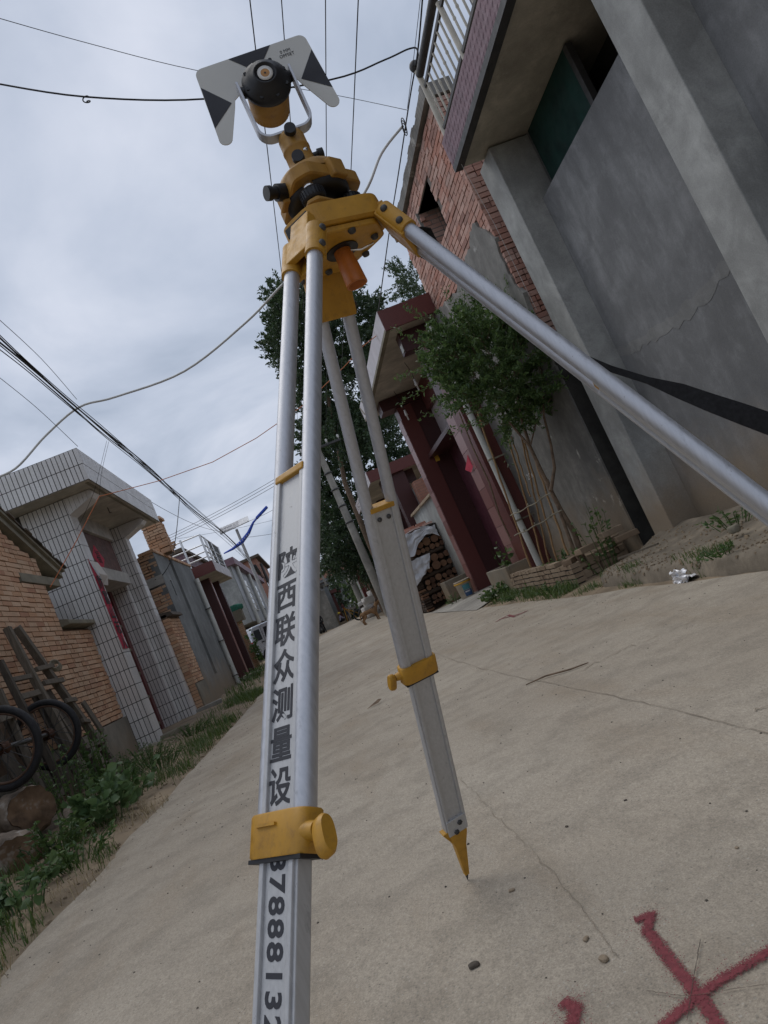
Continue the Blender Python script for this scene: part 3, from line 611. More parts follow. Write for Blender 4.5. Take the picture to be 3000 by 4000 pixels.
solo('kerb_block', block((-2.62, 11.22, 0.08), 0.42, 0.25, 0.17, 0.05, 1), M['slab'], 'worn stone block at the near foot of the tiled gate', 'block', None, 0.012)
solo('kerb_block', block((-2.58, 14.35, 0.09), 0.52, 0.42, 0.17, 0.1, 2), M['ramp'], 'pale stone block at the far foot of the tiled gate', 'block', None, 0.012)
rock('stone', (-2.85, 10.55, 0.08), (0.2, 0.12, 0.09), 4, M['slab'], 'flat stone at the foot of the orange brick wall', 'stone', 3)

# ------------------------------------------------------------------ orange brick house and garden wall, left
XW = -3.10
oh = thing('orange_brick_house', 'orange brick gable house with tiled sloping roof at the left edge', 'house', (-4, 8, 0))
rake = lambda y: 3.38-(y-9.0)*0.443
b = MB(); b.add([(XW-0.03,3.0,0),(XW-0.03,9.8,0),(XW-0.03,9.8,rake(9.8)-0.05),(XW-0.03,6.4,rake(6.4)-0.05),(XW-0.03,3.0,rake(9.8)-0.05),(-7,3.0,0),(-7,9.8,0),(-7,9.8,rake(9.8)-0.05),(-7,6.4,rake(6.4)-0.05),(-7,3.0,rake(9.8)-0.05)], [(0,1,2,3,4),(9,8,7,6,5),(1,6,7,2),(0,4,9,5),(2,7,8,3),(3,8,9,4)]); b.build('wall', M['mortar'], oh)
kp = lambda u, v: v < rake(u)-0.09 and not (u > 9.02 and 2.61 < v < 2.74)
masonry(oh, 'brick', M['brick_o'], (XW, 0, 0), (0,1,0), (1,0,0), 7.55, 9.8, 0.64, 4.0, 0.245, 0.0635, 0.011, 0.04, kp, 300, 'brick', 0.005, 11)
b = MB(); b.box((XW-0.2, 9.05, 2.62), (XW+0.012, 10.36, 2.735)); b.build('eave_beam', M['slab'], oh)
b = MB(); b.box((XW-0.02, 3.0, 0), (XW+0.022, 9.8, 0.63)); b.build('plinth', M['cement'], oh)
rf = MB()
for s0, s1, t0, t1, xo in ((6.4, 10.42, -0.02, 0.07, 0.06), (6.4, 10.46, 0.075, 0.12, 0.10)):
    rf.hexa([(XW+xo, s0, rake(s0)+t0), (XW+xo, s1, rake(s1)+t0), (-7, s1, rake(s1)+t0), (-7, s0, rake(s0)+t0), (XW+xo, s0, rake(s0)+t1), (XW+xo, s1, rake(s1)+t1), (-7, s1, rake(s1)+t1), (-7, s0, rake(s0)+t1)])
roof = rf.build('roof', M['slab'], oh)
R = random.Random(3)
for i in range(18):
    y = 8.2+i*0.126; b = MB(); z = rake(y)+0.125; x0 = XW+0.12+R.uniform(-0.01, 0.02)
    b.hexa([(x0, y, z), (x0, y+0.14, z-0.062), (x0-0.35, y+0.14, z-0.062), (x0-0.35, y, z), (x0, y, z+0.022), (x0, y+0.14, z-0.036), (x0-0.35, y+0.14, z-0.036), (x0-0.35, y, z+0.022)]); b.build('roof_tile', M['rooftile'], roof)
gw = thing('garden_wall', 'low orange brick wall with slab coping between house and tiled gate', 'wall', (-3.1, 10.3, 0))
b = MB(); b.box((XW-0.24, 9.8, 0), (XW-0.03, 10.94, 2.0)); b.build('core', M['mortar'], gw)
masonry(gw, 'brick', M['brick_o'], (XW, 0, 0), (0,1,0), (1,0,0), 9.8, 10.94, 0.64, 2.03, 0.245, 0.0635, 0.011, 0.04, None, 200, 'brick', 0.005, 12)
b = MB(); b.box((XW-0.03, 9.8, 0), (XW+0.024, 10.945, 0.63)); b.build('plinth', M['cement'], gw)
b = MB(); b.ext([(XW-0.3, 9.83, 2.01), (XW+0.10, 9.83, 2.03), (XW+0.10, 9.83, 2.09), (XW-0.1, 9.83, 2.17), (XW-0.3, 9.83, 2.17)], (0, 1.1, 0)); b.build('coping_slab', M['slab'], gw, 0.012)

# ------------------------------------------------------------------ wooden handcart standing against the wall
BP, BN = V((-2.72, 8.0, 0)), V((1, 0, 0.15)).normalized()
def K(x, y): return PP(x*.3315, 2450+y*.3315, BP, BN)
ct = thing('handcart', 'old wooden handcart stood on end against the orange brick wall', 'handcart', (-2.8, 7.6, 0))
def kbar(name, p, q, w_, h_=0.05, m='wood', par=ct, off=0.0):
    b = MB(); a = K(*p)+BN*off; c = K(*q)+BN*off; b.bar(a, c, w_, h_, BN); return b.build(name, M[m], par, 0.004)
kbar('side_rail', (195, 0), (1475, 1800), 0.085, 0.07)
kbar('side_rail', (60, 20), (880, 1560), 0.07, 0.07, 'wood', ct, 0.02)
kbar('side_rail', (-40, 420), (760, 1990), 0.06, 0.06, 'wood_d', ct, 0.03)
kbar('side_rail', (215, 325), (1010, 1540), 0.045, 0.05, 'wood')
kbar('side_rail', (-10, 740), (560, 2080), 0.05, 0.05)
for p, q, w_ in (((390,520),(590,470),0.05),((480,680),(710,640),0.055),((90,650),(320,600),0.05),((200,850),(420,790),0.06),((960,1430),(1180,1350),0.07),((980,1570),(1190,1430),0.04),((1150,1660),(1330,1590),0.06),((1250,1800),(1400,1700),0.035),((740,890),(860,870),0.05),((940,1120),(1020,1130),0.05),((530,2060),(700,1960),0.07),((-60,1120),(150,1040),0.06)):
    kbar('rung', p, q, w_, 0.035, 'wood', ct, 0.035)
for p, q, w_ in (((600,720),(1280,1760),0.20),((470,760),(1060,1850),0.22),((330,900),(820,1900),0.20),((120,980),(640,2000),0.2),((-60,1100),(430,2000),0.22)):
    kbar('board', p, q, w_, 0.02, 'wood_d', ct, -0.05)
kbar('side_board', (965, 885), (1200, 1240), 0.13, 0.025, 'wood', ct, 0.01)
b = MB(); c_ = K(580, 470)+BN*0.06
for k in range(4): b.tube([c_+V((0.03*math.cos(t), 0.06*math.cos(t)+0.015*k, 0.045*math.sin(t)-0.012*k)) for t in [i*PI/8 for i in range(17)]], 0.009, 6)
b.build('rope_coil', M['slab'], ct)
# wheels on the cart's axle
def wheel(c, ax, r):
    b = MB(); ax = V(ax).normalized(); x = V((0,0,1)).cross(ax).normalized(); y = ax.cross(x); N_ = 48; n = 10; rt = 0.030
    def ring(R0, rr, nn, squash=1.0):
        vs = []
        for i in range(N_):
            t = 2*PI*i/N_; d = x*math.cos(t)+y*math.sin(t)
            for j in range(nn):
                s_ = 2*PI*j/nn; vs.append(c+d*(R0+rr*math.cos(s_))+ax*rr*squash*math.sin(s_))
        return vs, [(i*nn+j, ((i+1)%N_)*nn+j, ((i+1)%N_)*nn+(j+1)%nn, i*nn+(j+1)%nn) for i in range(N_) for j in range(nn)]
    t_ = b.add(*ring(r-rt, rt, n), 0, True).build('tyre', M['rubber'], ct)
    b = MB(); b.add(*ring(r-rt*2-0.004, 0.012, 6, 1.4), 0, True); b.build('rim', simple('rusty_rim', (0.10,0.055,0.035), 0.7, 0.4, 20), ct)
    b = MB(); b.cyl(c-ax*0.07, c+ax*0.07, 0.03, None, 10); b.lathe([(0.05,-0.05),(0.05,-0.04),(0.03,-0.03)], c, ax, 12); b.lathe([(0.03,0.03),(0.05,0.04),(0.05,0.05)], c, ax, 12); b.build('hub', simple('rusty_hub', (0.085,0.04,0.024), 0.8, 0.4, 20), ct)
    b = MB()
    for i in range(18):
        t = 2*PI*i/18; u = t+(0.35 if i % 2 else -0.35); sgn = 1 if (i//2) % 2 else -1
        b.cyl(c+ax*0.045*sgn+(x*math.cos(u)+y*math.sin(u))*0.045, c+(x*math.cos(t)+y*math.sin(t))*(r-rt*2), 0.0034, None, 5, caps=False)
    b.build('spokes', M['dark_metal'], ct)
w2 = EYE+ray(560*.3315, 2450+1265*.3315)*6.75; w1 = EYE+ray(20*.3315, 2450+1430*.3315)*5.55; axd = (w2-w1).normalized()
wheel(w2, (axd+V((0.25,0,0))), 0.325); wheel(w1, (axd+V((0.25,0,0))), 0.325)
b = MB(); b.cyl(w1-axd*0.1, w2+axd*0.1, 0.02, None, 8); b.build('axle', M['dark_metal'], ct)
# stumps
def chunk(label, c, ax, r, L, seed, flat=0.0):
    """cut log segment: rough bark round the side, sawn and split ends"""
    t = thing('log_chunk', label, 'log', c, 'log chunks on the verge'); ax = V(ax).normalized(); x = V((0,0,1)).cross(ax).normalized(); y = ax.cross(x); n, m = 34, 12; vs = []
    for k in range(m+1):
        u = -0.5+k/m
        for i in range(n):
            a = 2*PI*i/n; rr = r*(1+0.20*mn.noise(V((math.cos(a)*1.2+seed, math.sin(a)*1.2, u*1.5)))+0.10*mn.noise(V((math.cos(a)*4, math.sin(a)*4, u*4+seed)))+0.045*mn.noise(V((a*7, u*3, seed)))); rr *= 0.90 if k in (0, m) else 1.0
            q = V(c)+ax*(u*L+0.03*mn.noise(V((math.cos(a)*2, math.sin(a)*2, seed+u))))+x*rr*math.cos(a)+y*rr*math.sin(a)*(1-flat); vs.append(q)
    b = MB(); b.add(vs, [(k*n+i, k*n+(i+1)%n, (k+1)*n+(i+1)%n, (k+1)*n+i) for k in range(m) for i in range(n)], 0, True); b.build('bark', M['stump_bark'], t)
    for e2, off in ((0, -1), (m, 1)):
        rim = vs[e2*n:(e2+1)*n]; ce = sum(rim, V())/n; b = MB(); pts = [ce+ax*off*0.004]
        for f_ in (0.35, 0.7, 1.0):
            for i in range(n): p = ce.lerp(rim[i], f_*0.995); pts.append(p+ax*(off*0.004+0.022*mn.noise((p-ce)*7+V((seed, 0, 0)))))
        b.add(pts, [(0, 1+i, 1+(i+1)%n) for i in range(n)]+[(1+k*n+i, 1+(k+1)*n+i, 1+(k+1)*n+(i+1)%n, 1+k*n+(i+1)%n) for k in range(2) for i in range(n)], 0, True); b.build('cut_end', M['stump'], t)
M['stump_bark'] = simple('weathered_log_bark', (0.21,0.165,0.125), 0.95, 0.6, 9, bump=1.0, bsc=26, spots=((0.40,0.36,0.31), 5, 0.58))
chunk('pale topped log chunk lying on top of the others by the wheels', PY(70, 3195, 6.15), (0.75, -0.55, 0.08), 0.21, 0.46, 3, 0.1)
chunk('rounded brown log chunk nearest the bottom left', PY(30, 3385, 5.35), (0.62, -0.75, -0.05), 0.215, 0.42, 8, 0.05)
chunk('small log chunk leaning behind the mallow weeds', PY(250, 3225, 6.5), (0.8, 0.5, 0.25), 0.11, 0.34, 12)
b = MB(); b.tube([(-2.45,4.75,0.42),(-2.47,4.72,0.62),(-2.42,4.75,0.83),(-2.36,4.72,0.93)], [0.045,0.05,0.06,0.045], 8); solo('branch_stub', b, M['bark'], 'short upright branch stub leaning on the stumps at the left edge', 'branch')

# ------------------------------------------------------------------ grey house, brick side, chimney farther along the left
XG = -2.65
g2 = thing('blue_grey_house', 'blue grey rendered wall with dark groove and drainpipe beyond the tiled gate', 'house', (-3.5, 17.5, 0))
b = MB()
for y0, y1 in ((15.35, 16.0), (16.16, 16.85), (17.2, 19.75)): b.box((XG-0.15, y0, 0), (XG, y1, 3.45))
b.box((XG-0.15, 16.0, 0), (XG, 16.16, 2.50)); b.box((XG-0.15, 16.0, 2.86), (XG, 16.16, 3.45)); b.box((XG-0.15, 16.85, 0), (XG, 17.2, 0.62))
b.box((-6, 15.40, 0), (XG-0.15, 19.75, 3.45)); b.build('wall', M['greyhouse'], g2)
b = MB(); b.box((XG-0.15, 16.85, 0.62), (XG-0.12, 17.2, 3.45)); o = b.build('groove', simple('stained_groove', (0.055,0.055,0.052), 0.9, 0.4, 3), g2)
b = MB(); b.box((XG-0.16, 16.0, 2.5), (XG-0.1, 16.16, 2.86)); b.build('slot_window', M['glass'], g2)
masonry(g2, 'brick', M['brick_o'], (0, 15.35, 0), (1,0,0), (0,-1,0), -3.6, XG-0.005, 1.9, 2.75, 0.245, 0.0635, 0.012, 0.05, None, 60, 'brick', 0.006, 21)
masonry(g2, 'brick', M['brick_o'], (0, 15.35, 0), (1,0,0), (0,-1,0), -3.6, XG-0.005, 2.95, 3.5, 0.245, 0.0635, 0.016, 0.05, None, 40, 'brick', 0.014, 22)
b = MB(); b.box((-3.7, 15.33, 2.76), (XG, 15.4, 2.95)); b.build('band', M['lintel'], g2)
b = MB()
for i in range(34):
    y = 15.3+i*0.13; b.box((XG-0.3, y, 3.45), (XG+0.03+0.02*nz(i,3,2), y+0.12, 3.51))
b.build('brick_coping', M['brick_o'], g2)
b = MB(); b.cyl((XG+0.08, 19.3, 0.12), (XG+0.08, 19.35, 3.05), 0.06, None, 12); pp = b.build('drainpipe', M['pvc'], g2)
for z in (0.35, 1.3, 2.2):
    b = MB(); b.box((XG, 19.24, z), (XG+0.15, 19.40, z+0.02)); b.build('pipe_clamp', M['dark_metal'], pp)
ch = thing('brick_chimney', 'square orange brick chimney of hollow bricks above the blue grey house', 'chimney', (-2.7, 16.4, 3.5))
b = MB(); b.box((-2.86, 16.42, 3.5), (-2.46, 16.8, 4.3)); b.build('core', M['mortar'], ch)
masonry(ch, 'brick', M['brick_o'], (0, 16.4, 0), (1,0,0), (0,-1,0), -2.88, -2.44, 3.5, 4.26, 0.22, 0.065, 0.012, 0.03, None, 60, 'brick', 0.012, 31)
masonry(ch, 'brick', M['brick_o'], (-2.44, 0, 0), (0,1,0), (1,0,0), 16.4, 16.82, 3.5, 4.26, 0.22, 0.065, 0.012, 0.03, None, 60, 'brick', 0.012, 32)
masonry(ch, 'brick', M['brick_o'], (0, 16.38, 0), (1,0,0), (0,-1,0), -3.1, -2.3, 3.5, 3.72, 0.22, 0.065, 0.012, 0.03, None, 40, 'brick', 0.02, 33)
b = MB(); b.box((-2.92, 16.36, 4.27), (-2.40, 16.86, 4.33)); b.build('cap', M['brick_o'], ch)
w2_ = thing('boundary_wall', 'orange brick wall with stone coping just beyond the tiled gate', 'wall', (-2.7, 14.9, 0))
b = MB(); b.box((XG-0.25, 14.3, 0), (XG-0.03, 15.34, 2.05)); b.build('core', M['mortar'], w2_)
masonry(w2_, 'end_brick', M['brick_o'], (0, 14.28, 0), (1,0,0), (0,-1,0), -2.9, XG, 0.0, 2.0, 0.245, 0.0635, 0.011, 0.03, None, 60, 'brick', 0.004, 42)
masonry(w2_, 'brick', M['brick_o'], (XG, 0, 0), (0,1,0), (1,0,0), 14.3, 15.34, 0.63, 2.0, 0.245, 0.0635, 0.011, 0.04, None, 160, 'brick', 0.005, 41)
b = MB(); b.box((XG-0.03, 14.3, 0), (XG+0.02, 15.345, 0.62)); b.build('plinth', M['cement'], w2_)
b = MB(); b.hexa([(XG-0.3,14.3,2.0),(XG+0.1,14.3,2.0),(XG+0.1,15.33,2.0),(XG-0.3,15.33,2.0),(XG-0.3,14.3,2.14),(XG+0.06,14.3,2.08),(XG+0.06,15.33,2.08),(XG-0.3,15.33,2.14)]); b.build('coping_slab', M['rooftile'], w2_)
# red granite gate on the left
rg = thing('granite_gate', 'dark red granite gate with shallow canopy on the far left side', 'gate', (-2.7, 21.8, 0))
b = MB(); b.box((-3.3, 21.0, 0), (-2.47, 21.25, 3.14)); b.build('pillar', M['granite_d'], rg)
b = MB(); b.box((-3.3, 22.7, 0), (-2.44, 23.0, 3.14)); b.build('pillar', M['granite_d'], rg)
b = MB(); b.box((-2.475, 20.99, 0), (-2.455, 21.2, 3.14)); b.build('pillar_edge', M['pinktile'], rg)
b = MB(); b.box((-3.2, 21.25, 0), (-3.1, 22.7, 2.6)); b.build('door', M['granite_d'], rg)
b = MB(); b.box((-3.4, 20.1, 3.14), (-2.12, 23.8, 3.42)); cc = b.build('canopy', M['soffit'], rg)
b = MB(); b.box((-3.4, 20.07, 3.15), (-2.10, 20.1, 3.45)); b.build('end_fascia', M['granite'], cc)
b = MB(); b.box((-2.12, 20.1, 3.15), (-2.095, 23.82, 3.45)); b.build('front_fascia', M['palepink'], cc)
b = MB(); b.cyl((-2.7, 21.6, 2.2), (-2.7, 21.6, 2.4), 0.025, None, 8); b.tube([(-2.7,21.6,2.4),(-2.68,21.6,3.14)], 0.004, 4); b.build('hanging_bulb', M['white'], rg)
bx = thing('balcony_cage', 'stainless steel balcony railing above the left granite gate', 'railing', (-2.5, 21.5, 3.45))
for y in (20.15, 21.0, 22.2, 23.7):
    b = MB(); b.cyl((-2.16, y, 3.44), (-2.16, y, 4.25), 0.03, None, 8); b.build('post', M['steel'], bx)
for x in (-2.7, -3.2):
    b = MB(); b.cyl((x, 20.15, 3.44), (x, 20.15, 4.3), 0.03, None, 8); b.build('post', M['steel'], bx)
for z in (3.6, 3.75, 3.95, 4.24):
    b = MB(); b.cyl((-2.16, 20.15, z), (-2.16, 23.7, z), 0.018, None, 6); b.build('rail', M['steel'], bx)
    b = MB(); b.cyl((-2.16, 20.15, z), (-3.3, 20.15, z), 0.018, None, 6); b.build('rail', M['steel'], bx)
b = MB(); b.box((-2.175, 21.6, 3.5), (-2.165, 23.7, 4.22)); b.build('mesh_panel', M['dark_metal'], bx)
rock('stone', (-2.3, 20.3, 0.12), (0.3, 0.2, 0.15), 3, M['slab'], 'rounded stone beside the left granite gate', 'stone', 3)
# ------------------------------------------------------------------ red granite gate on the right
rg = thing('granite_gate', 'red granite gate with deep cream canopy beside the leafy shrub', 'gate', (3.1, 11.8, 0))
b = MB(); b.box((2.88, 13.4, 0), (3.17, 13.78, 3.87)); b.build('pillar', M['granite'], rg)
b = MB(); b.box((2.868, 13.395, 0), (2.88, 13.78, 3.87)); 
masonry(rg, 'face_tile', M['pinktile'], (2.862, 0, 0), (0,1,0), (-1,0,0), 13.4, 13.78, 0.02, 3.8, 0.38, 0.30, 0.006, 0.015, None, 40, 'tile', 0.001, 51)
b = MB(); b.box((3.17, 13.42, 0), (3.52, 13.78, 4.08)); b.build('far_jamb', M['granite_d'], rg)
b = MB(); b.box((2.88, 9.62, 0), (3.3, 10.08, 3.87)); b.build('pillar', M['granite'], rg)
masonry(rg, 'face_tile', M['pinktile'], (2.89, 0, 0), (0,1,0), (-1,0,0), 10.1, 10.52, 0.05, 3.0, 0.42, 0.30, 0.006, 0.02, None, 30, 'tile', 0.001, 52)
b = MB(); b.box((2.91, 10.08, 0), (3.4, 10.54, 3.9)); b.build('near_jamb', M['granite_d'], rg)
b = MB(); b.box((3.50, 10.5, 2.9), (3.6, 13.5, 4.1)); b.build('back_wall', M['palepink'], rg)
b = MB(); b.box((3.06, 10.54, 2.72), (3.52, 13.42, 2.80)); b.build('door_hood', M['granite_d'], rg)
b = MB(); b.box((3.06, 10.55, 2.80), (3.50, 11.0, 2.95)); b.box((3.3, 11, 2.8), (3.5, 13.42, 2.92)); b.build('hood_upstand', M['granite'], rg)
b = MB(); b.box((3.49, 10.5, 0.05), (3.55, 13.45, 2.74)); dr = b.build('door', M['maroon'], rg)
b = MB(); b.box((3.470, 11.95, 0.06), (3.49, 12.0, 2.7)); b.build('door_edge', M['granite_d'], dr)
b = MB()
for i in range(14):
    b.lathe([(0.012,-0.004),(0.017,0),(0.012,0.004)], (3.455+0.01*math.sin(i), 12.9+0.02*math.sin(i*1.3), 0.75-0.045*i+0.0), (math.sin(i*1.5), math.cos(i*1.5), 0.3), 8)
b.build('door_chain', M['dark_metal'], dr)
b = MB(); b.box((2.43, 9.71, 4.105), (3.55, 14.42, 4.40)); cn = b.build('canopy', M['soffit'], rg)
b = MB(); b.box((2.40, 9.68, 4.09), (3.22, 9.71, 4.395)); b.build('end_fascia', M['granite'], cn)
b = MB(); b.box((2.402, 9.711, 4.13), (2.43, 14.43, 4.41)); ff = b.build('front_fascia', M['palepink'], cn)
b = MB(); b.box((2.40, 9.711, 4.085), (2.47, 14.43, 4.13)); b.build('drip_edge', M['slab'], cn)
for i in range(4):
    b = MB(); y = 12.6+0.5*i; b.ext([(2.3985, y, 4.15), (2.3985, y+0.10, 4.17), (2.3985, y+0.34, 4.395), (2.3985, y+0.24, 4.395)], (0.003, 0, 0)); b.build('rust_stain', M['slab'], ff)
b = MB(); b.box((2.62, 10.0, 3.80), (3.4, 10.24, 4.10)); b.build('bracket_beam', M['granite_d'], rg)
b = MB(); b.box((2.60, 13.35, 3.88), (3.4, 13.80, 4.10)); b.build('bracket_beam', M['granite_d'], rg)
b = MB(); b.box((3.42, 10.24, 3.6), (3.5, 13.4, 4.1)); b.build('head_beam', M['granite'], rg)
for i, (x, y, z) in enumerate(((2.95, 11.5, 3.66), (2.92, 13.0, 3.58))):
    b = MB(); b.lathe([(0.0,0.11),(0.02,0.11),(0.024,0.04),(0.03,0.03),(0.03,0),(0.014,-0.005),(0.014,-0.09),(0,-0.1)], (x, y, z), n=10); hb = b.build('hanging_bulb', M['white'], rg)
    b = MB(); b.tube([(x,y,z+0.1),(x+0.01,y,z+0.25),(x-0.03,y+0.02,4.1)], 0.005, 5); b.build('bulb_cord', M['cable'], hb)
b = MB(); b.box((2.60, 9.99, 3.82), (2.61, 10.12, 3.93)); b.build('junction_box', M['pvc'], rg)
b = MB(); b.add([(3.495,11.2,3.05),(3.495,11.75,3.05),(3.495,11.8,3.5),(3.495,11.2,3.55)], [(0,1,2,3)]); o = b.build('red_paper', M['redpaper'], rg); tag(o, 'torn red paper pasted above the door hood')
R = random.Random(8)
for i in range(9):
    y = 10.7+R.random()*1.6; z = 2.95+R.random()*0.8; b = MB(); n = 7
    b.add([(3.488-0.002*i, y+(0.10+0.08*R.random())*math.cos(k*2*PI/n), z+(0.16+0.16*R.random())*math.sin(k*2*PI/n)) for k in range(n)], [tuple(range(n))]); b.build('torn_poster', (M['paperback'], M['slab'], M['granite'])[i % 3], rg)
b = MB(); b.add([(2.885,10.25,2.1),(2.882,10.36,2.05),(2.80,10.40,1.92),(2.84,10.30,1.84),(2.885,10.24,1.9)], [(0,1,2,3,4)]); b.build('red_tag', M['redpaper'], rg)
b = MB(); b.box((3.16, 13.38, 2.62), (3.24, 13.42, 2.80)); b.build('yellow_notice', simple('yellow_notice', (0.55,0.33,0.03), 0.6), rg)
# drainpipe with its dark streak
b = MB(); b.cyl((2.95, 9.52, 0.1), (2.95, 9.50, 3.9), 0.045, None, 14); dp = thing('drainpipe', 'white plastic drainpipe between granite gate and plastered wall', 'pipe', (2.95, 9.5, 0)); b.build('pipe', M['pvc'], dp)
for z in (0.9, 1.8, 2.5):
    b = MB(); b.lathe([(0.046,0),(0.052,0.005),(0.052,0.02),(0.046,0.025)], (2.95, 9.51, z), n=14); b.box((2.95, 9.5, z), (3.2, 9.52, z+0.02)); b.build('clamp', M['slab'], dp)
# ------------------------------------------------------------------ limewashed wall, woodpile, second gate
lw = thing('limewashed_wall', 'whitewashed yard wall with brick coping behind the woodpile', 'wall', (3.0, 15.3, 0))
b = MB(); b.box((2.95, 13.8, 0), (3.2, 17.0, 2.12)); b.build('wall', M['lime'], lw)
R = random.Random(4)
for i in range(26):
    y = 13.8+i*0.123; b = MB(); b.hexa([(2.88+R.uniform(-.01,.01), y, 2.12), (3.25, y, 2.12), (3.25, y+0.115, 2.12), (2.88, y+0.115, 2.12), (2.9, y, 2.18), (3.25, y, 2.24), (3.25, y+0.115, 2.24), (2.9, y+0.115, 2.18)]); b.build('coping_brick', M['brick_y'], lw)
wp = thing('woodpile', 'stack of cut logs under silver sheeting beside the granite gate', 'woodpile', (2.55, 15.5, 0))
R = random.Random(6); z = 0.12; row = 0; xs0 = 2.2
def log(p, q, r, nm='log'):
    b = MB(); b.cyl(p, q, r, r*0.93, 10, 1, False); d = (V(q)-V(p)).normalized()
    o1 = V(p); x = d.orthogonal().normalized(); y = d.cross(x); b.add([o1+(x*math.cos(t)+y*math.sin(t))*r for t in [2*PI*i/10 for i in range(10)]], [tuple(range(10))[::-1]], 0); o1 = V(q); b.add([o1+(x*math.cos(t)+y*math.sin(t))*r*0.93 for t in [2*PI*i/10 for i in range(10)]], [tuple(range(10))], 0)
    return b.build(nm, [M['logend'], M['logbark']], wp)
while z < 1.45:
    r0 = R.choice((0.035, 0.05, 0.06, 0.075)) if row % 3 != 2 else 0.045
    if row % 3 == 2: log((2.15, 14.98, z+0.045), (2.9, 14.93+R.uniform(-.03,.03), z+0.05), 0.045); log((2.18, 15.2, z+0.045), (2.9, 15.2, z+0.045), 0.045); z += 0.088
    else:
        x = 2.2+R.random()*0.05; zm = 0
        while x < 2.92:
            r = r0*R.uniform(0.75, 1.25); log((x+r, 14.9+R.uniform(-.06, .06), z+r), (x+r, 16.6, z+r), r); x += 2*r+0.003; zm = max(zm, r)
        z += zm*1.85
    row += 1
b = MB(); b.box((2.2, 15.1, 0.0), (2.9, 16.6, 1.4)); b.build('inner_stack', M['logbark'], wp)
R = random.Random(12)
for i in range(9):
    for j in range(16):
        b = MB(); y = 15.0+i*0.15+R.uniform(-.02,.02); z = 0.02+j*0.052; b.obox((2.13+R.uniform(-.02,.02), y, z+0.025), V((0.075,0,0)), V((0,0.07,R.uniform(-.01,.01))), V((0,0,0.02))); b.build('split_billet', M['logend'] if R.random() < 0.3 else M['logbark'], wp)
def sheet(poly_uv, name, mat_, parent, fn, n=14, m=10):
    b = MB(); b.add([fn(i/n, j/m) for j in range(m+1) for i in range(n+1)], [(j*(n+1)+i, j*(n+1)+i+1, (j+1)*(n+1)+i+1, (j+1)*(n+1)+i) for j in range(m) for i in range(n)], 0, True); return b.build(name, mat_, parent)
def drape(u, v):
    x = 2.05+0.85*u; base = 1.62+0.05*math.sin(u*3); h = base-0.42*v*(0.75+0.35*math.sin(u*5+1)); y = 14.83-0.04*v+0.035*mn.noise(V((u*5, v*5, 1)))+0.015*math.sin(u*17+v*6)+0.02*mn.noise(V((u*14, v*14, 3)))
    return (x+0.03*mn.noise(V((u*4, v*4, 2))), y, h+0.05*mn.noise(V((u*6, v*3, 5))))
sheet(None, 'silver_sheet', M['tarp'], wp, drape, 26, 16)
def drape2(u, v):
    x = 2.02+0.55*u*(1-0.25*v); h = 1.12-0.50*v*(0.8+0.2*math.cos(u*3)); y = 14.84-0.02*v-0.03*u+0.04*mn.noise(V((u*4, v*4, 7)))+0.02*mn.noise(V((u*12, v*12, 9))); return (x, y, h+0.04*mn.noise(V((u*5, v*2, 8))))
sheet(None, 'hanging_sheet', M['tarp'], wp, drape2, 22, 16)
def drape3(u, v): return (2.05+0.9*u, 14.83+1.7*v, 1.64+0.05*math.sin(u*3)+0.03*mn.noise(V((u*4, v*6, 2))))
sheet(None, 'top_sheet', M['tarp'], wp, drape3, 10, 10)
for i in range(7):
    b = MB(); b.obox((2.25+0.09*i+R.uniform(-.02,.02), 15.0+0.05*(i%3), 1.70+0.03*(i%3)), V((0.11,0.02*R.uniform(-1,1),0)), V((0,0.06,0)), V((0,0,0.025))); b.build('loose_brick', M['brick_r'], wp)
# concrete troughs
def trough(name, label, c, sx, sy, sz, rot, fill='dirt'):
    t = thing(name, label, 'trough', c); ca, sa = math.cos(rot), math.sin(rot)
    def L(x, y, z): return (c[0]+x*ca-y*sa, c[1]+x*sa+y*ca, c[2]+z)
    w_ = 0.05; b = MB()
    for x0, x1, y0, y1 in ((-sx/2, -sx/2+w_, -sy/2, sy/2), (sx/2-w_, sx/2, -sy/2, sy/2), (-sx/2+w_, sx/2-w_, -sy/2, -sy/2+w_), (-sx/2+w_, sx/2-w_, sy/2-w_, sy/2)):
        b.hexa([L(x0,y0,0),L(x1,y0,0),L(x1,y1,0),L(x0,y1,0),L(x0,y0,sz),L(x1,y0,sz),L(x1,y1,sz),L(x0,y1,sz)])
    b.build('body', M['cement'], t, 0.01); b = MB(); b.add([L(-sx/2+w_,-sy/2+w_,sz-0.06),L(sx/2-w_,-sy/2+w_,sz-0.06),L(sx/2-w_,sy/2-w_,sz-0.06),L(-sx/2+w_,sy/2-w_,sz-0.06)], [(0,1,2,3)]); b.build('soil', M['dirt'], t); return t
trough('planting_trough', 'plain concrete trough on brick feet between woodpile and bucket', (2.76, 14.35, 0.06), 0.6, 0.42, 0.40, 0.05)
for x in (2.56, 2.95): solo('foot_brick', block((x, 14.30, 0.03), 0.11, 0.22, 0.06, 0.1, int(x*10)), M['brick_r'], 'brick under the plain trough, %s one' % ('streetward' if x < 2.7 else 'wallward'), 'brick')
trough('planting_trough', 'concrete trough with leafy plants beside the low brick planter', (2.80, 10.25, 0.0), 0.52, 1.15, 0.40, 0.0)
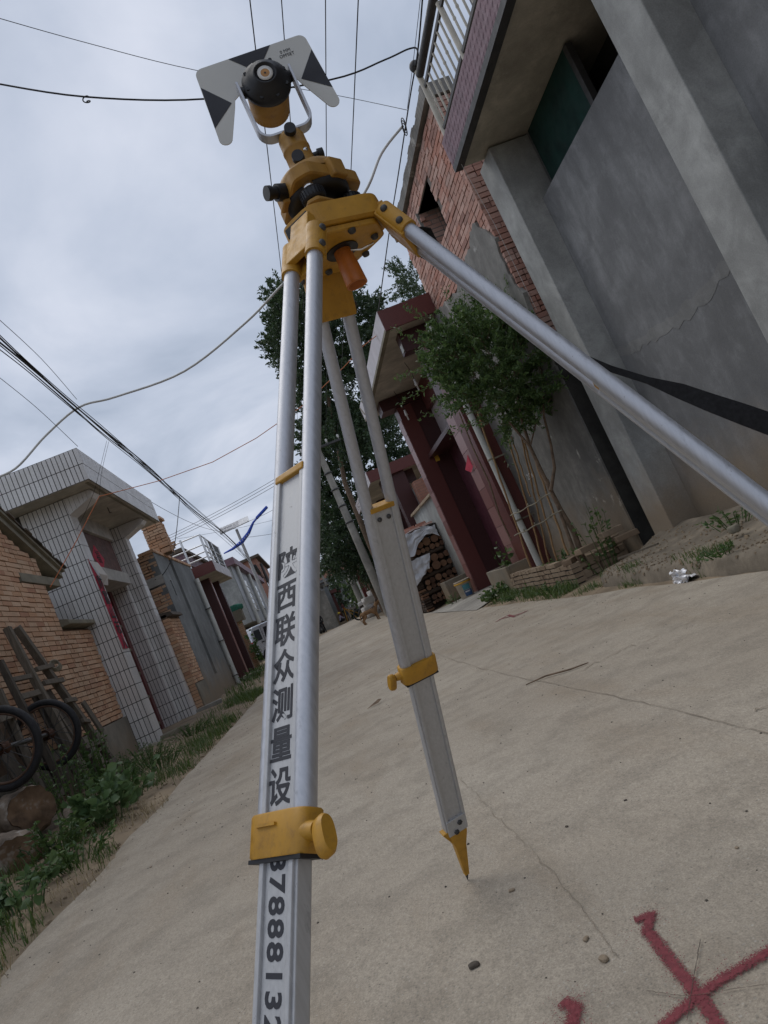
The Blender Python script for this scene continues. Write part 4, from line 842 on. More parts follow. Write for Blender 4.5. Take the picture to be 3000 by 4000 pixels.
# bucket
bk = thing('paint_bucket', 'dirty white plastic paint bucket with yellow rim and blue label', 'bucket', (2.66, 13.42, 0.02))
c = V((2.66, 13.42, 0.02)); b = MB(); b.lathe([(0.0,0),(0.125,0),(0.128,0.01),(0.155,0.34),(0.163,0.345),(0.163,0.36),(0.15,0.36),(0.12,0.02),(0,0.02)], c, n=24); b.build('body', simple('dirty_white_plastic', (0.46,0.40,0.31), 0.6, 0.3, 5), bk)
b = MB(); b.lathe([(0.157,0.30),(0.168,0.30),(0.168,0.33),(0.157,0.33)], c, n=24); b.build('rim', simple('yellow_plastic', (0.55,0.30,0.03), 0.5), bk)
def arc(z0, z1, a0, a1, r0, r1, m_, nm):
    b = MB(); n = 8; vs = []
    for z, r in ((z0, r0), (z1, r1)):
        for i in range(n+1): t = a0+(a1-a0)*i/n; vs.append(c+V((r*math.cos(t), r*math.sin(t), z)))
    b.add(vs, [(i, i+1, n+2+i, n+1+i) for i in range(n)], 0, True); return b.build(nm, m_, bk)
arc(0.17, 0.27, -2.0, -1.0, 0.1455, 0.1525, simple('teal_label', (0.09,0.27,0.30), 0.5), 'label_upper'); arc(0.05, 0.16, -2.0, -0.9, 0.1345, 0.1445, simple('blue_label', (0.045,0.10,0.22), 0.5), 'label_lower')
arc(0.11, 0.145, -1.9, -1.2, 0.1395, 0.1435, M['white'], 'label_band')
# low mud-brick planter round the shrub
bp = thing('brick_planter', 'low mud brick planter with crumbling rim around the shrub', 'planter', (2.75, 8.3, 0))
xpl = 2.52
b = MB(); b.box((xpl+0.12, 7.25, 0), (3.17, 9.45, 0.20)); b.build('soil', M['dirt'], bp)
b = MB(); b.box((xpl+0.012, 7.22, -0.02), (xpl+0.10, 9.49, 0.235)); b.build('mud_core', M['grout'], bp)
for k, (x0, yy0, yy1) in enumerate(((xpl, 7.2, 9.5),)):
    masonry(bp, 'brick', M['brick_y'], (x0, 0, 0), (0,1,0), (-1,0,0), yy0, yy1, -0.02, 0.30, 0.225, 0.053, 0.013, 0.11, lambda u, v: v < 0.24 or u > 7.7, 200, 'brick', 0.005, 61)
masonry(bp, 'brick', M['brick_y'], (0, 9.5, 0), (1,0,0), (0,-1,0), xpl, 3.1, -0.02, 0.27, 0.205, 0.050, 0.010, 0.11, None, 60, 'brick', 0.01, 62)
masonry(bp, 'brick', M['brick_y'], (0, 7.2, 0), (1,0,0), (0,-1,0), xpl+0.08, 3.15, -0.02, 0.36, 0.235, 0.058, 0.012, 0.11, lambda u, v: v < 0.14+0.42*(u-xpl), 60, 'brick', 0.02, 63)
for i, (x, y, z, r) in enumerate(((2.72,7.12,0.33,0.3),(2.98,7.0,0.39,0.1),(2.6,7.35,0.27,0.8),(3.05,6.86,0.30,-0.2))):
    q = block((x, y, z), 0.24, 0.115, 0.06, r, i+5).build('loose_brick', M['brick_y'], bp, 0.006)
# second gate farther along the right
sg = thing('second_gate', 'smaller red canopy gate with patterned fascia behind the tripod legs', 'gate', (3.0, 19.5, 0))
b = MB(); b.box((2.42, 17.52, 3.36), (4.2, 22.8, 3.6)); cn = b.build('canopy', M['soffit'], sg)
b = MB(); b.box((2.40, 17.49, 3.34), (4.2, 17.52, 3.62)); b.build('end_fascia', M['granite'], cn)
b = MB(); b.box((2.395, 17.52, 3.34), (2.42, 22.9, 3.64)); fs = b.build('front_fascia', M['palepink'], cn)
R = random.Random(2); b = MB()
for i in range(60):
    y = 18.5+R.random()*4; z = 3.40+R.random()*0.18; b.add([(2.392, y, z-0.02), (2.392, y+0.06, z), (2.392, y, z+0.025), (2.392, y-0.05, z)], [(0,1,2,3)])
tag(b.build('fascia_pattern', M['slab'], fs), kind='stuff')
b = MB(); b.box((2.9, 17.6, 0), (3.3, 18.0, 3.36)); b.build('pillar', M['granite_d'], sg)
b = MB(); b.box((2.7, 18.0, 3.05), (3.6, 18.35, 3.36)); b.build('bracket_beam', M['granite_d'], sg)
b = MB(); b.box((2.9, 21.6, 0), (3.6, 22.0, 3.36)); b.build('pillar', M['granite_d'], sg)
b = MB(); b.box((3.4, 17.9, 0), (3.5, 21.7, 2.7)); b.build('door', M['granite_d'], sg)
b = MB(); b.box((3.3, 17.02, 0), (6.5, 17.45, 2.9)); solo('rear_brick_wall', b, M['brickfar_r'], 'red brick wall glimpsed above the limewashed wall', 'wall')
b = MB(); b.lathe([(0.03,0),(0.03,0.42),(0.02,0.43),(0.055,0.47),(0.06,0.51),(0.05,0.55),(0,0.57)], (3.0, 17.8, 3.6), n=12); solo('lamp_post', b, M['pvc'], 'short white globe lamp standing on the second gate canopy', 'lamp')
b = MB(); b.box((3.3, 22.9, 0), (8, 30, 4.0)); b.build('far_wall', M['greyhouse'], tag(thing('plain_house', 'plain grey house wall beyond the second gate', 'house', (3.5, 26, 0))))
# ------------------------------------------------------------------ surveying tripod
HC = V((0.2825, 1.187, 1.357))
tp = thing('surveying_tripod', 'aluminium surveying tripod with yellow fittings standing on the concrete road', 'tripod', (HC.x, HC.y, 0))
def tri_plate(c, r, lobes, z0, z1, sharp=0.22, n=72, mi=0, bev=0.006, rot=0.0):
    b = MB(); rr = []
    for i in range(n):
        t = 2*PI*i/n; k = max(math.cos(t-l-rot) for l in lobes); rr.append(r*(1-sharp+sharp*max(0, (k-0.5)/0.5)**1.2))
    vs = []
    for z, s_ in ((z0, -bev), (z0+bev, 0), (z1-bev, 0), (z1, -bev)):
        for i in range(n): t = 2*PI*i/n; vs.append(c+V(((rr[i]+s_)*math.cos(t), (rr[i]+s_)*math.sin(t), z)))
    for j in range(3): b.add(vs, [(j*n+i, j*n+(i+1)%n, (j+1)*n+(i+1)%n, (j+1)*n+i) for i in range(n)], mi, True) if j == 0 else b.f.extend([[j*n+i, j*n+(i+1)%n, (j+1)*n+(i+1)%n, (j+1)*n+i] for i in range(n)])
    b.m += [mi]*(len(b.f)-len(b.m)); b.s += [True]*(len(b.f)-len(b.s))
    b.add(vs[:n], [tuple(range(n))[::-1]], mi); b.add(vs[-n:], [tuple(range(n))], mi); return b
AZ = [math.radians(a) for a in (224.5, 105.0, 340.0)]
SHIFT = (0.012, 0.0, 0.0); DROP = (-0.012, -0.012, -0.030); REACH = (0.92, 0.776, 0.75)
def hex_plate(c, d1, d2, lobes, z0, z1, bev=0.004, n=120, p=26, cham=0.6):
    # straight sides with cut corners; p sets how crisp the corners are
    nrm = [(l, d2) for l in lobes]+[(l+PI/3, d1) for l in lobes]; rr = []; b = MB()
    for i in range(n): t = 2*PI*i/n; rr.append(sum((max(0.0, math.cos(t-a))/d_)**p for a, d_ in nrm)**(-1.0/p))
    vs = []
    for z, s_ in ((z0, -bev), (z0+bev*cham, 0), (z1-bev*cham, 0), (z1, -bev)):
        for i in range(n): t = 2*PI*i/n; vs.append(c+V(((rr[i]+s_)*math.cos(t), (rr[i]+s_)*math.sin(t), z)))
    b.add(vs, [(j*n+i, j*n+(i+1)%n, (j+1)*n+(i+1)%n, (j+1)*n+i) for j in range(3) for i in range(n)]); b.add(vs[:n], [tuple(range(n))[::-1]]); b.add(vs[-n:], [tuple(range(n))]); return b
hd = hex_plate(HC, 0.076, 0.093, AZ, -0.022, 0.020, 0.006, 120, 14).build('head', M['yellow'], tp)
b = hex_plate(HC, 0.066, 0.078, AZ, -0.034, -0.0225, 0.003, 120, 20); b.build('underplate', M['yellow'], hd)
b = MB(); b.lathe([(0.030,-0.0365),(0.030,-0.0345)], HC, n=24); b.lathe([(0.0,-0.0362),(0.030,-0.0362)], HC, n=24); b.build('centre_opening', M['black'], hd)
for a in AZ:
    for s_ in (-0.45, 0.45):
        p = HC+V((0.062*math.cos(a+s_+0.6), 0.062*math.sin(a+s_+0.6), -0.037)); b = MB(); b.lathe([(0,-0.004),(0.006,-0.003),(0.0075,0.002)], p, n=10); b.build('screw', M['dark_metal'], hd)
# black block stands in for the shaded slot above the near leg
t0 = V((-math.sin(AZ[0]), math.cos(AZ[0]), 0)); r0 = V((math.cos(AZ[0]), math.sin(AZ[0]), 0))
b = MB(); b.obox(HC+r0*0.0925+V((0,0,0.002)), t0*0.027, r0*0.0015, V((0,0,0.008))); b.build('slot', M['black'], hd)
# orange centring bolt grip
bd = V((0.0, 0.0, -1)).normalized(); o_ = HC+V((0.0, 0.0, -0.03))
b = MB(); b.lathe([(0.0155,0),(0.0165,0.026),(0.0175,0.030),(0.0192,0.070),(0.0192,0.072),(0.0162,0.072),(0.0158,0.045),(0,0.044)], o_, bd, 28); b.build('centring_bolt', M['orange'], tp)
b = MB(); b.tube([HC+V((0.0,-0.005,-0.037)), HC+V((0.03,-0.012,-0.05)), HC+V((0.055,-0.01,-0.045))], 0.0018, 6); b.build('plumb_hook', M['chrome'], tp)
TUBE_R, TW = 0.0124, 0.0295
def leg(k, cap_s, clamp_s, wing):
    a = AZ[k]; rad = V((math.cos(a), math.sin(a), 0)); tan = V((-math.sin(a), math.cos(a), 0)); hinge = HC+rad*0.095+tan*SHIFT[k]+V((0,0,DROP[k])); foot = V((HC.x, HC.y, 0))+rad*REACH[k]+tan*SHIFT[k]
    if k == 2:      # this leg swings round towards the camera side
        hr = V((math.cos(-0.35), math.sin(-0.35), 0)); hinge = HC+hr*0.098+V((0,0,-0.028)); q = EYE+ray(1600*1.8083, 1056*1.8083)*0.95; foot = hinge+(q-hinge)*(hinge.z/(hinge.z-q.z)); dl = (foot-hinge).normalized(); vv = (hinge+dl*0.5-EYE).normalized(); vp = (vv-dl*vv.dot(dl)).normalized(); tan = (vp*0.985-dl.cross(vp)*0.17).normalized(); rad = dl.cross(tan); rad = rad if rad.z > 0 else -rad
    d = (foot-hinge); L = d.length; d.normalize(); outw = tan.cross(d); outw = outw if outw.dot(rad) > 0 else -outw
    P_ = lambda s_, u=0.0, v=0.0: hinge+d*s_+tan*u+outw*v
    lg = MB()
    for s_ in (-1, 1): lg.cyl(P_(0.05, s_*(TW-0.001)), P_(clamp_s+0.02, s_*TW), TUBE_R, TUBE_R, 28)
    lo = lg.build('leg', M['alu'], tp)
    tag(lo, ('twin tube leg nearest the camera with black lettering', 'twin tube leg on the far side with worn clamp', 'twin tube leg running out to the right')[k])
    # hinge casting: two round sockets joined by a web, pinned to the head lug
    b = MB()
    c0, c1 = ((0.028, 0.090), (0.0, 0.088), (0.0, 0.066))[k]; cm, ch2 = (c0+c1)/2, (c1-c0)/2
    for s_ in (-1, 1): b.cyl(P_(c0, s_*TW), P_(c1, s_*TW), TUBE_R+0.004, None, 22)
    b.obox(P_(cm-0.006, 0, 0.010), tan*TW, outw*0.0055, d*(ch2-0.006)); b.obox(P_(cm, 0, -0.012), tan*(TW+0.010), outw*0.0035, d*(ch2+0.004))
    b.obox(P_(c0*0.6-0.004, 0, 0), tan*0.022, outw*0.012, d*(0.012+c0*0.5)); rh = V(((hinge-HC).x, (hinge-HC).y, 0)).normalized(); b.obox(HC+rh*0.080+V((0,0,-0.010)), V((-rh.y, rh.x, 0))*0.020, rh*0.020, V((0,0,0.011)))
    hb = b.build('hinge_casting', M['yellow'], lo, 0.0015)
    for s_ in (-1, 1):
        for q in (c0+0.012, c1-0.014):
            b = MB(); sg = 1; 
            for e2 in (-1, 1): b.lathe([(0.0062,-0.001),(0.0062,0.002),(0.004,0.004),(0,0.0045)], P_(q, s_*(TW+TUBE_R+0.0035), e2*0.0)+tan*s_*0.0005, tan*s_, 10) if e2 > 0 else None
            b.build('rivet', M['dark_metal'], hb)
    # sliding inner leg
    sl = MB(); sl.obox(P_((cap_s+L-0.165)/2), tan*0.0205, outw*0.0085, d*(L-0.165-cap_s)/2)
    for s_ in (-1, 1): sl.obox(P_((cap_s+L-0.165)/2, s_*0.0235), tan*0.0035, outw*0.0125, d*(L-0.165-cap_s)/2); sl.obox(P_((clamp_s+0.03+L-0.165)/2, s_*0.0285), tan*0.0022, outw*0.009, d*(L-0.165-clamp_s-0.03)/2)
    so = sl.build('sliding_leg', M['alu_panel'], lo, 0.0012)
    b = MB(); b.obox(P_(cap_s-0.004), tan*(0.0285 if k < 2 else 0.016), outw*(0.0145 if k < 2 else 0.009), d*0.0055); b.build('end_cap', M['yellow'], so, 0.002)
    if k == 1:
        for s_ in (-0.011, 0.011):
            b = MB(); b.lathe([(0.0052,-0.001),(0.0052,0.002),(0,0.003)], P_(cap_s+0.02, s_, -0.0087), -outw, 10); b.build('rivet', M['dark_metal'], so)
    # clamp band and wing screw
    b = MB(); n = 36; hw, hd_ = TW+TUBE_R+0.004, TUBE_R+0.005; prof = []
    for i in range(n):
        t = 2*PI*i/n; ct, st_ = math.cos(t), math.sin(t); prof.append((math.copysign(abs(ct)**0.35, ct)*hw, math.copysign(abs(st_)**0.55, st_)*hd_))
    vs = []
    for s_, g_ in ((clamp_s-0.002, 0.95), (clamp_s, 1), (clamp_s+0.038, 1), (clamp_s+0.040, 0.95)):
        for u, v in prof: vs.append(P_(s_, u*g_, v*g_))
    b.add(vs, [(j*n+i, j*n+(i+1)%n, (j+1)*n+(i+1)%n, (j+1)*n+i) for j in range(3) for i in range(n)], 0, True); b.add(vs[:n], [tuple(range(n))[::-1]]); b.add(vs[-n:], [tuple(range(n))])
    b.cyl(P_(clamp_s+0.020, hw-0.012, 0.004), P_(clamp_s+0.020, hw+0.010, 0.006), 0.012, 0.008, 18)
    cb = b.build('clamp_band', M['yellow'], lo)
    b = MB(); b.obox(P_(clamp_s+0.0420, 0, 0), tan*(TW+TUBE_R), outw*0.015, d*0.0020); b.build('clamp_gasket', M['black'], cb)
    b = MB(); b.obox(P_(clamp_s+0.010, -0.010, hd_+0.001), tan*0.016, outw*0.002, d*0.0015); b.build('pressed_lip', M['yellow'], cb)
    b = MB(); b.cyl(P_(clamp_s+0.020, hw+0.006, 0.006), P_(clamp_s+0.022, hw+0.022, 0.006), 0.0045, None, 12); b.build('clamp_screw', M['dark_metal'], cb)
    b = MB(); wa = (d*math.cos(wing)+tan*math.sin(wing)).normalized(); wb = outw; wt = wa.cross(wb); c_ = P_(clamp_s+0.027, hw+0.021, 0.006); nn = 24; vs = []
    for u, g_ in ((-0.0075, 0.86), (-0.004, 1), (0.004, 1), (0.0075, 0.86)):
        for i in range(nn):
            t = 2*PI*i/nn; vs.append(c_+wt*(u+0.003*math.cos(t))+wa*0.0195*g_*math.copysign(abs(math.cos(t))**0.7, math.cos(t))+wb*0.0100*g_*math.sin(t))
    b.add(vs, [(j*nn+i, j*nn+(i+1)%nn, (j+1)*nn+(i+1)%nn, (j+1)*nn+i) for j in range(3) for i in range(nn)], 0, True); b.add(vs[:nn], [tuple(range(nn))[::-1]]); b.add(vs[-nn:], [tuple(range(nn))])
    b.build('wing_knob', M['yellow'], cb)
    # spiked shoe
    b = MB(); q0 = L-0.168; b.obox(P_(q0-0.02), tan*0.027, outw*0.015, d*0.022); so2 = b.build('shoe_plate', M['alu_panel'], lo, 0.001)
    for q in (-0.012, 0.010):
        b = MB(); b.lathe([(0.007,-0.001),(0.007,0.003),(0.003,0.004)], P_(q0-0.014+q, 0.006*q/0.01, -0.0152), -outw, 6); b.build('bolt', M['dark_metal'], so2)
    b = MB(); vs = []
    for s_, u, v in ((q0, 0.024, 0.0125), (q0+0.012, 0.024, 0.0125), (q0+0.05, 0.015, 0.010), (q0+0.115, 0.009, 0.0075), (L-0.022, 0.006, 0.006)):
        for sx, sy in ((-1,-1),(1,-1),(1,1),(-1,1)): vs.append(P_(s_, sx*u, sy*v))
    b.add(vs, [(j*4+i, j*4+(i+1)%4, (j+1)*4+(i+1)%4, (j+1)*4+i) for j in range(4) for i in range(4)]); b.add(vs[:4], [(3,2,1,0)]); b.add(vs[-4:], [(0,1,2,3)])
    b.obox(P_(q0+0.018, 0.012, 0), tan*0.002, outw*0.006, d*0.03)
    b.hexa([P_(q0-0.010, 0.022, 0.010), P_(q0-0.010, 0.022, -0.010), P_(q0-0.010, 0.040, -0.010), P_(q0-0.010, 0.040, 0.010), P_(q0+0.040, 0.014, 0.007), P_(q0+0.040, 0.014, -0.007), P_(q0+0.034, 0.018, -0.007), P_(q0+0.034, 0.018, 0.007)])
    sp = b.build('foot_spike', M['yellow'], lo, 0.0015); b = MB(); b.cyl(P_(L-0.022), P_(L), 0.0055, 0.0008, 10); b.build('steel_point', M['dark_metal'], sp)
    for i in range(7):
        b = MB(); b.obox(P_(q0-0.008+0.0055*i, 0.0400-0.0030*i, 0), tan*0.0010, outw*0.010, d*0.0012); b.build('tread_rib', M['yellow'], sp)
    return P_, tan, d, outw, so, L
PA, tanA, dA, outA, slA, LA = leg(0, 0.487, 0.893, 0.45)
leg(1, 0.484, 0.856, 0.3); leg(2, 0.48, 0.90, 0.3)
for i, ch_ in enumerate('陕西联众测量设备'):
    text_mesh(ch_, 0.0395, M['plate_k'], 'lettering', slA, PA(0.612+0.0428*i, -0.002, 0.0088), tanA, -dA, 0.0002, 0.0007)
for i, ch_ in enumerate('87888132'):
    text_mesh(ch_, 0.0335, M['plate_k'], 'lettering', slA, PA(0.937+0.0190*i, -0.002, 0.0088), dA, tanA, 0.0002, 0.0008)
# ------------------------------------------------------------------ tribrach
tb_ = thing('tribrach', 'ochre tribrach with three black footscrews on the tripod head', 'tribrach', HC+V((0,0,0.02)))
TZ = [a+math.radians(16) for a in AZ]; TZ = [math.radians(a) for a in (250, 130, 10)]
hex_plate(HC, 0.049, 0.080, TZ, 0.0205, 0.036, 0.007, 120, 40, 0.9).build('base_plate', M['yellow_b'], tb_)
hex_plate(HC, 0.036, 0.062, TZ, 0.036, 0.040, 0.001).build('spring_plate', M['black'], tb_)
for a in TZ:
    p = HC+V((0.054*math.cos(a), 0.054*math.sin(a), 0)); b = MB()
    b.lathe([(0.0,0.037),(0.016,0.037),(0.021,0.041),(0.021,0.056),(0.017,0.060),(0.009,0.061),(0.009,0.068)], p, n=24)
    for i in range(24): t = 2*PI*i/24; b.obox(p+V((0.0208*math.cos(t), 0.0208*math.sin(t), 0.0485)), V((0.0012*math.cos(t),0.0012*math.sin(t),0)), V((-0.0012*math.sin(t),0.0012*math.cos(t),0)), V((0,0,0.007)))
    fsx = b.build('footscrew', M['black'], tb_); b = MB(); b.lathe([(0.0088,0.0605),(0.0105,0.062),(0.0105,0.073),(0.008,0.076)], p, n=18); b.build('screw_collar', M['chrome'], fsx)
b = hex_plate(HC, 0.056, 0.083, TZ, 0.072, 0.096, 0.004, 120, 18); bo = b.build('body', M['yellow_b'], tb_)
b = MB(); b.lathe([(0.0,0.060),(0.050,0.060),(0.058,0.066),(0.0585,0.073)], HC, n=40); b.build('bubble_skirt', M['black'], bo)
b = MB(); b.lathe([(0.0605,0.0955),(0.060,0.104),(0.056,0.112),(0.050,0.117),(0.0,0.118)], HC, n=48); b.build('collar', M['yellow_b'], bo)
for a in TZ:
    p = HC+V((0.062*math.cos(a+1.05), 0.062*math.sin(a+1.05), 0.085)); b = MB(); d_ = V((math.cos(a+1.05), math.sin(a+1.05), 0)); t_ = V((-d_.y, d_.x, 0)); b.obox(p-d_*0.006, t_*0.017, d_*0.012, V((0,0,0.017))); b.build('side_boss', M['yellow_b'], bo, 0.003)
# ------------------------------------------------------------------ prism, carrier and target plate
na = math.radians(12); _n = V((-HC.x, -HC.y, 0)).normalized(); NF = V((_n.x*math.cos(na)-_n.y*math.sin(na), _n.x*math.sin(na)+_n.y*math.cos(na), 0)); LT = V((-NF.y, NF.x, 0)); UP = V((0,0,1))
def TL(x, z, y=0.0): return HC+LT*x+UP*z+NF*y
kd = -LT*0.9+NF*0.43; kd.normalize()
b = MB(); c_ = HC+V((0,0,0.088))+kd*0.055; b.cyl(c_, c_+kd*0.022, 0.0145, 0.0145, 20); b.cyl(c_+kd*0.022, c_+kd*0.033, 0.0105, None, 16); b.cyl(c_+kd*0.033, c_+kd*0.041, 0.0125, None, 16); b.build('clamp_knob', M['black'], tb_)
pt = thing('prism_target', 'reflector prism with white and black target plate on the tribrach', 'survey prism', HC+V((0,0,0.118)))
b = MB(); b.lathe([(0.040,0.118),(0.040,0.121),(0.026,0.125),(0.0245,0.128),(0.0240,0.165),(0.0250,0.166),(0.0250,0.170),(0.0240,0.171),(0.0240,0.192),(0.0210,0.200),(0.0,0.200)], HC, n=36); st_ = b.build('carrier_stem', M['yellow_b'], pt)
for x, z, y, dr_, r_, l_ in ((-0.002, 0.188, 0.022, NF, 0.0108, 0.017), (0.022, 0.147, 0.004, LT, 0.0085, 0.020), (-0.008, 0.131, 0.024, (NF-LT*0.15).normalized(), 0.0112, 0.022)):
    b = MB(); p = TL(x, z, y); b.cyl(p, p+dr_*(l_-0.009), 0.005, None, 12); b.cyl(p+dr_*(l_-0.010), p+dr_*l_, r_, r_*0.94, 22); b.build('knob', M['black'], st_)
b = MB(); p = TL(0.011, 0.152, 0.0215); b.lathe([(0.004,-0.001),(0.004,0.001),(0,0.002)], p, NF+LT*0.4, 12); b.build('screw', M['chrome'], st_)
# U bracket
path = [(-0.050, 0.322), (-0.0495, 0.235)]+[(-0.0495+0.022*(1-math.cos(t)), 0.226-0.022*math.sin(t)) for t in [i*PI/12 for i in range(0, 7)]]
path = path+[(-x, z) for x, z in path[::-1]]
b = MB(); wv = 0.0115; th = 0.0022; vs = []
for i, (x, z) in enumerate(path):
    p0 = path[max(0, i-1)]; p1 = path[min(len(path)-1, i+1)]; tx, tz = p1[0]-p0[0], p1[1]-p0[1]; l_ = math.hypot(tx, tz); nx, nz_ = tz/l_, -tx/l_
    for s_, e2 in ((1, 1), (1, -1), (-1, -1), (-1, 1)): vs.append(TL(x+nx*th*s_, z+nz_*th*s_, wv*e2))
m_ = len(path); b.add(vs, [(i*4+j, i*4+(j+1)%4, (i+1)*4+(j+1)%4, (i+1)*4+j) for i in range(m_-1) for j in range(4)]); b.add(vs[:4], [(3,2,1,0)]); b.add(vs[-4:], [(0,1,2,3)]); br = b.build('bracket', M['alu'], pt, 0.0006)
for s_ in (-1, 1):
    b = MB(); b.cyl(TL(s_*0.052, 0.312), TL(s_*0.0485, 0.312), 0.0115, None, 20); b.build('pivot_disc', M['alu'], br)
# target plate
def corner(cx, cz, r_, a0, a1, n=5): return [(cx+r_*math.cos(a0+(a1-a0)*i/n), cz+r_*math.sin(a0+(a1-a0)*i/n)) for i in range(n+1)]
right = corner(0.094, 0.380, 0.014, PI/2, 0.04)+[(0.1165, 0.252)]+corner(0.1045, 0.250, 0.0125, 0.1, -2.6, 7)+[(0.066, 0.300), (0.060, 0.314), (0.050, 0.320), (0.030, 0.322)]
poly = right+[(-x, z) for x, z in right[::-1]]
b = MB(); b.ext([TL(x, z, -0.020) for x, z in poly], NF*-0.0022); pl = b.build('target_plate', M['plate_w'], pt, fix=True)
for tri in (((-0.041,0.3935),(0.041,0.3935),(0.0,0.350)), ((-0.1085,0.358),(-0.068,0.310),(-0.1150,0.274)), ((0.1085,0.358),(0.068,0.310),(0.1150,0.274))):
    b = MB(); b.add([TL(x, z, -0.0194) for x, z in tri], [(0,1,2)]); b.build('black_triangle', M['plate_k'], pl)
text_mesh('0 MM\nOFFSET', 0.0088, M['plate_k'], 'offset_lettering', pl, TL(0.062, 0.368, -0.0194), LT, UP, 0.0001)
# prism housing
o_ = TL(0, 0.305, 0.0)
b = MB(); b.lathe([(0.0,-0.070),(0.033,-0.070),(0.036,-0.066),(0.0385,-0.02),(0.0395,-0.002)], o_, NF, 40); ca_ = b.build('canister', M['yellow_b'], pt)
b = MB()
for i in range(36): t = 2*PI*i/36; d_ = LT*math.cos(t)+UP*math.sin(t); b.obox(o_-NF*0.055+d_*0.0358, d_*0.0009, NF*0.010, d_.cross(NF)*0.0009)
b.build('grip_ribs', M['yellow_b'], ca_)
b = MB(); b.lathe([(0.040,-0.002),(0.0435,0.000),(0.0440,0.008),(0.0420,0.012),(0.030,0.026),(0.0215,0.031),(0.0205,0.033),(0.0185,0.033),(0.0175,0.030),(0.0,0.030)], o_, NF, 44); hs = b.build('housing', M['black'], pt)
for i in range(8): t = 2*PI*i/8+0.2; b = MB(); b.cyl(o_+(LT*math.cos(t)+UP*math.sin(t))*0.037+NF*0.012, o_+(LT*math.cos(t)+UP*math.sin(t))*0.037+NF*0.0185, 0.0035, None, 8); b.build('housing_screw', M['black'], hs)
b = MB(); b.lathe([(0.0080,0.0312),(0.0138,0.0312),(0.0138,0.0304)], o_, NF, 32); b.build('white_ring', M['white'], hs)
b = MB(); b.lathe([(0.0,0.0309),(0.0081,0.0309)], o_, NF, 28); b.build('prism_glass', M['amber'], hs); b = MB(); b.lathe([(0.0,0.0311),(0.002,0.0311)], o_, NF, 12); b.build('centre_dot', M['ink'], hs)
for s_ in (-1, 1):
    b = MB(); b.cyl(TL(s_*0.040, 0.307), TL(s_*0.0485, 0.307), 0.012, 0.009, 16); b.build('trunnion', M['black'], hs)
# carrying strap
def ribbon(name, pts, w_, mat_, par, upv, th=0.0015):
    b = MB(); vs = []
    for i, p in enumerate(pts):
        p = V(p); d_ = (V(pts[min(i+1, len(pts)-1)])-V(pts[max(i-1, 0)])).normalized(); ww = w_[i] if isinstance(w_, list) else w_; u_ = V(upv[i] if isinstance(upv, list) else upv); u_ = (u_-d_*u_.dot(d_)).normalized(); n_ = d_.cross(u_)
        for su, sn in ((-1,-1),(1,-1),(1,1),(-1,1)): vs.append(p+u_*ww/2*su+n_*th*sn)
    b.add(vs, [(i*4+j, i*4+(j+1)%4, (i+1)*4+(j+1)%4, (i+1)*4+j) for i in range(len(pts)-1) for j in range(4)], 0, False); b.add(vs[:4], [(3,2,1,0)]); b.add(vs[-4:], [(0,1,2,3)]); return b.build(name, mat_, par)
def D(x, y, s_): return EYE+ray(x*1.8083, y*1.8083)*s_
sp_ = thing('carrying_strap', 'black webbing carrying strap slung from the right tripod leg', 'strap', D(1215, 752, 1.28))
pts = [D(1180,742,1.30), D(1235,765,1.29), D(1320,797,1.27), D(1400,822,1.25), D(1470,845,1.23), D(1530,868,1.21), D(1600,893,1.19), D(1680,922,1.17), D(1800,965,1.15)]
ribbon('strap', pts, [0.020,0.016,0.011,0.012,0.026,0.030,0.034,0.036,0.036], M['webbing'], sp_, [c_u]*3+[c_u+c_r*0.3]*6)
pts = [D(876,512,1.245), D(884,498,1.25), D(905,492,1.26), D(922,500,1.27), D(930,520,1.275), D(945,545,1.28), D(962,575,1.29)]
ribbon('strap_loop', pts, [0.012,0.014,0.016,0.018,0.020,0.022,0.022], M['webbing'], sp_, c_r)
pts = [D(884,520,1.25), D(893,530,1.26), D(905,545,1.265), D(925,556,1.27), D(950,570,1.28)]
ribbon('strap_loop', pts, 0.012, M['webbing'], sp_, c_r)
# ------------------------------------------------------------------ foliage helpers
RS = np.random.RandomState(5)
def unit(a): return a/np.maximum(np.linalg.norm(a, axis=1, keepdims=True), 1e-9)
def leaves(name, C, A, L, W, mat_, parent=None, fold=0.18, roundness=0.5):
    """C base points, A axis directions; each leaf two folded halves (8 triangles at most)"""
    n = len(C); A = unit(A); S = unit(np.cross(A, RS.normal(size=(n, 3)))); N = np.cross(A, S)
    L = np.asarray(L).reshape(-1, 1)*np.ones((n, 1)); W = np.asarray(W).reshape(-1, 1)*np.ones((n, 1))
    p0 = C; l1 = C+A*L*0.30+S*W*0.42+N*W*fold; l2 = C+A*L*0.68+S*W*(0.2+0.25*roundness)+N*W*fold; tip = C+A*L-N*L*0.06; r2 = C+A*L*0.68-S*W*(0.2+0.25*roundness)+N*W*fold; r1 = C+A*L*0.30-S*W*0.42+N*W*fold
    vs = np.stack([p0, l1, l2, tip, r2, r1], 1).reshape(-1, 3); i = (np.arange(n)*6)[:, None]
    fs = np.concatenate([i+np.array([[0,1,2,3]]), i+np.array([[0,3,4,5]])], 0)
    return npmesh(name, vs, fs, mat_, parent)
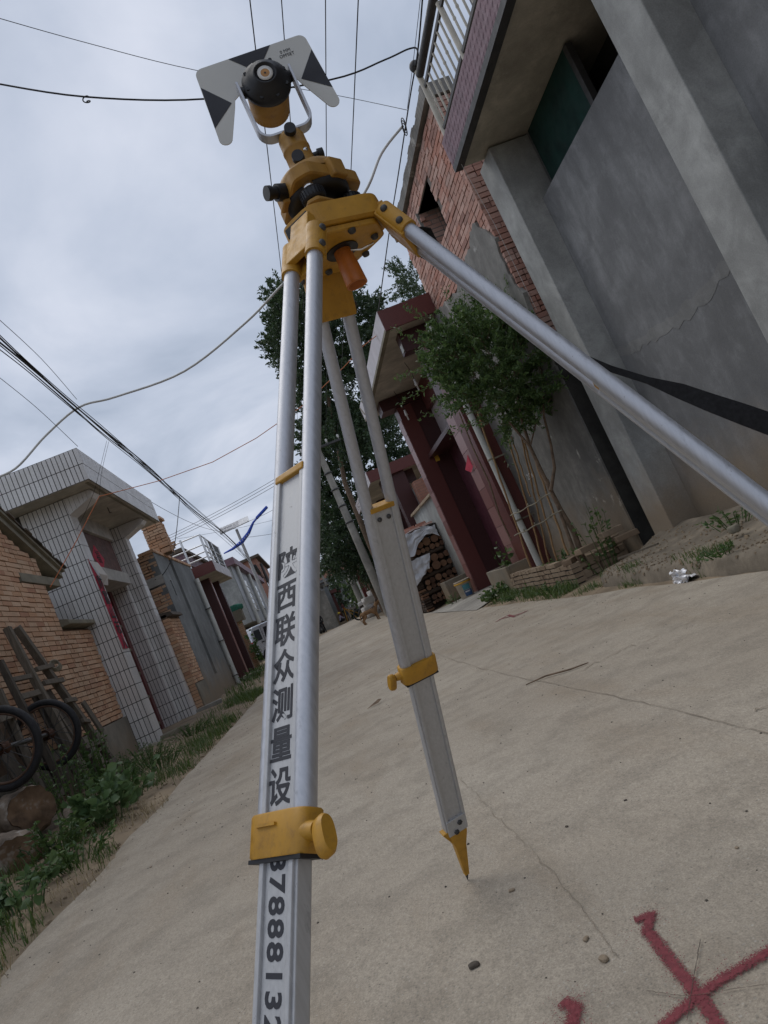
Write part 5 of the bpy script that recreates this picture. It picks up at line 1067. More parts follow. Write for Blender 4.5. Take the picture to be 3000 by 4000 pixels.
def blades(name, P, H, lean, W, mat_, parent=None):
    n = len(P); d = unit(np.concatenate([RS.normal(size=(n, 2)), np.zeros((n, 1))], 1)); s = np.stack([-d[:,1], d[:,0], d[:,2]], 1); H = np.asarray(H).reshape(-1,1); W = np.asarray(W).reshape(-1,1); k = np.asarray(lean).reshape(-1,1)
    z = np.array([[0,0,1.0]]); m = P+z*H*0.55+d*H*k*0.3; t = P+z*H*(1-0.35*k)+d*H*k*1.0
    vs = np.stack([P-s*W, P+s*W, m+s*W*0.8, m-s*W*0.8, t+s*W*0.08, t-s*W*0.08], 1).reshape(-1, 3); i = (np.arange(n)*6)[:, None]
    return npmesh(name, vs, np.concatenate([i+np.array([[0,1,2,3]]), i+np.array([[3,2,4,5]])], 0), mat_, parent)
def twig_leaves(cent, dirs, per, ln, L0, L1, wr):
    C, A = [], []
    for c, d in zip(cent, dirs):
        t = np.sort(RS.rand(per))[:, None]; d = d/np.linalg.norm(d); bend = np.array([0, 0, -0.12]) if RS.rand() < 0.5 else np.array([0, 0, 0.1])
        pos = c+d*ln*t+bend*(t**2)*ln+RS.normal(size=(per, 3))*0.012*ln/0.3; C.append(pos); A.append(d*0.7+RS.normal(size=(per, 3))*0.75+np.array([0,0,0.12]))
    C = np.concatenate(C); A = np.concatenate(A); L = RS.uniform(L0, L1, len(C)); return C, A, L, L*wr
# ------------------------------------------------------------------ shrub over the planter
sb = thing('leafy_shrub', 'dense green shrub with slender trunks growing from the brick planter', 'shrub', (2.66, 7.3, 0))
def dy(x, y, yy): return PY(x*1.8083, y*1.8083, yy)
for path, r0, r1 in (([(1275,1250),(1262,1215),(1240,1150),(1213,1105),(1190,1060),(1168,1015),(1145,965),(1125,900)], 0.034, 0.016), ([(1190,1060),(1198,1010),(1190,960),(1175,900)], 0.020, 0.012), ([(1268,1235),(1238,1185),(1222,1140),(1200,1080),(1182,1035)], 0.024, 0.012), ([(1145,965),(1090,900),(1050,820)], 0.014, 0.007), ([(1125,900),(1110,800),(1080,720)], 0.014, 0.006), ([(1175,900),(1170,800),(1150,720)], 0.011, 0.005), ([(1145,965),(1160,905),(1190,860)], 0.01, 0.005)):
    b = MB(); pts = [dy(x, y, 7.25+0.02*i) for i, (x, y) in enumerate(path)]; n = len(pts); b.tube(pts, [r0+(r1-r0)*i/(n-1) for i in range(n)], 9); b.build('trunk', M['bark'], sb)
cc = np.array([2.66, 7.35, 2.42]); cent, dirs = [], []
silh = [(905,720),(915,690),(945,665),(960,645),(1000,660),(1040,640),(1075,655),(1110,620),(1140,640),(1170,650),(1180,700),(1200,760),(1225,840),(1228,880),(1200,900),(1150,905),(1120,940),(1085,935),(1060,890),(1000,870),(970,885),(950,850),(930,800),(900,755),(915,740)]
def indisp(p):
    d = V(p)-EYE; zf = d.dot(c_f); return ((1500+FPX*d.dot(c_r)/zf)/1.8083, (2000-FPX*d.dot(c_u)/zf)/1.8083)
k = 0
while len(cent) < 420 and k < 40000:
    k += 1; p = cc+RS.uniform(-1, 1, 3)*np.array([0.75, 0.75, 0.85]); q = (p-cc)/np.array([0.75, 0.75, 0.85]); r = np.linalg.norm(q)
    if r > 1 or r < 0.25 or p[0] > 3.13: continue
    x, y = indisp(p)
    if not inpoly(x, y, silh): continue
    cent.append(p-q*0.12); dirs.append(q/np.linalg.norm(q)*0.8+np.array([0,0,0.35])+RS.normal(size=3)*0.35)
C, A, L, W = twig_leaves(cent, dirs, 62, 0.24, 0.028, 0.062, 0.45); leaves('crown', C, A, L, W, M['leaf'], sb)
b = MB()
for c, d in list(zip(cent, dirs))[::3]: c = V(c); d = V(d).normalized(); b.tube([c-d*0.1, c+d*0.1, c+d*0.24], [0.004, 0.003, 0.0015], 4)
tag(b.build('twigs', M['bark'], sb), kind='stuff')
for i, (p, d) in enumerate((((2.15,7.3,2.95),(-0.8,0,0.7)),((2.05,7.35,2.55),(-1,0,0.1)),((2.2,7.4,2.25),(-0.9,0,-0.2)),((2.3,7.3,3.1),(-0.5,0,0.9)),((2.6,7.3,3.1),(0.0,0,1)),((3.05,7.2,2.95),(0.3,-0.3,0.9)),((2.3,7.3,2.0),(-0.7,-0.2,-0.3)),((2.5,7.2,1.85),(-0.3,-0.2,-0.8)),((2.75,7.3,3.05),(0.1,0,1)),((2.95,7.3,3.0),(0.25,0,1)),((2.45,7.4,3.0),(-0.2,0,1)),((2.1,7.4,2.75),(-1,0,0.2)))):
    C, A, L, W = twig_leaves([np.array(p)], [np.array(d)+RS.normal(size=3)*0.1], 46, 0.42, 0.03, 0.06, 0.35); tag(leaves('leading_shoot', C, A, L, W, M['leaf'], sb), kind='stuff')
# bamboo trellis
def a4(x, y): return (1300+x*.7836, 1000+y*.7836)
tr = thing('bamboo_trellis', 'bamboo canes tied with cord into a small trellis by the shrub', 'trellis', (2.65, 8.4, 0.2))
for (p, q, r) in (((720,775),(990,1560),0.0125),((868,880),(1052,1540),0.011),((940,900),(1078,1528),0.010),((955,930),(1118,1520),0.011),((1000,990),(1172,1490),0.012),((890,900),(985,1200),0.009)):
    A_ = PX(*a4(*p), 2.80); B_ = PX(*a4(*q), 2.64); b = MB(); n = 14; pts = [A_.lerp(B_, i/n)+V((0.004*math.sin(i*1.9), 0.006*math.sin(i*1.1), 0)) for i in range(n+1)]; b.tube(pts, r, 7)
    for i in range(1, n, 2): d_ = (B_-A_).normalized(); b.lathe([(r, -0.008), (r*1.25, 0), (r, 0.008)], pts[i], d_, 7)
    b.build('cane', M['bamboo'], tr)
for (p, q) in (((885,1295),(1085,1180)), ((905,1395),(1140,1265))):
    A_ = PX(*a4(*p), 2.62); B_ = PX(*a4(*q), 2.60); b = MB(); b.tube([A_.lerp(B_, i/12)+V((0, 0, 0.006*math.sin(i*1.4)-0.015*math.sin(PI*i/12))) for i in range(13)], 0.007, 6); b.build('cord', M['slab'], tr)
    for t in (0.25, 0.5, 0.8): b = MB(); c_ = A_.lerp(B_, t); b.ball(c_, 0.015, 8, 0, (0.8, 0.8, 1.7)); b.build('knot', M['slab'], tr)
b = MB(); A_ = PX(*a4(630,780), 2.84); pts = [A_, PX(*a4(700,960), 2.83), PX(*a4(780,1130), 2.82), PX(*a4(830,1290), 2.81), PX(*a4(890,1420), 2.80)]; b.tube(pts, [0.010,0.011,0.012,0.012,0.011], 6); solo('dry_stick', b, M['bark'], 'crooked dry stick leaning on the granite gate pillar', 'stick')
# ------------------------------------------------------------------ trees behind
def tree_cloud(name, label, base, trunk, silhouette, y0, y1, ncl, per, ln, L0, L1, mat_, seed, tr_r=0.14):
    global RS
    RS = np.random.RandomState(seed); t = thing(name, label, 'tree', base); xs = [p[0] for p in silhouette]; yy = [p[1] for p in silhouette]; cent = []; k = 0
    while len(cent) < ncl and k < 60000:
        k += 1; x = RS.uniform(min(xs), max(xs)); y = RS.uniform(min(yy), max(yy))
        if not inpoly(x, y, silhouette): continue
        d = RS.beta(1.6, 1.6); p = np.array(dy(x, y, y0+(y1-y0)*d))
        if mn.noise(V(p*0.55)+V((seed, 0, 0))) < -0.33: continue
        cent.append(p)
    m = np.mean(cent, 0); dirs = [unit((c-m)[None])[0]+np.array([0,0,-0.15])+RS.normal(size=3)*0.5 for c in cent]
    C, A, L, W = twig_leaves(cent, dirs, per, ln, L0, L1, 0.48); leaves('crown', C, A, L, W, mat_, t)
    b = MB(); b.tube(trunk, [tr_r*(1-0.75*i/(len(trunk)-1)) for i in range(len(trunk))], 9); b.build('trunk', M['bark'], t)
    b = MB(); R = random.Random(seed)
    for c in cent[::14]:
        q = V(trunk[min(len(trunk)-1, R.randrange(len(trunk)//2, len(trunk)))]); c = V(c); b.tube([q, q.lerp(c, 0.5)+V((0,0,0.2)), c], [0.03, 0.018, 0.006], 5)
    tag(b.build('limbs', M['bark'], t), kind='stuff') if seed > 90 else None; return t
silA = [(590,745),(600,690),(596,640),(640,605),(700,640),(740,620),(790,655),(818,655),(815,740),(800,800),(780,860),(790,900),(800,960),(720,960),(690,930),(665,880),(650,850),(640,800),(612,770)]
silB = [(655,930),(700,900),(780,890),(840,900),(870,960),(880,1010),(830,1040),(790,1070),(800,1140),(806,1220),(790,1240),(755,1225),(735,1205),(712,1228),(695,1190),(690,1120),(680,1040),(668,980)]
tree_cloud('tall_tree', 'tall dark leafed tree rising behind the tripod head', (2.9, 27, 0), [(2.75,26.6,0),(2.7,26.6,2.5),(2.75,26.5,5),(3.4,26.5,8),(4.0,26.5,9.8)], silA, 24.5, 28.5, 900, 64, 0.8, 0.09, 0.17, M['leaf_dk'], 21)
tree_cloud('dark_tree', 'lower dark tree overhanging the lane behind the concrete pole', (2.5, 31, 0), [(2.6,31,0),(2.4,31,2),(2.2,31,4),(2.0,31,6)], silB, 28, 33, 900, 60, 0.85, 0.09, 0.18, M['leaf_dk'], 22)
silC = [(855,640),(868,585),(900,570),(930,600),(935,640),(900,665),(870,650)]
tree_cloud('back_tree', 'feathery tree top showing between brick house and granite canopy', (5.2, 20, 0), [(5.2,20,0),(5.0,20,3),(4.8,20,6),(4.6,20,7.5)], silC, 18.5, 21, 90, 60, 0.6, 0.05, 0.10, M['leaf_dk'], 23)
# ------------------------------------------------------------------ verge plants
RS = np.random.RandomState(77)
from mathutils.bvhtree import BVHTree
dgr = bpy.context.evaluated_depsgraph_get()
bvhs = [BVHTree.FromObject(bpy.data.objects[n], dgr) for n in ('road', 'left_verge', 'right_verge', 'earth_terrace', 'gate_ramp')]
def gh_(x, y):
    zs = [h[0].z for h in (t.ray_cast(V((x, y, 0.6)), V((0,0,-1))) for t in bvhs) if h[0] is not None]
    return max(zs) if zs else gz(y)
def scatter(n, fx, y0, y1, dens=None):
    out_ = []; k = 0
    while len(out_) < n and k < n*12:
        k += 1; y = RS.uniform(y0, y1); x = fx(y)
        if dens and RS.rand() > dens(x, y): continue
        out_.append((x, y, gh_(x, y)-0.005))
    return np.array(out_)
clump = lambda s, o, lo: (lambda x, y: max(0.0, mn.noise(V((x*s, y*s, o)))*1.6+lo))
P = scatter(3400, lambda y: Lx(y)-RS.beta(1.2, 1.8)*1.0+0.0, 2.2, 9.5, clump(1.5, 2, 0.22)); blades('grass_left', P, RS.uniform(0.03, 0.15, len(P)), RS.uniform(0.2, 0.9, len(P)), RS.uniform(0.0016, 0.0034, len(P)), M['grass']); tag(bpy.data.objects['grass_left'], 'short green grass along the left road edge', 'grass', None, 'stuff'); bpy.data.objects['grass_left'].name = 'verge_grass'
P = scatter(1700, lambda y: Lx(y)-RS.beta(1, 1.6)*0.75, 9.0, 15.5, clump(0.9, 5, 0.35)); o = blades('verge_grass', P, RS.uniform(0.06, 0.20, len(P)), RS.uniform(0.2, 0.8, len(P)), RS.uniform(0.003, 0.005, len(P)), M['grass']); tag(o, 'grass strip in front of the tiled gate', 'grass', None, 'stuff')
P = scatter(500, lambda y: -1.75-RS.rand()*0.7, 15.5, 24, clump(0.6, 8, 0.1)); o = blades('verge_grass', P, RS.uniform(0.08, 0.26, len(P)), RS.uniform(0.2, 0.8, len(P)), RS.uniform(0.005, 0.008, len(P)), M['grass']); tag(o, 'grass tufts near the blue grey house', 'grass', None, 'stuff')
P = scatter(900, lambda y: Rx(y)+0.02+RS.rand()*0.22, 3.2, 7.2, clump(1.6, 11, 0.05)); o = blades('verge_grass', P, RS.uniform(0.02, 0.09, len(P)), RS.uniform(0.2, 0.9, len(P)), RS.uniform(0.0015, 0.003, len(P)), M['grass']); tag(o, 'sparse grass at the foot of the earth terrace', 'grass', None, 'stuff')
P = scatter(1300, lambda y: 2.50-RS.beta(1, 2)*0.32, 7.1, 10.6, clump(1.2, 13, 0.3)); o = blades('verge_grass', P, RS.uniform(0.04, 0.16, len(P)), RS.uniform(0.2, 0.9, len(P)), RS.uniform(0.002, 0.004, len(P)), M['grass']); tag(o, 'grass along the foot of the brick planter', 'grass', None, 'stuff')
P = scatter(420, lambda y: Lx(y)-RS.rand()*0.35+0.05, 2.5, 8, clump(1.5, 31, 0.0)); o = blades('dry_grass', P, RS.uniform(0.04, 0.13, len(P)), RS.uniform(0.6, 1.2, len(P)), RS.uniform(0.001, 0.002, len(P)), M['straw']); tag(o, 'dry straw litter along the left road edge', 'grass', None, 'stuff')
def weed(label, c, r, h, n, L0, L1, wr, mat_, rnd_, name='weed_clump', seed=0):
    global RS
    RS = np.random.RandomState(100+seed); z0 = gh_(c[0], c[1]); t = thing(name, label, 'weed', (c[0], c[1], z0)); ns = max(5, n//9); C, A = [], []; b = MB()
    for i in range(ns):
        a = RS.uniform(0, 2*PI); rr = r*math.sqrt(RS.rand()); p0 = V((c[0]+rr*0.5*math.cos(a), c[1]+rr*0.5*math.sin(a), z0)); p1 = V((c[0]+rr*math.cos(a), c[1]+rr*math.sin(a), z0+h*RS.uniform(0.45, 1)*(1-0.3*rr/r)))
        b.tube([p0, p0.lerp(p1, 0.5)+V((0,0,0.03)), p1], [0.004, 0.0035, 0.002], 5)
        for j in range(n//ns): q = p0.lerp(p1, RS.uniform(0.25, 1.0)); C.append(q); d = np.array([math.cos(a)*0.5, math.sin(a)*0.5, 0.15])+RS.normal(size=3)*0.7; d[2] = abs(d[2])*0.5; A.append(d)
    C = np.array(C); A = np.array(A); L = RS.uniform(L0, L1, len(C)); b.build('stems', mat_, t); leaves('foliage', C, A, L, L*wr, mat_, t, 0.12, rnd_); return t
weed('broad leafed mallow weeds at the road edge by the stumps', (-1.98, 5.75), 0.30, 0.42, 190, 0.045, 0.105, 0.85, M['weed_p'], 0.9, seed=1)
weed('low mixed weeds at the bottom left below the stumps', (-1.9, 4.7), 0.34, 0.20, 300, 0.02, 0.055, 0.5, M['weed'], 0.5, seed=40)
weed('dark nettle like weeds between stump and road', (-2.15, 5.15), 0.28, 0.30, 260, 0.025, 0.06, 0.55, M['leaf'], 0.5, seed=41)
weed('fine leaved weeds left of the handcart foot', (-2.05, 7.7), 0.34, 0.25, 360, 0.015, 0.04, 0.35, M['weed'], 0.3, seed=42)
weed('second clump of broad weeds between the stumps and the grass', (-2.02, 6.45), 0.30, 0.36, 170, 0.04, 0.09, 0.8, M['weed_p'], 0.8, seed=2)
weed('pale leafed weeds at the bottom left frame edge', (-1.92, 3.95), 0.28, 0.30, 170, 0.03, 0.075, 0.8, M['weed_p'], 0.8, seed=3)
weed('feathery green weeds in front of the handcart', (-2.25, 7.1), 0.34, 0.42, 420, 0.02, 0.05, 0.3, M['weed'], 0.3, seed=4)
weed('small leafed climbing weed against the cart rails', (-2.55, 7.45), 0.22, 0.85, 330, 0.022, 0.045, 0.6, M['weed'], 0.7, seed=5)
weed('leafy weed growing around the nearer cart wheel', (-2.55, 6.55), 0.3, 0.75, 260, 0.025, 0.05, 0.6, M['leaf'], 0.7, seed=6)
weed('low bushy weeds below the cart foot', (-2.3, 8.3), 0.34, 0.32, 420, 0.02, 0.045, 0.4, M['weed'], 0.4, seed=7)
weed('grassy weeds beside the kerb block of the tiled gate', (-2.15, 10.0), 0.34, 0.22, 300, 0.02, 0.05, 0.25, M['weed'], 0.3, seed=8)
weed('clump of leafy weeds at the corner of the concrete trough', (2.42, 10.1), 0.30, 0.26, 330, 0.035, 0.075, 0.75, M['leaf'], 0.8, seed=9)
weed('creeping weeds along the planter brickwork', (2.38, 8.9), 0.28, 0.14, 220, 0.02, 0.05, 0.5, M['weed'], 0.6, seed=10)
weed('creeping weeds at the near end of the planter', (2.40, 7.7), 0.26, 0.16, 200, 0.02, 0.05, 0.5, M['weed'], 0.6, seed=11)
weed('leafy plant growing in the concrete trough', (2.78, 10.35), 0.2, 0.85, 90, 0.06, 0.12, 0.7, M['leaf'], 0.8, 'potted_plant', seed=12)
weed('rose bush with dark round leaves in the planter', (2.86, 7.15), 0.28, 0.85, 110, 0.035, 0.06, 0.75, M['leaf'], 0.8, 'rose_bush', seed=13)
weed('low green plants inside the brick planter', (2.85, 8.2), 0.3, 0.42, 130, 0.04, 0.085, 0.6, M['leaf'], 0.7, 'potted_plant', seed=14)
weed('sprawling weeds on the dirt by the grey house wall', (2.95, 4.9), 0.22, 0.2, 120, 0.02, 0.05, 0.5, M['weed'], 0.5, seed=15)
weed('grass tuft beside the paint bucket', (2.42, 13.6), 0.16, 0.22, 90, 0.04, 0.09, 0.15, M['weed'], 0.2, seed=16)
weed('low weeds under the foil litter', (2.44, 4.3), 0.2, 0.07, 120, 0.015, 0.035, 0.5, M['weed'], 0.5, seed=17)
weed('leafy weeds beside the left granite gate', (-2.2, 19.2), 0.4, 0.35, 200, 0.05, 0.1, 0.4, M['weed'], 0.4, seed=18)
# ------------------------------------------------------------------ marks and litter on the road
M['joint'] = simple('joint_dirt', (0.225,0.184,0.137), 0.95, 0.3, 20)
M['gritm'] = pieces('grit', (0.07,0.06,0.048), (0.19,0.165,0.13), None, 0.95, 0.0)
def onroad(x, y, e2=0.004): p = PZ(x, y); return V((p.x, p.y, gh_(p.x, p.y)+e2))
def paint(name, label, strokes, seed, w_=0.016, spr=240):
    R = random.Random(seed); t = thing(name, label, 'paint mark', onroad(*strokes[0][0])); b = MB(); dts = MB(); cov = []
    for st in strokes:
        pts = []
        for i in range(len(st)-1):
            for k in range(8): pts.append((st[i][0]+(st[i+1][0]-st[i][0])*k/8, st[i][1]+(st[i+1][1]-st[i][1])*k/8))
        pts.append(st[-1]); P_ = [onroad(*p) for p in pts]; vs = []
        for i, p in enumerate(P_):
            d = (P_[min(i+1, len(P_)-1)]-P_[max(0, i-1)]); d.z = 0; d.normalize(); s_ = V((-d.y, d.x, 0)); k = w_*(0.85+0.3*R.random())/2; vs += [p+s_*k, p-s_*k]
        vs = []
        for i, p in enumerate(P_):
            d = (P_[min(i+1, len(P_)-1)]-P_[max(0, i-1)]); d.z = 0; d.normalize(); s_ = V((-d.y, d.x, 0)); k = w_*1.15; vs += [p+s_*k, p+s_*k*0.45, p, p-s_*k*0.45, p-s_*k]; cov += [-0.55, 0.35, 0.75, 0.35, -0.55]
        b.add(vs, [(5*i+j, 5*i+j+1, 5*i+6+j, 5*i+5+j) for i in range(len(P_)-1) for j in range(4)])
        for _ in range(spr):
            i = R.randrange(len(P_)); o = V((R.gauss(0, w_*0.75), R.gauss(0, w_*0.75), 0.0008)); p = P_[i]+o; r = R.uniform(0.0004, 0.0012); dts.add([p+V((r*math.cos(k*PI/3), r*math.sin(k*PI/3), 0)) for k in range(6)], [tuple(range(6))])
    po = b.build('paint', M['spray'], t); at_ = po.data.attributes.new('cover', 'FLOAT', 'POINT'); at_.data.foreach_set('value', cov); tag(dts.build('overspray', M['redspray'], t), kind='stuff')
f = lambda x, y: (x*1.8083, y*1.8083)
paint('sprayed_cross', 'red spray paint cross on the concrete at the bottom right', [[f(1372,1992), f(1408,1978), f(1398,2012), f(1428,2050), f(1470,2105), f(1515,2160), f(1560,2230)], [f(1780,1990), f(1660,2062), f(1560,2120), f(1510,2155), f(1440,2215), f(1400,2260)]], 1, 0.025, 500)
paint('sprayed_dab', 'red spray paint dab at the bottom edge beside the cross', [[f(1215,2165), f(1245,2180), f(1235,2215), f(1250,2260)]], 2, 0.028, 500)
paint('sprayed_scribble', 'faint red scribble on the road near the brick planter', [[(1936,2430), (1985,2402), (2010,2410), (2062,2385)], [(1950,2420), (2030,2398), (2060,2386)]], 3, 0.030, 100)
def line(name, label, pts, w_, m, cat='mark', jit=3):
    R = random.Random(len(pts)); q = []
    for i in range(len(pts)-1):
        for k in range(12): q.append((pts[i][0]+(pts[i+1][0]-pts[i][0])*k/12+R.uniform(-jit, jit), pts[i][1]+(pts[i+1][1]-pts[i][1])*k/12+R.uniform(-jit, jit)))
    P_ = [onroad(*p, 0.0045) for p in q]; b = MB(); vs = []
    for i, p in enumerate(P_):
        d = (P_[min(i+1, len(P_)-1)]-P_[max(0, i-1)]); d.z = 0; d.normalize(); s_ = V((-d.y, d.x, 0)); k = w_*(0.4+R.random())/2; vs += [p+s_*k, p-s_*k]
    b.add(vs, [(2*i, 2*i+1, 2*i+3, 2*i+2) for i in range(len(P_)-1)]); return solo(name, b, m, label, cat)
line('pencil_line', 'thin dark pencil line crossing the red cross lengthwise', [f(1516,2035), f(1500,2120), f(1486,2220)], 0.0012, M['rooftile'], 'mark', 2)
line('pencil_line', 'thin dark pencil line crossing the red cross sideways', [f(1400,2145), f(1480,2158), f(1680,2130)], 0.0012, M['rooftile'], 'mark', 2)
line('slab_joint', 'dirt filled joint between road slabs crossing to the right', [(1600,2520), (1850,2605), (2250,2692), (2600,2768), (3050,2885)], 0.0026, M['joint'], 'joint', 3)
line('road_crack', 'muddy crack running down from the far tripod foot', [(1800,3040), (1880,3130), (2006,3258), (2130,3380), (2314,3600), (2420,3760)], 0.0014, M['joint'], 'crack', 9)
line('road_crack', 'broken crack line in the slab right of the far tripod leg', [(2230,2640), (2420,2540), (2600,2470), (2760,2400)], 0.005, M['joint'], 'crack', 5)
line('road_crack', 'short dark crack at the right frame edge', [(2950,2780), (3060,2750)], 0.006, M['joint'], 'crack', 4)
P1, P2 = onroad(2056, 2679, 0.008), onroad(2300, 2591, 0.008); b = MB(); b.tube([P1, P1.lerp(P2, 0.35)+V((0,0.03,0.004)), P1.lerp(P2, 0.7)+V((0,-0.02,0.002)), P2], [0.003, 0.005, 0.005, 0.003], 6); solo('twig', b, M['bark'], 'dry twig lying across the middle of the road', 'twig')
p = onroad(1462, 2760, 0.006); b = MB(); b.add([p+V((-0.06,-0.01,0)), p+V((-0.01,0.02,0.012)), p+V((0.05,0.035,0.028)), p+V((0.075,0.03,0.02)), p+V((0.04,0.0,0.006))], [(0,1,4),(1,2,4),(2,3,4)]); solo('dry_leaf', b, M['bark'], 'curled dry brown leaf on the road left of the clamp', 'leaf')
R = random.Random(41); fo = thing('foil_wrapper', 'crumpled silver foil wrapper at the foot of the terrace', 'litter', onroad(2680, 2265)); p = V(ORG[fo.name])
def foil(u, v): return (p.x-0.05+0.02*v+0.04*mn.noise(V((u*4, v*4, 3))), p.y+0.09-0.20*u, p.z+0.005+0.085*v+0.02*mn.noise(V((u*4, v*4, 1)))+0.006*mn.noise(V((u*11, v*11, 4))))
sheet(None, 'foil', simple('silver_foil', (0.74,0.74,0.76), 0.35, 0.1, 12, metal=0.35), fo, foil, 16, 12)
def foil2(u, v): return (p.x-0.05+0.10*v+0.02*mn.noise(V((u*4, v*4, 9))), p.y+0.09-0.20*u, p.z+0.012+0.06*v*(1-v)+0.03*mn.noise(V((u*6, v*6, 5))))
sheet(None, 'foil_fold', simple('silver_foil_fold', (0.70,0.70,0.72), 0.35, 0.1, 12, metal=0.35), fo, foil2, 14, 8)
for i, (x, y, s_, lab) in enumerate(((1853,3773,0.016,'dark pebble on the road near the bottom centre'),(1830,3300,0.006,'tiny pebble right of the tripod foot'),(2215,3232,0.007,'small dark pebble in the middle right of the road'),(2445,3130,0.006,'small pebble right of the muddy crack'),(2290,3670,0.010,'flat grey chip below the muddy crack'),(2360,3750,0.014,'flat grey stone set in the concrete above the red cross'),(750,3130,0.009,'pale litter chip near the left weeds'),(588,3385,0.008,'dark pebble on the left of the road'),(2880,3315,0.006,'small pebble at the right of the road'),(2000,3480,0.010,'blue grey chip in the concrete beyond the foot'))):
    q = onroad(x, y, 0.0); rock('pebble', (q.x, q.y, q.z+s_*0.25), (s_*0.9, s_*0.6, s_*0.36), i, M['paperback'] if i == 6 else M['scratch'] if i > 3 else M['rooftile'], lab, 'pebble', 2, 0.3, None, None, i)
gr = MB()
for i in range(900):
    y = R.uniform(1.2, 9); x = R.uniform(Lx(y), Rx(y)); z = gh_(x, y); s_ = R.uniform(0.0008, 0.0026)*(1+0.10*y); gr.hexa([(x-s_, y-s_, z), (x+s_, y-s_, z), (x+s_, y+s_, z), (x-s_, y+s_, z), (x-s_*.5, y-s_*.6, z+s_), (x+s_*.6, y-s_*.5, z+s_), (x+s_*.5, y+s_*.5, z+s_*.8), (x-s_*.5, y+s_*.6, z+s_)])
tag(gr.build('road_grit', M['gritm']), 'scattered grit and small stones on the road', 'grit', None, 'stuff')
gr = MB()
for i in range(1500):
    if i < 800: y = R.uniform(3, 6.6); x = 2.42+R.random()**1.6*0.8
    else: y = R.uniform(3, 12); x = Lx(y)-R.random()*0.9
    z = gh_(x, y); s_ = R.uniform(0.004, 0.016)*(1.6 if R.random() < 0.05 else 1); a = R.random()*3
    ca, sa = math.cos(a)*s_, math.sin(a)*s_; gr.hexa([(x-ca, y-sa, z-.005), (x+sa, y-ca, z-.005), (x+ca, y+sa, z-.005), (x-sa, y+ca, z-.005), (x-ca*.6, y-sa*.7, z+s_*.7), (x+sa*.7, y-ca*.5, z+s_*.6), (x+ca*.6, y+sa*.6, z+s_*.8), (x-sa*.5, y+ca*.7, z+s_*.7)])
tag(gr.build('soil_clods', M['dirt']), 'crumbled soil clods on verge and terrace', 'soil', None, 'stuff')
b = MB(); b.bar((2.75,5.7,0.21),(2.62,6.25,0.185),0.02,0.015); solo('stick', b, M['wood'], 'weathered stick lying on the earth terrace', 'stick')
rock('stone', (2.72, 4.55, 0.20), (0.045,0.04,0.035), 6, M['slab'], 'small brown stone on the earth terrace', 'stone', 3)
# ------------------------------------------------------------------ cables overhead
def cable(name, label, pts, r, mat_='cable', smooth=True, group=None):
    pts = [V(p) for p in pts]
    if smooth and len(pts) > 2:
        q = []
        for i in range(len(pts)-1):
            p0 = pts[max(0, i-1)]; p1 = pts[i]; p2 = pts[i+1]; p3 = pts[min(len(pts)-1, i+2)]
            for k in range(6):
                t = k/6; q.append(0.5*((2*p1)+(p2-p0)*t+(2*p0-5*p1+4*p2-p3)*t*t+(3*p1-p0-3*p2+p3)*t**3))
        q.append(pts[-1]); pts = q
    b = MB(); b.tube(pts, r, 6); return solo(name, b, M[mat_], label, 'cable', group)
def sagc(a, b_, s_, n=14): a = V(a); b_ = V(b_); return [a.lerp(b_, i/n)-V((0,0,4*s_*(i/n)*(1-i/n))) for i in range(n+1)]
PT = PY(1274, 1832, 24.0); PTx = PT.x
pole = thing('utility_pole', 'tall concrete utility pole with crossarm in front of the dark tree', 'pole', (PTx, 24, 0))
ztop = PT.z+0.9
b = MB(); b.cyl((PTx, 24, 0), (PTx, 24, ztop), 0.15, 0.10, 16); b.build('shaft', M['pole'], pole)
for z in (PT.z-0.2, PT.z-0.8, PT.z-1.4, PT.z-2.0):
    b = MB(); b.lathe([(0.135,0),(0.15,0.01),(0.15,0.05),(0.135,0.06)], (PTx, 24, z), n=16); b.build('band', M['dark_metal'], pole)
I = [PY(1174, 1757, 24.0), PY(1204, 1743, 24.0)]; zi = I[0].z-0.1
arm = MB(); arm.box((I[0].x-0.1, 23.9, zi-0.12), (PTx+0.85, 24.0, zi-0.05)); ar = arm.build('crossarm', M['dark_metal'], pole)
IX = [I[0].x, I[0].x+0.42, PTx+0.38, PTx+0.8]
for x in IX: b = MB(); b.lathe([(0.012,-0.06),(0.012,0.0),(0.045,0.02),(0.03,0.05),(0.045,0.07),(0.03,0.1),(0,0.12)], (x, 23.95, zi), n=12); b.build('insulator', M['white'], ar)
for i, ((x, y), lab) in enumerate((((969,-60), 'leftmost'), ((1095,-60), 'second from left'), ((1271,-60), 'third from left'), ((1402,-60), 'rightmost'))):
    e2 = V((IX[i], 23.95, zi+0.1)); s_ = PY(x, y, 4.0); cable('power_line', '%s of the four overhead power lines crossing the top frame edge' % lab, sagc(s_, e2, 0.06), 0.0042 if i in (0, 3) else 0.0036, group='overhead power lines')
cable('power_line', 'thin wire dropping from the crossarm behind the near leg', [V((IX[0], 23.95, zi)), PY(1192, 1850, 24), PY(1205, 1900, 24)], 0.004)
h1 = PX(1591, 430, 3.1); cable('thin_wire', 'thin wire from the upper left corner to the brick house edge', [PY(-60, 55, 6.0), PY(330, 165, 6.6), PY(768, 275, 7.2), PY(1302, 370, 8.2), h1], 0.0035)
cable('black_service_cable', 'thick black cable with a small knot crossing the upper left sky', [PY(-60, 318, 6.5), PY(332, 378, 6.4), PY(805, 386, 6.4), PY(1293, 311, 6.4), PY(1500, 235, 6.4), PY(1600, 190, 6.4), PX(1632, 200, 3.05), PX(1628, 290, 2.95)], 0.0085)
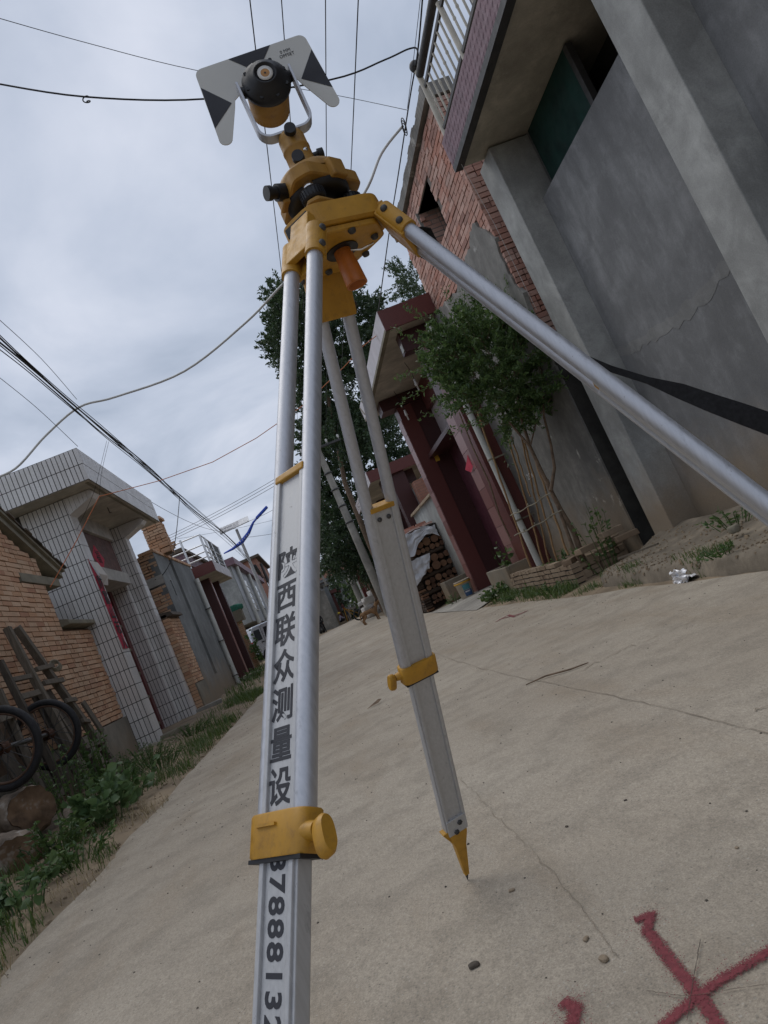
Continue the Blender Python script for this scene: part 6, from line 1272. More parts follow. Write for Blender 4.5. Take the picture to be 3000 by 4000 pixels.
b = MB(); kn = PY(332, 380, 6.38); b.tube([kn+V((0.03*math.cos(t), 0.01*t, 0.02*math.sin(t))) for t in [i*0.5 for i in range(17)]], 0.006, 6); solo('cable_knot', b, M['cable'], 'small loop knot in the thick black cable', 'knot')
cable('house_cable', 'black cable running down the brick house edge to the granite canopy', [PX(1653, -40, 2.93), PX(1632, 200, 2.92), PX(1600, 390, 3.0), PX(1556, 680, 3.1), PY(1524, 881, 9.6), PY(1478, 1214, 9.7)], 0.008)
cable('thin_wire', 'thin wire beside the rooftop railing', [PX(1646, -40, 2.9), PX(1615, 234, 2.9), PX(1591, 424, 3.05)], 0.003)
wc = [PX(1575, 490, 3.1), PY(1490, 600, 7.8), PY(1420, 760, 7.9), PY(1260, 960, 8.6), PY(1100, 1115, 9.4), PY(960, 1260, 10), PY(720, 1450, 10.4), PY(452, 1550, 10.5), PY(310, 1590, 10.4), PY(180, 1700, 10.4), PY(60, 1830, 10.3), PY(-60, 1880, 10.3)]
cable('white_cable', 'white cable sagging from the brick house across the lane', wc, 0.016, 'cable_w')
b = MB(); c_ = PX(1577, 485, 3.08)
for k in range(3): b.tube([c_+V((0.0, 0.06*math.cos(t)+0.02*k, 0.07*math.sin(t)-0.02*k)) for t in [i*PI/6 for i in range(13)]], 0.006, 5)
solo('cable_tangle', b, M['cable'], 'tangle of black wire on the brick house corner', 'tangle')
oc = [PX(196, 2294, -3.05), PY(300, 2110, 10.4), PY(388, 1939, 10.45), PY(622, 1878, 10.6), PY(830, 1805, 10.5), PY(1000, 1712, 10.4), PY(1190, 1580, 10.2), PY(1350, 1427, 9.95), PY(1420, 1350, 9.8), PY(1470, 1312, 9.68)]
cable('orange_cable', 'thin orange line strung across the lane from the brick house', oc, 0.0055, 'cable_o', False)
# bundled telephone cables along the left
base = [(-60,1275), (100,1415), (270,1568), (420,1700), (597,1845), (760,1990), (900,2112), (1000,2215), (1060,2290)]
R = random.Random(9)
for k in range(7):
    o = [(R.uniform(-9, 9), R.uniform(-14, 14)) for _ in base]; s0 = -22+k*10
    pts = [PX(x+a*0.6, y+a*0.3+c_*0.6+s0*max(0.25, 1-i/5), -1.98-0.01*k) for i, ((x, y), (a, c_)) in enumerate(zip(base, o))]
    cable('bundled_cable', ('uppermost', 'second', 'third', 'fourth', 'fifth', 'sixth', 'lowest')[k]+' strand of the sagging black cable bundle on the left', pts, 0.011 if k in (2, 3) else 0.006, group='black cable bundle over the left verge')
b = MB(); c_ = PX(1003, 2222, -1.98); b.cyl(c_+V((0,-0.6,0.1)), c_+V((0,0.7,-0.2)), 0.09, 0.10, 10); b.cyl(c_+V((0,0.7,-0.2)), c_+V((0.05,1.1,-0.45)), 0.05, 0.03, 8); solo('splice_box', b, M['cable'], 'black cable splice box hanging by the lamp pole', 'box')
cable('thin_wire', 'upper thin wire above the cable bundle at the left edge', [PX(-40, 1215, -2.0), PX(160, 1400, -2.0), PX(300, 1560, -2.0)], 0.004)
cable('thin_wire', 'thin wire from the left edge to the tiled canopy corner', [PY(-40, 1445, 9.0), PY(140, 1590, 9.8), PY(304, 1744, 10.5)], 0.004)
cable('drop_wire', 'left of two thin wires dropping to the tiled canopy', [PX(417, 1722, -1.98), PY(388, 1840, 10.5), PY(362, 1935, 10.9), PY(300, 2070, 10.9)], 0.003)
cable('drop_wire', 'right of two thin wires dropping to the tiled canopy', [PX(425, 1725, -1.98), PY(398, 1840, 10.5), PY(388, 1935, 10.6)], 0.003)
cable('drop_cable', 'black cable hanging from the bundle to the blue grey house', [PX(702, 1938, -1.98), PY(690, 2070, 16.0), PY(672, 2175, 15.6), PY(640, 2240, 15.4), PY(605, 2265, 15.33)], 0.009)
for i, (a, c_) in enumerate((((640,2102),(1215,1785)), ((650,2108),(1220,1795)), ((660,2114),(1225,1806)))):
    cable('far_line', ('upper', 'middle', 'lower')[i]+' of three parallel lines rising behind the near leg', sagc(PY(*a, 30), PY(*c_, 23.9), 0.1), 0.008, group='parallel far lines')
cable('far_line', 'single line above the solar panel', sagc(PY(960, 2040, 34), PY(1240, 1870, 24), 0.15), 0.008)
cable('far_line', 'faint line left of the solar panel', sagc(PY(590, 1960, 22), PY(860, 2075, 34), 0.2), 0.007)
cable('far_line', 'faint line crossing below the solar panel', sagc(PY(690, 2105, 30), PY(1075, 2030, 34), 0.05), 0.006)
cable('far_line', 'line behind the blue lamp arm', sagc(PY(950, 2100, 34), PY(1075, 2083, 34), 0.02), 0.008)
# ------------------------------------------------------------------ far left: corrugated house, van, lamp
def R4(x, y): return (500+x*.3617, 1950+y*.3617)
ch = thing('corrugated_house', 'pale corrugated metal upper floor with two dark windows on the far left', 'house', (-4.5, 50, 0))
XC = -3.6; ya, yb = 42.2, 63.7
b = MB(); n = 150; vs = []
for i in range(n+1): y = ya+(yb-ya)*i/n; x = XC+(0.06 if i % 2 else 0); vs += [(x, y, 2.27), (x, y, 5.73)]
b.add(vs, [(2*i, 2*i+2, 2*i+3, 2*i+1) for i in range(n)]); b.build('cladding', simple('galvanised_sheet', (0.34,0.35,0.36), 0.5, 0.15, 1), ch)
b = MB(); b.box((-11, 42.3, 2.27), (XC-0.03, yb, 5.7)); b.build('body', M['lime'], ch)
b = MB(); b.box((-11, 42.2, 2.27), (XC-0.02, 42.3, 5.7)); b.build('end_wall', M['lime'], ch)
b = MB(); b.box((-11, 42.0, 5.7), (XC+0.35, yb+0.3, 6.12)); b.build('parapet', M['mauve'], ch)
for y0 in (46.0, 52.1):
    b = MB(); b.box((XC+0.05, y0, 3.03), (XC+0.09, y0+3.0, 5.04)); w_ = b.build('window', M['glass'], ch)
    for k in range(5): b = MB(); b.box((XC+0.085, y0, 3.03+0.40*k-0.025), (XC+0.11, y0+3.0, 3.03+0.40*k+0.025)); b.build('louvre_bar', M['pvc'], w_)
for y0 in (43.6, 50.7): b = MB(); b.cyl((XC+0.2, y0, 2.06), (XC+0.2, y0, 5.8), 0.12, None, 8); b.build('downpipe', M['pvc'], ch)
b = MB(); b.box((-11, 43.5, -0.4), (-4.6, yb, 2.27)); b.build('ground_floor', simple('recess_shade', (0.035,0.028,0.022), 0.9, 0.3, 3), ch)  # shade under the overhang is put into this dark colour
for y0 in (55, 62): b = MB(); b.box((-4.1, y0, -0.4), (-3.7, y0+0.4, 2.27)); b.build('pillar', M['brickfar_o'], ch)
for i in range(5): b = MB(); b.ball((-3.7, 46.5+1.6*i, 1.95), 0.24, 10, 0, (1,1,0.85)); b.build('red_lantern', simple('faded_red_lantern', (0.22,0.05,0.035), 0.7), ch)
b = MB(); b.box((-3.6, 26.5, 0), (-2.64, 26.85, 1.9)); o = thing('low_wall', 'low wall with pierced parapet before the corrugated house', 'wall', (-3, 28, 0)); b.build('wall', M['brickfar_o'], o); b = MB(); b.box((-3.6, 26.45, 1.9), (-2.5, 27.1, 2.3)); b.build('pierced_parapet', M['slab'], o)
rock('green_net_bundle', (-2.75, 26.8, 2.40), (0.42, 0.3, 0.17), 5, simple('green_netting', (0.02,0.14,0.09), 0.7, 0.4, 30), 'green netting bundle on the pierced parapet', 'netting', 3, 0.4)
weed('leafy plant spilling over the low wall', (-2.55, 26.2), 0.28, 1.9, 160, 0.08, 0.16, 0.7, M['weed'], 0.7, 'potted_plant', seed=30)
rh = thing('far_brick_house', 'red brick house with dark eaves far up the left side', 'house', (-4, 78, 0))
b = MB(); b.box((-12, 70.5, -0.8), (-3.5, 86, 8.8)); b.build('wall', M['brickfar_r'], rh); b = MB(); b.box((-12.3, 70.2, 8.8), (-3.1, 86.3, 9.05)); b.build('eaves', M['rooftile'], rh)
for y0 in (72, 76, 80): b = MB(); b.box((-3.52, y0, 4.6), (-3.46, y0+1.7, 6.4)); b.build('window', M['glass'], rh)
b = MB(); b.cyl((-3.3, 71.5, 6.2), (-3.3, 71.5, 8.2), 0.15, 0.12, 8); b.build('insulator_post', M['dark_metal'], rh)
mh = thing('mauve_parapet_house', 'flat house with mauve parapet behind the brick chimney', 'house', (-6, 26, 0))
b = MB(); b.box((-9, 24.1, 0), (-3.45, 29, 4.2)); b.build('wall', M['brickfar_o'], mh); b = MB(); b.box((-9, 24.0, 4.2), (-3.3, 29.2, 4.6)); b.build('parapet', M['mauve'], mh); b = MB(); b.box((-9.2, 23.8, 4.6), (-3.2, 29.3, 4.72)); b.build('roof_edge', M['rooftile'], mh)
# solar street lamp
LX, LY = -1.99, 34.0; lp = thing('solar_street_lamp', 'solar street lamp with blue arm and tilted panel on the left', 'street lamp', (LX, LY, 0))
b = MB(); b.cyl((LX, LY, 0), (LX, LY, 6.2), 0.10, 0.065, 14); b.build('pole', simple('white_lamp_pole', (0.45,0.45,0.44), 0.5, 0.1, 2), lp)
pc = V((LX-0.02, LY, 6.42)); b = MB(); b.obox(pc, V((0.72, 0, 0.03)), V((0, 0.28, 0.17)), V((0.0, -0.01, 0.016))); sp_ = b.build('solar_panel', simple('panel_frame', (0.45,0.46,0.48), 0.4), lp)
for i in range(9):
    for j in range(2): b = MB(); b.obox(pc+V((-0.64+0.16*i, -0.135+0.27*j, -0.085+0.165*j+0.0)).lerp(pc, 0.0)+V((0, -0.010, 0.026)), V((0.068, 0, 0.003)), V((0, 0.11, 0.067)), V((0, -0.002, 0.003))); b.build('solar_cell', simple('solar_cell', (0.13,0.14,0.18), 0.35), sp_) if i == 0 and j == 0 else b.build('solar_cell', bpy.data.materials['solar_cell'], sp_)
bl = simple('blue_lamp_paint', (0.030,0.095,0.58), 0.4, 0.15, 2); b = MB()
arm = [(-0.95,5.38),(-0.5,5.42),(0,5.55),(0.45,5.82),(0.85,6.2),(1.05,6.30)]; b.tube([(LX+x, LY-0.02, z) for x, z in arm], [0.03,0.06,0.10,0.085,0.05,0.045], 8); am = b.build('arm', bl, lp)
for i in range(6): b = MB(); b.ball((LX-0.15+0.12*i, LY-0.15, 5.52+0.045*i), 0.03, 6); b.build('arm_light', M['white'], am)
b = MB(); b.obox((LX+1.38, LY-0.02, 6.47), V((0.34, 0, 0.16)), V((0, 0.12, 0)), V((-0.025, 0, 0.055))); b.build('lamp_head', bl, lp, 0.03)
# silver van, parked across the verge
vn = thing('silver_van', 'silver van with tinted side windows parked beyond the left granite gate', 'van', (-2.3, 36.5, gz(36.5))); va = math.radians(38); vo = V((-3.45, 35.6, 0.02)); vx = V((math.cos(va), math.sin(va), 0)); vy = V((-math.sin(va), math.cos(va), 0))
def VL(x, y, z): return vo+vx*x+vy*y+V((0,0,z))
prof = [(0,0.30),(0.0,0.95),(0.12,1.55),(0.3,1.78),(2.6,1.80),(3.15,1.15),(3.6,1.0),(3.68,0.32)]
pm = simple('silver_car_paint', (0.46,0.48,0.52), 0.28, 0.05, 2, metal=0.5)
b = MB(); b.ext([VL(x, 0, z) for x, z in prof], vy*1.5); body = b.build('body', pm, vn, 0.05, True)
for i, (x0, x1) in enumerate(((0.18, 0.62), (0.78, 1.75), (1.85, 2.62))):
    b = MB(); b.ext([VL(x0+0.04, -0.012, 1.05), VL(x1, -0.012, 1.05), VL(x1-(0.0 if i < 2 else 0.25), -0.012, 1.58), VL(x0+0.10, -0.012, 1.58)], vy*0.02); b.build('window', M['glass'], vn, 0.02, True)
b = MB(); b.box((0,0,0),(0,0,0)) if False else None
for x0 in (0.70, 1.80): b = MB(); b.ext([VL(x0, -0.008, 0.36), VL(x0+0.012, -0.008, 0.36), VL(x0+0.03, -0.008, 1.66), VL(x0+0.018, -0.008, 1.66)], vy*0.01); b.build('door_seam', M['dark_metal'], vn)
b = MB(); b.ext([VL(0.5, -0.02, 0.90), VL(0.66, -0.02, 0.90), VL(0.66, -0.02, 0.96), VL(0.5, -0.02, 0.96)], vy*0.02); b.build('door_handle', M['black'], vn)
b = MB(); b.ext([VL(0.02, -0.015, 0.62), VL(3.6, -0.015, 0.62), VL(3.6, -0.015, 0.70), VL(0.02, -0.015, 0.70)], vy*0.02); b.build('side_moulding', pm, vn)
for x0 in (0.62, 3.0):
    b = MB(); b.cyl(VL(x0, -0.03, 0.29), VL(x0, 0.18, 0.29), 0.29, None, 20); wh = b.build('wheel', M['rubber'], vn); b = MB(); b.cyl(VL(x0, -0.035, 0.29), VL(x0, 0.0, 0.29), 0.17, None, 14); b.build('hubcap', M['alu'], wh)
b = MB(); b.ext([VL(-0.02, 0.02, 0.8), VL(0.02, 0.02, 0.8), VL(0.05, 0.02, 1.1), VL(0.01, 0.02, 1.1)], vy*0.14); b.build('tail_light', M['redpaper'], vn)
for i in range(6): solo('rubble_brick', block((-2.75+0.2*i, 31.8+0.35*(i % 3), 0.06+0.06*(i % 2)), 0.24, 0.12, 0.07, 0.4*i, i), M['brick_y'], ('pale', 'broken', 'tilted', 'flat', 'worn', 'end')[i]+' rubble brick in the pile before the silver van', 'brick', 'rubble bricks before the van')
# ------------------------------------------------------------------ far end of the lane
def row_house(name, label, x0, x1, y0, y1, h, wall, door=None, canopy=None, seed=0, win=0):
    t = thing(name, label, 'house', ((x0+x1)/2, y0, gz(y0))); b = MB(); z0 = gz(y1)-0.3; b.box((x0, y0, z0), (x1, y1, h)); b.build('wall', M[wall], t); xf = x1 if x0 < 0 else x0; s_ = 1 if x0 < 0 else -1
    b = MB(); b.box((min(x0, x1)-0.15, y0-0.1, h), (max(x0, x1)+0.15, y1+0.1, h+0.14)); b.build('roof_edge', M['rooftile'] if seed % 2 else M['slab'], t)
    if door:
        b = MB(); b.box((xf+s_*0.005, y0+1.2, z0), (xf+s_*0.05, y0+3.2, 2.3)); d_ = b.build('door', M[door], t); b = MB(); b.box((xf+s_*0.05, y0+2.15, 0.8), (xf+s_*0.09, y0+2.25, 1.0)); b.build('handle', M['steel'], d_)
        b = MB(); b.box((xf+s_*0.02, y0+0.85, z0), (xf+s_*0.3, y0+1.15, 2.7)); b.build('pillar', M['granite'], t); b = MB(); b.box((xf+s_*0.02, y0+3.25, z0), (xf+s_*0.3, y0+3.55, 2.7)); b.build('pillar', M['granite'], t)
    if canopy: b = MB(); b.box((xf, y0+0.5, 2.72), (xf+s_*0.7, y0+3.9, 3.05)); b.build('canopy', M[canopy], t)
    for i in range(win): b = MB(); b.box((xf+s_*0.005, y0+4.4+1.6*i, 1.5), (xf+s_*0.04, y0+5.4+1.6*i, 2.5)); b.build('window', M['glass'], t)
    return t
row_house('lane_house', 'cream rendered wall behind the black clad rider', -7, 1.22, 64.5, 70, 3.3, 'ramp', seed=1)
row_house('lane_house', 'grey wall with red door at the far left of the lane', -7, 1.75, 71, 80, 3.6, 'greyhouse', 'granite', 'granite', 2, 2)
row_house('lane_house', 'farther grey house with a second red gate on the left', -7, 2.5, 81, 92, 4.4, 'greyhouse', 'granite', 'granite', 3, 2)
row_house('lane_house', 'white wall with red gate just beyond the dark tree', 2.75, 8, 33.5, 41, 3.6, 'lime', 'granite', 'granite', 4)
row_house('lane_house', 'pale house with red canopy on the far right', 3.3, 9, 42, 52, 4.2, 'lime', 'granite', 'granite', 5, 2)
row_house('lane_house', 'grey house with an air conditioner on the far right', 4.2, 10, 53, 64, 4.8, 'greyhouse', 'granite', 'granite', 6, 2)
row_house('lane_house', 'distant house closing the right side of the lane', 5.3, 12, 65, 84, 5.2, 'greyhouse', 'granite', 'granite', 7, 3)
eh = thing('end_house', 'grey gabled house with brick gable closing the lane end', 'house', (-1, 96, -0.6)); b = MB(); b.box((0.5, 96, -1), (12, 104, 5.6)); b.build('wall', M['greyhouse'], eh); b = MB(); b.add([(0.3,95.9,5.6),(10,95.9,5.6),(5.15,95.9,7.6),(0.3,104,5.6),(10,104,5.6),(5.15,104,7.6)], [(0,1,2),(0,2,5,3),(1,4,5,2)]); b.build('gable', M['brickfar_r'], eh)
b = MB(); b.box((0.5, 95, 4.3), (4.5, 96, 4.45)); bl_ = b.build('balcony', M['lime'], eh)
for i in range(12): b = MB(); b.box((0.6+0.33*i, 95.05, 4.45), (0.7+0.33*i, 95.12, 5.1)); b.build('baluster', M['white'], bl_)
for i, (x, y, h, lab) in enumerate(((2.35, 40, 8.2, 'concrete pole standing by the white wall with red gate'), (3.35, 58, 8.5, 'concrete pole beside the two surveyors'), (1.95, 80.5, 8, 'thin pole far up the left side of the lane'))):
    t = thing('concrete_pole', lab, 'pole', (x, y, gz(y))); b = MB(); b.cyl((x, y, gz(y)-0.1), (x, y, h), 0.17, 0.11, 12); b.build('shaft', M['pole'], t); b = MB(); b.box((x-0.6, y-0.05, h-0.5), (x+0.6, y+0.05, h-0.4)); b.build('crossarm', M['dark_metal'], t)
t = thing('air_conditioner', 'white air conditioner unit mounted high on the far right wall', 'air conditioner', (4.0, 54, 3)); b = MB(); b.box((3.85, 53.4, 2.75), (4.2, 54.3, 3.35)); b.build('casing', M['pvc'], t, 0.02); b = MB(); b.cyl((3.85, 53.85, 3.05), (3.84, 53.85, 3.05), 0.24, None, 16); b.build('fan_grille', M['dark_metal'], t)
b = MB(); b.box((3.9, 62.9, 4.6), (5.1, 63.0, 5.5)); solo('blue_sign', b, simple('blue_board', (0.06,0.20,0.38), 0.5, 0.2, 1), 'pale blue board sign high on the far right', 'sign')
b = MB(); b.box((3.2, 52.7, 4.3), (4.2, 52.8, 4.9)); solo('red_sign', b, M['granite'], 'dark red board fixed above the far right houses', 'sign')
for i, (x, y, z, lab) in enumerate(((2.4, 80.2, 6.0, 'grey horn loudspeaker at the top of the far left pole'), (1.1, 63.9, 3.3, 'horn loudspeaker at the corner of the cream wall'))):
    t = thing('horn_loudspeaker', lab, 'loudspeaker', (x, y, z)); b = MB(); b.lathe([(0.03,0),(0.06,0.2),(0.12,0.35),(0.25,0.45)], (x, y+0.3, z), (0,-1,0), 16); b.build('horn', M['scratch'], t); b = MB(); b.cyl((x, y+0.3, z), (x-0.55 if i == 0 else x-0.5, y+0.4, z-0.1), 0.03, None, 6); b.build('bracket', M['dark_metal'], t)
tree_cloud('lane_tree', 'dark green tree in the middle distance above the surveyors', (4.2, 78, -0.5), [(4.3,78,-0.6),(4.2,78,1.5),(4.1,78,3),(4.0,78,4)], [(722,1260),(735,1250),(760,1250),(775,1270),(778,1300),(768,1325),(745,1325),(730,1310)], 74, 82, 90, 45, 1.2, 0.15, 0.3, M['leaf_dk'], 31, 0.2)
tree_cloud('lane_tree', 'lighter leafy branch hanging near the far right houses', (4.6, 66, -0.4), [(4.7,66,-0.5),(4.6,66,1.5),(4.4,66,3),(4.3,66,4)], [(758,1270),(775,1262),(792,1275),(795,1300),(775,1305),(760,1295)], 64, 68, 40, 45, 1.0, 0.12, 0.25, M['leaf'], 32, 0.15)
# white sacks, motorbike
sk = thing('white_sack_pile', 'pile of white woven sacks behind the dog', 'sacks', (2.45, 32.5, 0))
for i, (x, y, z, s_) in enumerate(((2.15,32.0,0.26,(0.50,0.40,0.34)),(2.75,32.3,0.30,(0.55,0.40,0.40)),(2.35,32.1,0.66,(0.52,0.38,0.30)),(2.7,32.3,0.85,(0.50,0.38,0.32)))): rock('sack', (x, y, z), s_, i+20, M['paperback'], None, 'x', 4, 0.45, None, sk)
t = thing('motorbike', 'dark motorbike parked in front of the far right wall', 'motorbike', (2.2, 38, gz(38))); z0 = gz(38); mo = 0.15
for x in (1.85, 2.9): b = MB(); b.lathe([(0.22,-0.04),(0.3,-0.04),(0.3,0.04),(0.22,0.04)], (x, 38, z0+0.3), (0,1,0), 20); b.build('wheel', M['rubber'], t)
b = MB(); b.tube([(1.85,38,z0+0.3),(2.1,38,z0+0.65),(2.5,38,z0+0.7),(2.9,38,z0+0.3)], [0.04,0.09,0.1,0.04], 8); b.build('frame', M['dark_metal'], t); b = MB(); b.obox((2.55,38,z0+0.8), V((0.32,0,0.03)), V((0,0.13,0)), V((0,0,0.06))); b.build('seat', M['black'], t, 0.03); b = MB(); b.obox((2.2,38,z0+0.78), V((0.18,0,0.02)), V((0,0.12,0)), V((0,0,0.1))); b.build('tank', M['white'], t, 0.04); b = MB(); b.tube([(1.9,37.7,z0+1.0),(1.95,38,z0+0.95),(1.9,38.3,z0+1.0)], 0.02, 6); b.build('handlebar', M['steel'], t)
# ------------------------------------------------------------------ figures: skinned skeletons, one continuous body each
def skinned(name, joints, bones, root, mats, zones, parent, sub=2):
    me = bpy.data.meshes.new(name); keys = list(joints); idx = {k: i for i, k in enumerate(keys)}
    me.from_pydata([joints[k][0] for k in keys], [(idx[a], idx[b_]) for a, b_ in bones], []); o = bpy.data.objects.new(name, me); COL.objects.link(o)
    o.modifiers.new('skin', 'SKIN'); sk_ = me.skin_vertices[0].data
    for k in keys: r = joints[k][1]; sk_[idx[k]].radius = (r, r) if isinstance(r, float) else r
    sk_[idx[root]].use_root = True; s_ = o.modifiers.new('sub', 'SUBSURF'); s_.levels = sub; s_.render_levels = sub
    dg = bpy.context.evaluated_depsgraph_get(); m2 = bpy.data.meshes.new_from_object(o.evaluated_get(dg)); bpy.data.objects.remove(o)
    for m in mats: m2.materials.append(m)
    for p in m2.polygons:
        c = p.center; best = None
        for (a, b_) in bones:
            A_ = V(joints[a][0]); B_ = V(joints[b_][0]); d = B_-A_; t = max(0, min(1, (c-A_).dot(d)/max(d.length_squared, 1e-9))); q = (A_+d*t-c).length
            if best is None or q < best[0]: best = (q, (a, b_))
        p.material_index = zones(best[1], c); p.use_smooth = True
    return link(name, m2, parent)
skin_m = simple('skin', (0.30,0.17,0.11), 0.6, 0.1); hair_m = simple('dark_hair', (0.015,0.013,0.012), 0.7)
def person(label, at, h, face, shirt, trous, pose='stand', seed=0, hat=None, hatm=None):
    t = thing('person', label, 'person', at); s_ = h/1.72; a = V(at)-ORG[t.name]; ca, sa = math.cos(face), math.sin(face)
    def J(x, y, z): return (a.x+(x*ca-y*sa)*s_, a.y+(x*sa+y*ca)*s_, a.z+z*s_)      # x right, y forward
    hip = 0.92; kn = {}
    if pose == 'sit': hip = 0.24
    lean = {'stand': 0.0, 'bend': 0.28, 'sit': 0.10, 'ride': 0.06}[pose]
    j = {'hip': (J(0,0,hip), 0.135*s_), 'waist': (J(0,0.3*lean,hip+0.18), 0.125*s_), 'chest': (J(0,0.8*lean,hip+0.40), 0.150*s_), 'neck': (J(0,1.1*lean,hip+0.55), 0.055*s_), 'chin': (J(0,1.1*lean+0.03,hip+0.62), 0.062*s_), 'head': (J(0,1.1*lean+0.03,hip+0.72), 0.092*s_), 'top': (J(0,1.1*lean+0.01,hip+0.80), 0.060*s_)}
    bn = [('hip','waist'),('waist','chest'),('chest','neck'),('neck','chin'),('chin','head'),('head','top')]
    for sd, q in (('l', -1), ('r', 1)):
        sh_ = hip+0.47; fw = 0.8*lean
        j[sd+'sh'] = (J(q*0.19, fw, sh_), 0.065*s_)
        if pose in ('bend', 'sit', 'ride'): j[sd+'el'] = (J(q*0.25, fw+0.16, sh_-0.24), 0.047*s_); j[sd+'wr'] = (J(q*0.15, fw+0.36, sh_-0.16 if pose != 'sit' else sh_-0.28), 0.034*s_); j[sd+'hd'] = (J(q*0.11, fw+0.43, sh_-0.12 if pose != 'sit' else sh_-0.27), 0.028*s_)
        else: j[sd+'el'] = (J(q*0.25, fw-0.02, sh_-0.29), 0.047*s_); j[sd+'wr'] = (J(q*0.24, fw+0.08, sh_-0.54), 0.034*s_); j[sd+'hd'] = (J(q*0.23, fw+0.11, sh_-0.63), 0.030*s_)
        j[sd+'th'] = (J(q*0.10, 0.0, hip-0.04), 0.095*s_)
        if pose == 'sit': j[sd+'kn'] = (J(q*0.16, 0.30, 0.46), 0.065*s_); j[sd+'an'] = (J(q*0.14, 0.28, 0.07), 0.045*s_); j[sd+'ft'] = (J(q*0.15, 0.44, 0.04), 0.040*s_)
        else: j[sd+'kn'] = (J(q*0.11, 0.04+0.05*q, 0.49), 0.066*s_); j[sd+'an'] = (J(q*0.12, -0.02+0.06*q, 0.08), 0.045*s_); j[sd+'ft'] = (J(q*0.13, 0.13+0.06*q, 0.04), 0.040*s_)
        bn += [('chest', sd+'sh'), (sd+'sh', sd+'el'), (sd+'el', sd+'wr'), (sd+'wr', sd+'hd'), ('hip', sd+'th'), (sd+'th', sd+'kn'), (sd+'kn', sd+'an'), (sd+'an', sd+'ft')]
    hz = j['head'][0][2]
    def zones(bn_, c):
        k = ' '.join(bn_)
        if 'top' in k or ('head' in k and (c.z > hz+0.02*s_)): return 3
        if 'chin' in k or 'head' in k or k.endswith('hd'): return 0
        if 'ft' in k: return 3
        if any(q in k for q in ('th', 'kn', 'an')): return 2
        return 1
    skinned('body', j, bn, 'hip', [skin_m, shirt, trous, hair_m], zones, t)
    hp = V(j['head'][0])+V(ORG[t.name])
    if hat: b = MB(); b.lathe([(0.0,0.13),(0.08,0.12),(0.105,0.03),(0.20,0.0),(0.20,-0.008),(0.10,0.015)], hp+V((0,0,0.03*s_)), n=18); b.build('hat', hatm, t)
    return t
shw = simple('white_shirt', (0.50,0.50,0.53), 0.8, 0.1); shk = simple('black_clothes', (0.012,0.012,0.014), 0.8); shg = simple('grey_jacket', (0.16,0.17,0.19), 0.8); jn = simple('blue_jeans', (0.075,0.095,0.15), 0.85); lil = simple('lilac_shirt', (0.42,0.38,0.50), 0.8)
def far(x, y, yy): p = PY(1150+x*.27125, 2150+y*.27125, yy); return V((p.x, yy, gz(yy)))
p = far(450, 1200, 58); person('person in black clothes astride a dark scooter on the left', (p.x, 58, gz(58)), 1.66, 2.6, shk, shk, 'stand', 1)
scx = p.x-0.15; t = thing('scooter', 'dark scooter held by the person in black', 'scooter', (scx, 57.6, gz(58))); z0 = gz(58)
for k in (-0.5, 0.45): b = MB(); b.lathe([(0.12,-0.05),(0.22,-0.05),(0.22,0.05),(0.12,0.05)], (scx+0.25*k, 57.5+k, z0+0.22), (1,-0.25,0), 16); b.build('wheel', M['rubber'], t)
b = MB(); b.tube([(scx-0.12,57.0,z0+0.25),(scx-0.1,57.2,z0+0.8),(scx-0.1,57.15,z0+0.95)], [0.05,0.10,0.04], 8); b.tube([(scx-0.08,57.2,z0+0.3),(scx,57.6,z0+0.28),(scx+0.1,57.9,z0+0.55)], [0.06,0.08,0.13], 8); b.build('body', M['dark_metal'], t); b = MB(); b.obox((scx+0.06,57.8,z0+0.72), V((0.12,0,0)), V((0.05,0.28,0)), V((0,0,0.06))); b.build('seat', M['black'], t, 0.02); b = MB(); b.tube([(scx-0.42,57.15,z0+0.98),(scx-0.1,57.15,z0+0.95),(scx+0.2,57.15,z0+0.98)], 0.02, 6); b.build('handlebar', M['black'], t)
p = far(685, 1060, 66); person('person in lilac shirt and yellow hat sitting at the kerb', (p.x, 66, gz(66)+0.1), 1.62, -1.2, lil, shk, 'sit', 2, True, simple('yellow_straw_hat', (0.60,0.42,0.03), 0.8))
solo('kerb_block', block((p.x, 66, gz(66)+0.08), 0.8, 0.6, 0.3, 0.2, 3), M['cement'], 'block under the person in the yellow hat', 'block')
p = far(820, 1000, 71); person('surveyor in grey jacket and jeans beside the far tripod', (p.x-0.15, 71.3, gz(71)), 1.72, 3.0, shg, jn, 'bend', 3); person('surveyor in white shirt and dark trousers behind the far tripod', (p.x+0.85, 71.8, gz(71)), 1.72, 2.6, shw, shk, 'bend', 4, True, M['white'])
t = thing('far_tripod', 'yellow surveying tripod with total station among the surveyors', 'tripod', (p.x+0.1, 70.5, gz(70))); c_ = V((p.x-0.25, 70.5, gz(70)+1.35))
for dx, dyy in ((-0.15, -0.7), (0.85, -0.2), (1.5, 0.5)): b = MB(); b.cyl(c_, V((c_.x+dx, 70.5+dyy, gz(70))), 0.04, 0.03, 8); b.build('leg', M['yellow'], t)
b = MB(); b.cyl(c_-V((0,0,0.02)), c_+V((0,0,0.05)), 0.11, None, 14); b.build('head', M['orange'], t); b = MB(); b.obox(c_+V((0,0,0.22)), V((0.11,0,0)), V((0,0.09,0)), V((0,0,0.16))); b.cyl(c_+V((0,-0.15,0.25)), c_+V((0,0.12,0.25)), 0.05, None, 12); b.build('total_station', M['granite'], t, 0.02)
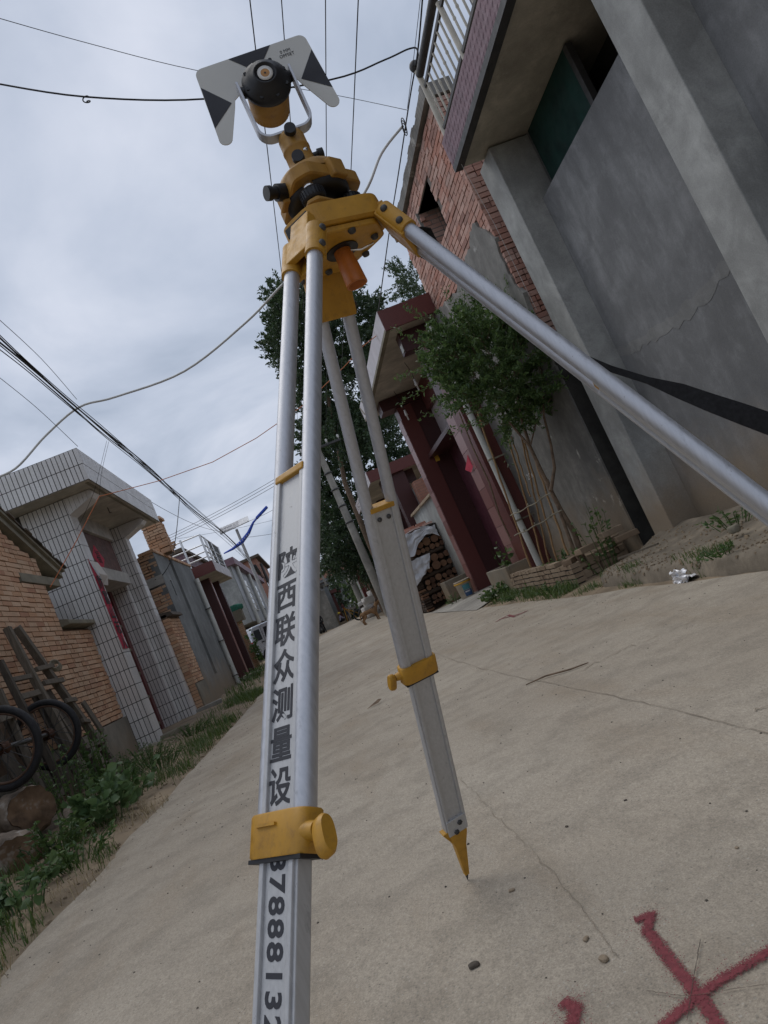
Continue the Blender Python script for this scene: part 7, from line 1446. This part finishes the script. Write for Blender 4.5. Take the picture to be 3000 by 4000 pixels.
# dog
dg0 = PZ(1462, 2427); dgt = thing('dog', 'tan dog standing sideways at the right road edge', 'dog', (dg0.x, dg0.y, gh_(dg0.x, dg0.y))); ox, oy, oz = 0, 0, 0
sx = 0.90
def Jd(x, y, z): return (x*sx, y*sx, z*sx)
j = {'rump': (Jd(-0.30,0,0.42), 0.085), 'belly': (Jd(-0.08,0,0.42), 0.088), 'chest': (Jd(0.16,0,0.42), 0.110), 'neck0': (Jd(0.26,0,0.50), 0.080), 'neck': (Jd(0.33,0,0.60), 0.060), 'head': (Jd(0.39,-0.02,0.66), 0.060), 'snout': (Jd(0.48,-0.04,0.635), 0.034), 'nose': (Jd(0.53,-0.05,0.625), 0.020), 'tail0': (Jd(-0.38,0,0.43), 0.028), 'tail1': (Jd(-0.44,0,0.30), 0.024), 'tail2': (Jd(-0.45,0,0.18), 0.012), 'earl': (Jd(0.36,0.045,0.76), 0.014), 'earr': (Jd(0.37,-0.06,0.76), 0.014)}
bn = [('belly','rump'),('belly','chest'),('chest','neck0'),('neck0','neck'),('neck','head'),('head','snout'),('snout','nose'),('rump','tail0'),('tail0','tail1'),('tail1','tail2'),('head','earl'),('head','earr')]
for sd, q, fx in (('l', 0.07, 0.0), ('r', -0.07, 0.05)):
    j['hk'+sd] = (Jd(-0.26+fx,q,0.28), 0.055); j['hh'+sd] = (Jd(-0.40+fx,q,0.17), 0.028); j['hp'+sd] = (Jd(-0.37+fx,q,0.03), 0.026); j['ht'+sd] = (Jd(-0.32+fx,q,0.02), 0.022)
    j['fe'+sd] = (Jd(0.14+fx,q,0.27), 0.042); j['fk'+sd] = (Jd(0.17+fx,q,0.15), 0.026); j['fp'+sd] = (Jd(0.17+fx,q,0.03), 0.025); j['ff'+sd] = (Jd(0.22+fx,q,0.02), 0.022)
    bn += [('rump','hk'+sd),('hk'+sd,'hh'+sd),('hh'+sd,'hp'+sd),('hp'+sd,'ht'+sd),('chest','fe'+sd),('fe'+sd,'fk'+sd),('fk'+sd,'fp'+sd),('fp'+sd,'ff'+sd)]
fur = simple('tan_fur', (0.27,0.155,0.075), 0.9, 0.3, 9); fur2 = simple('dark_fur', (0.07,0.045,0.03), 0.9, 0.3, 9)
skinned('body', j, bn, 'belly', [fur, fur2], lambda b_, c: 1 if ('nose' in b_ or 'earl' in b_ or 'earr' in b_ or (c.z > 0.49*sx and c.x < 0.2)) else 0, dgt)
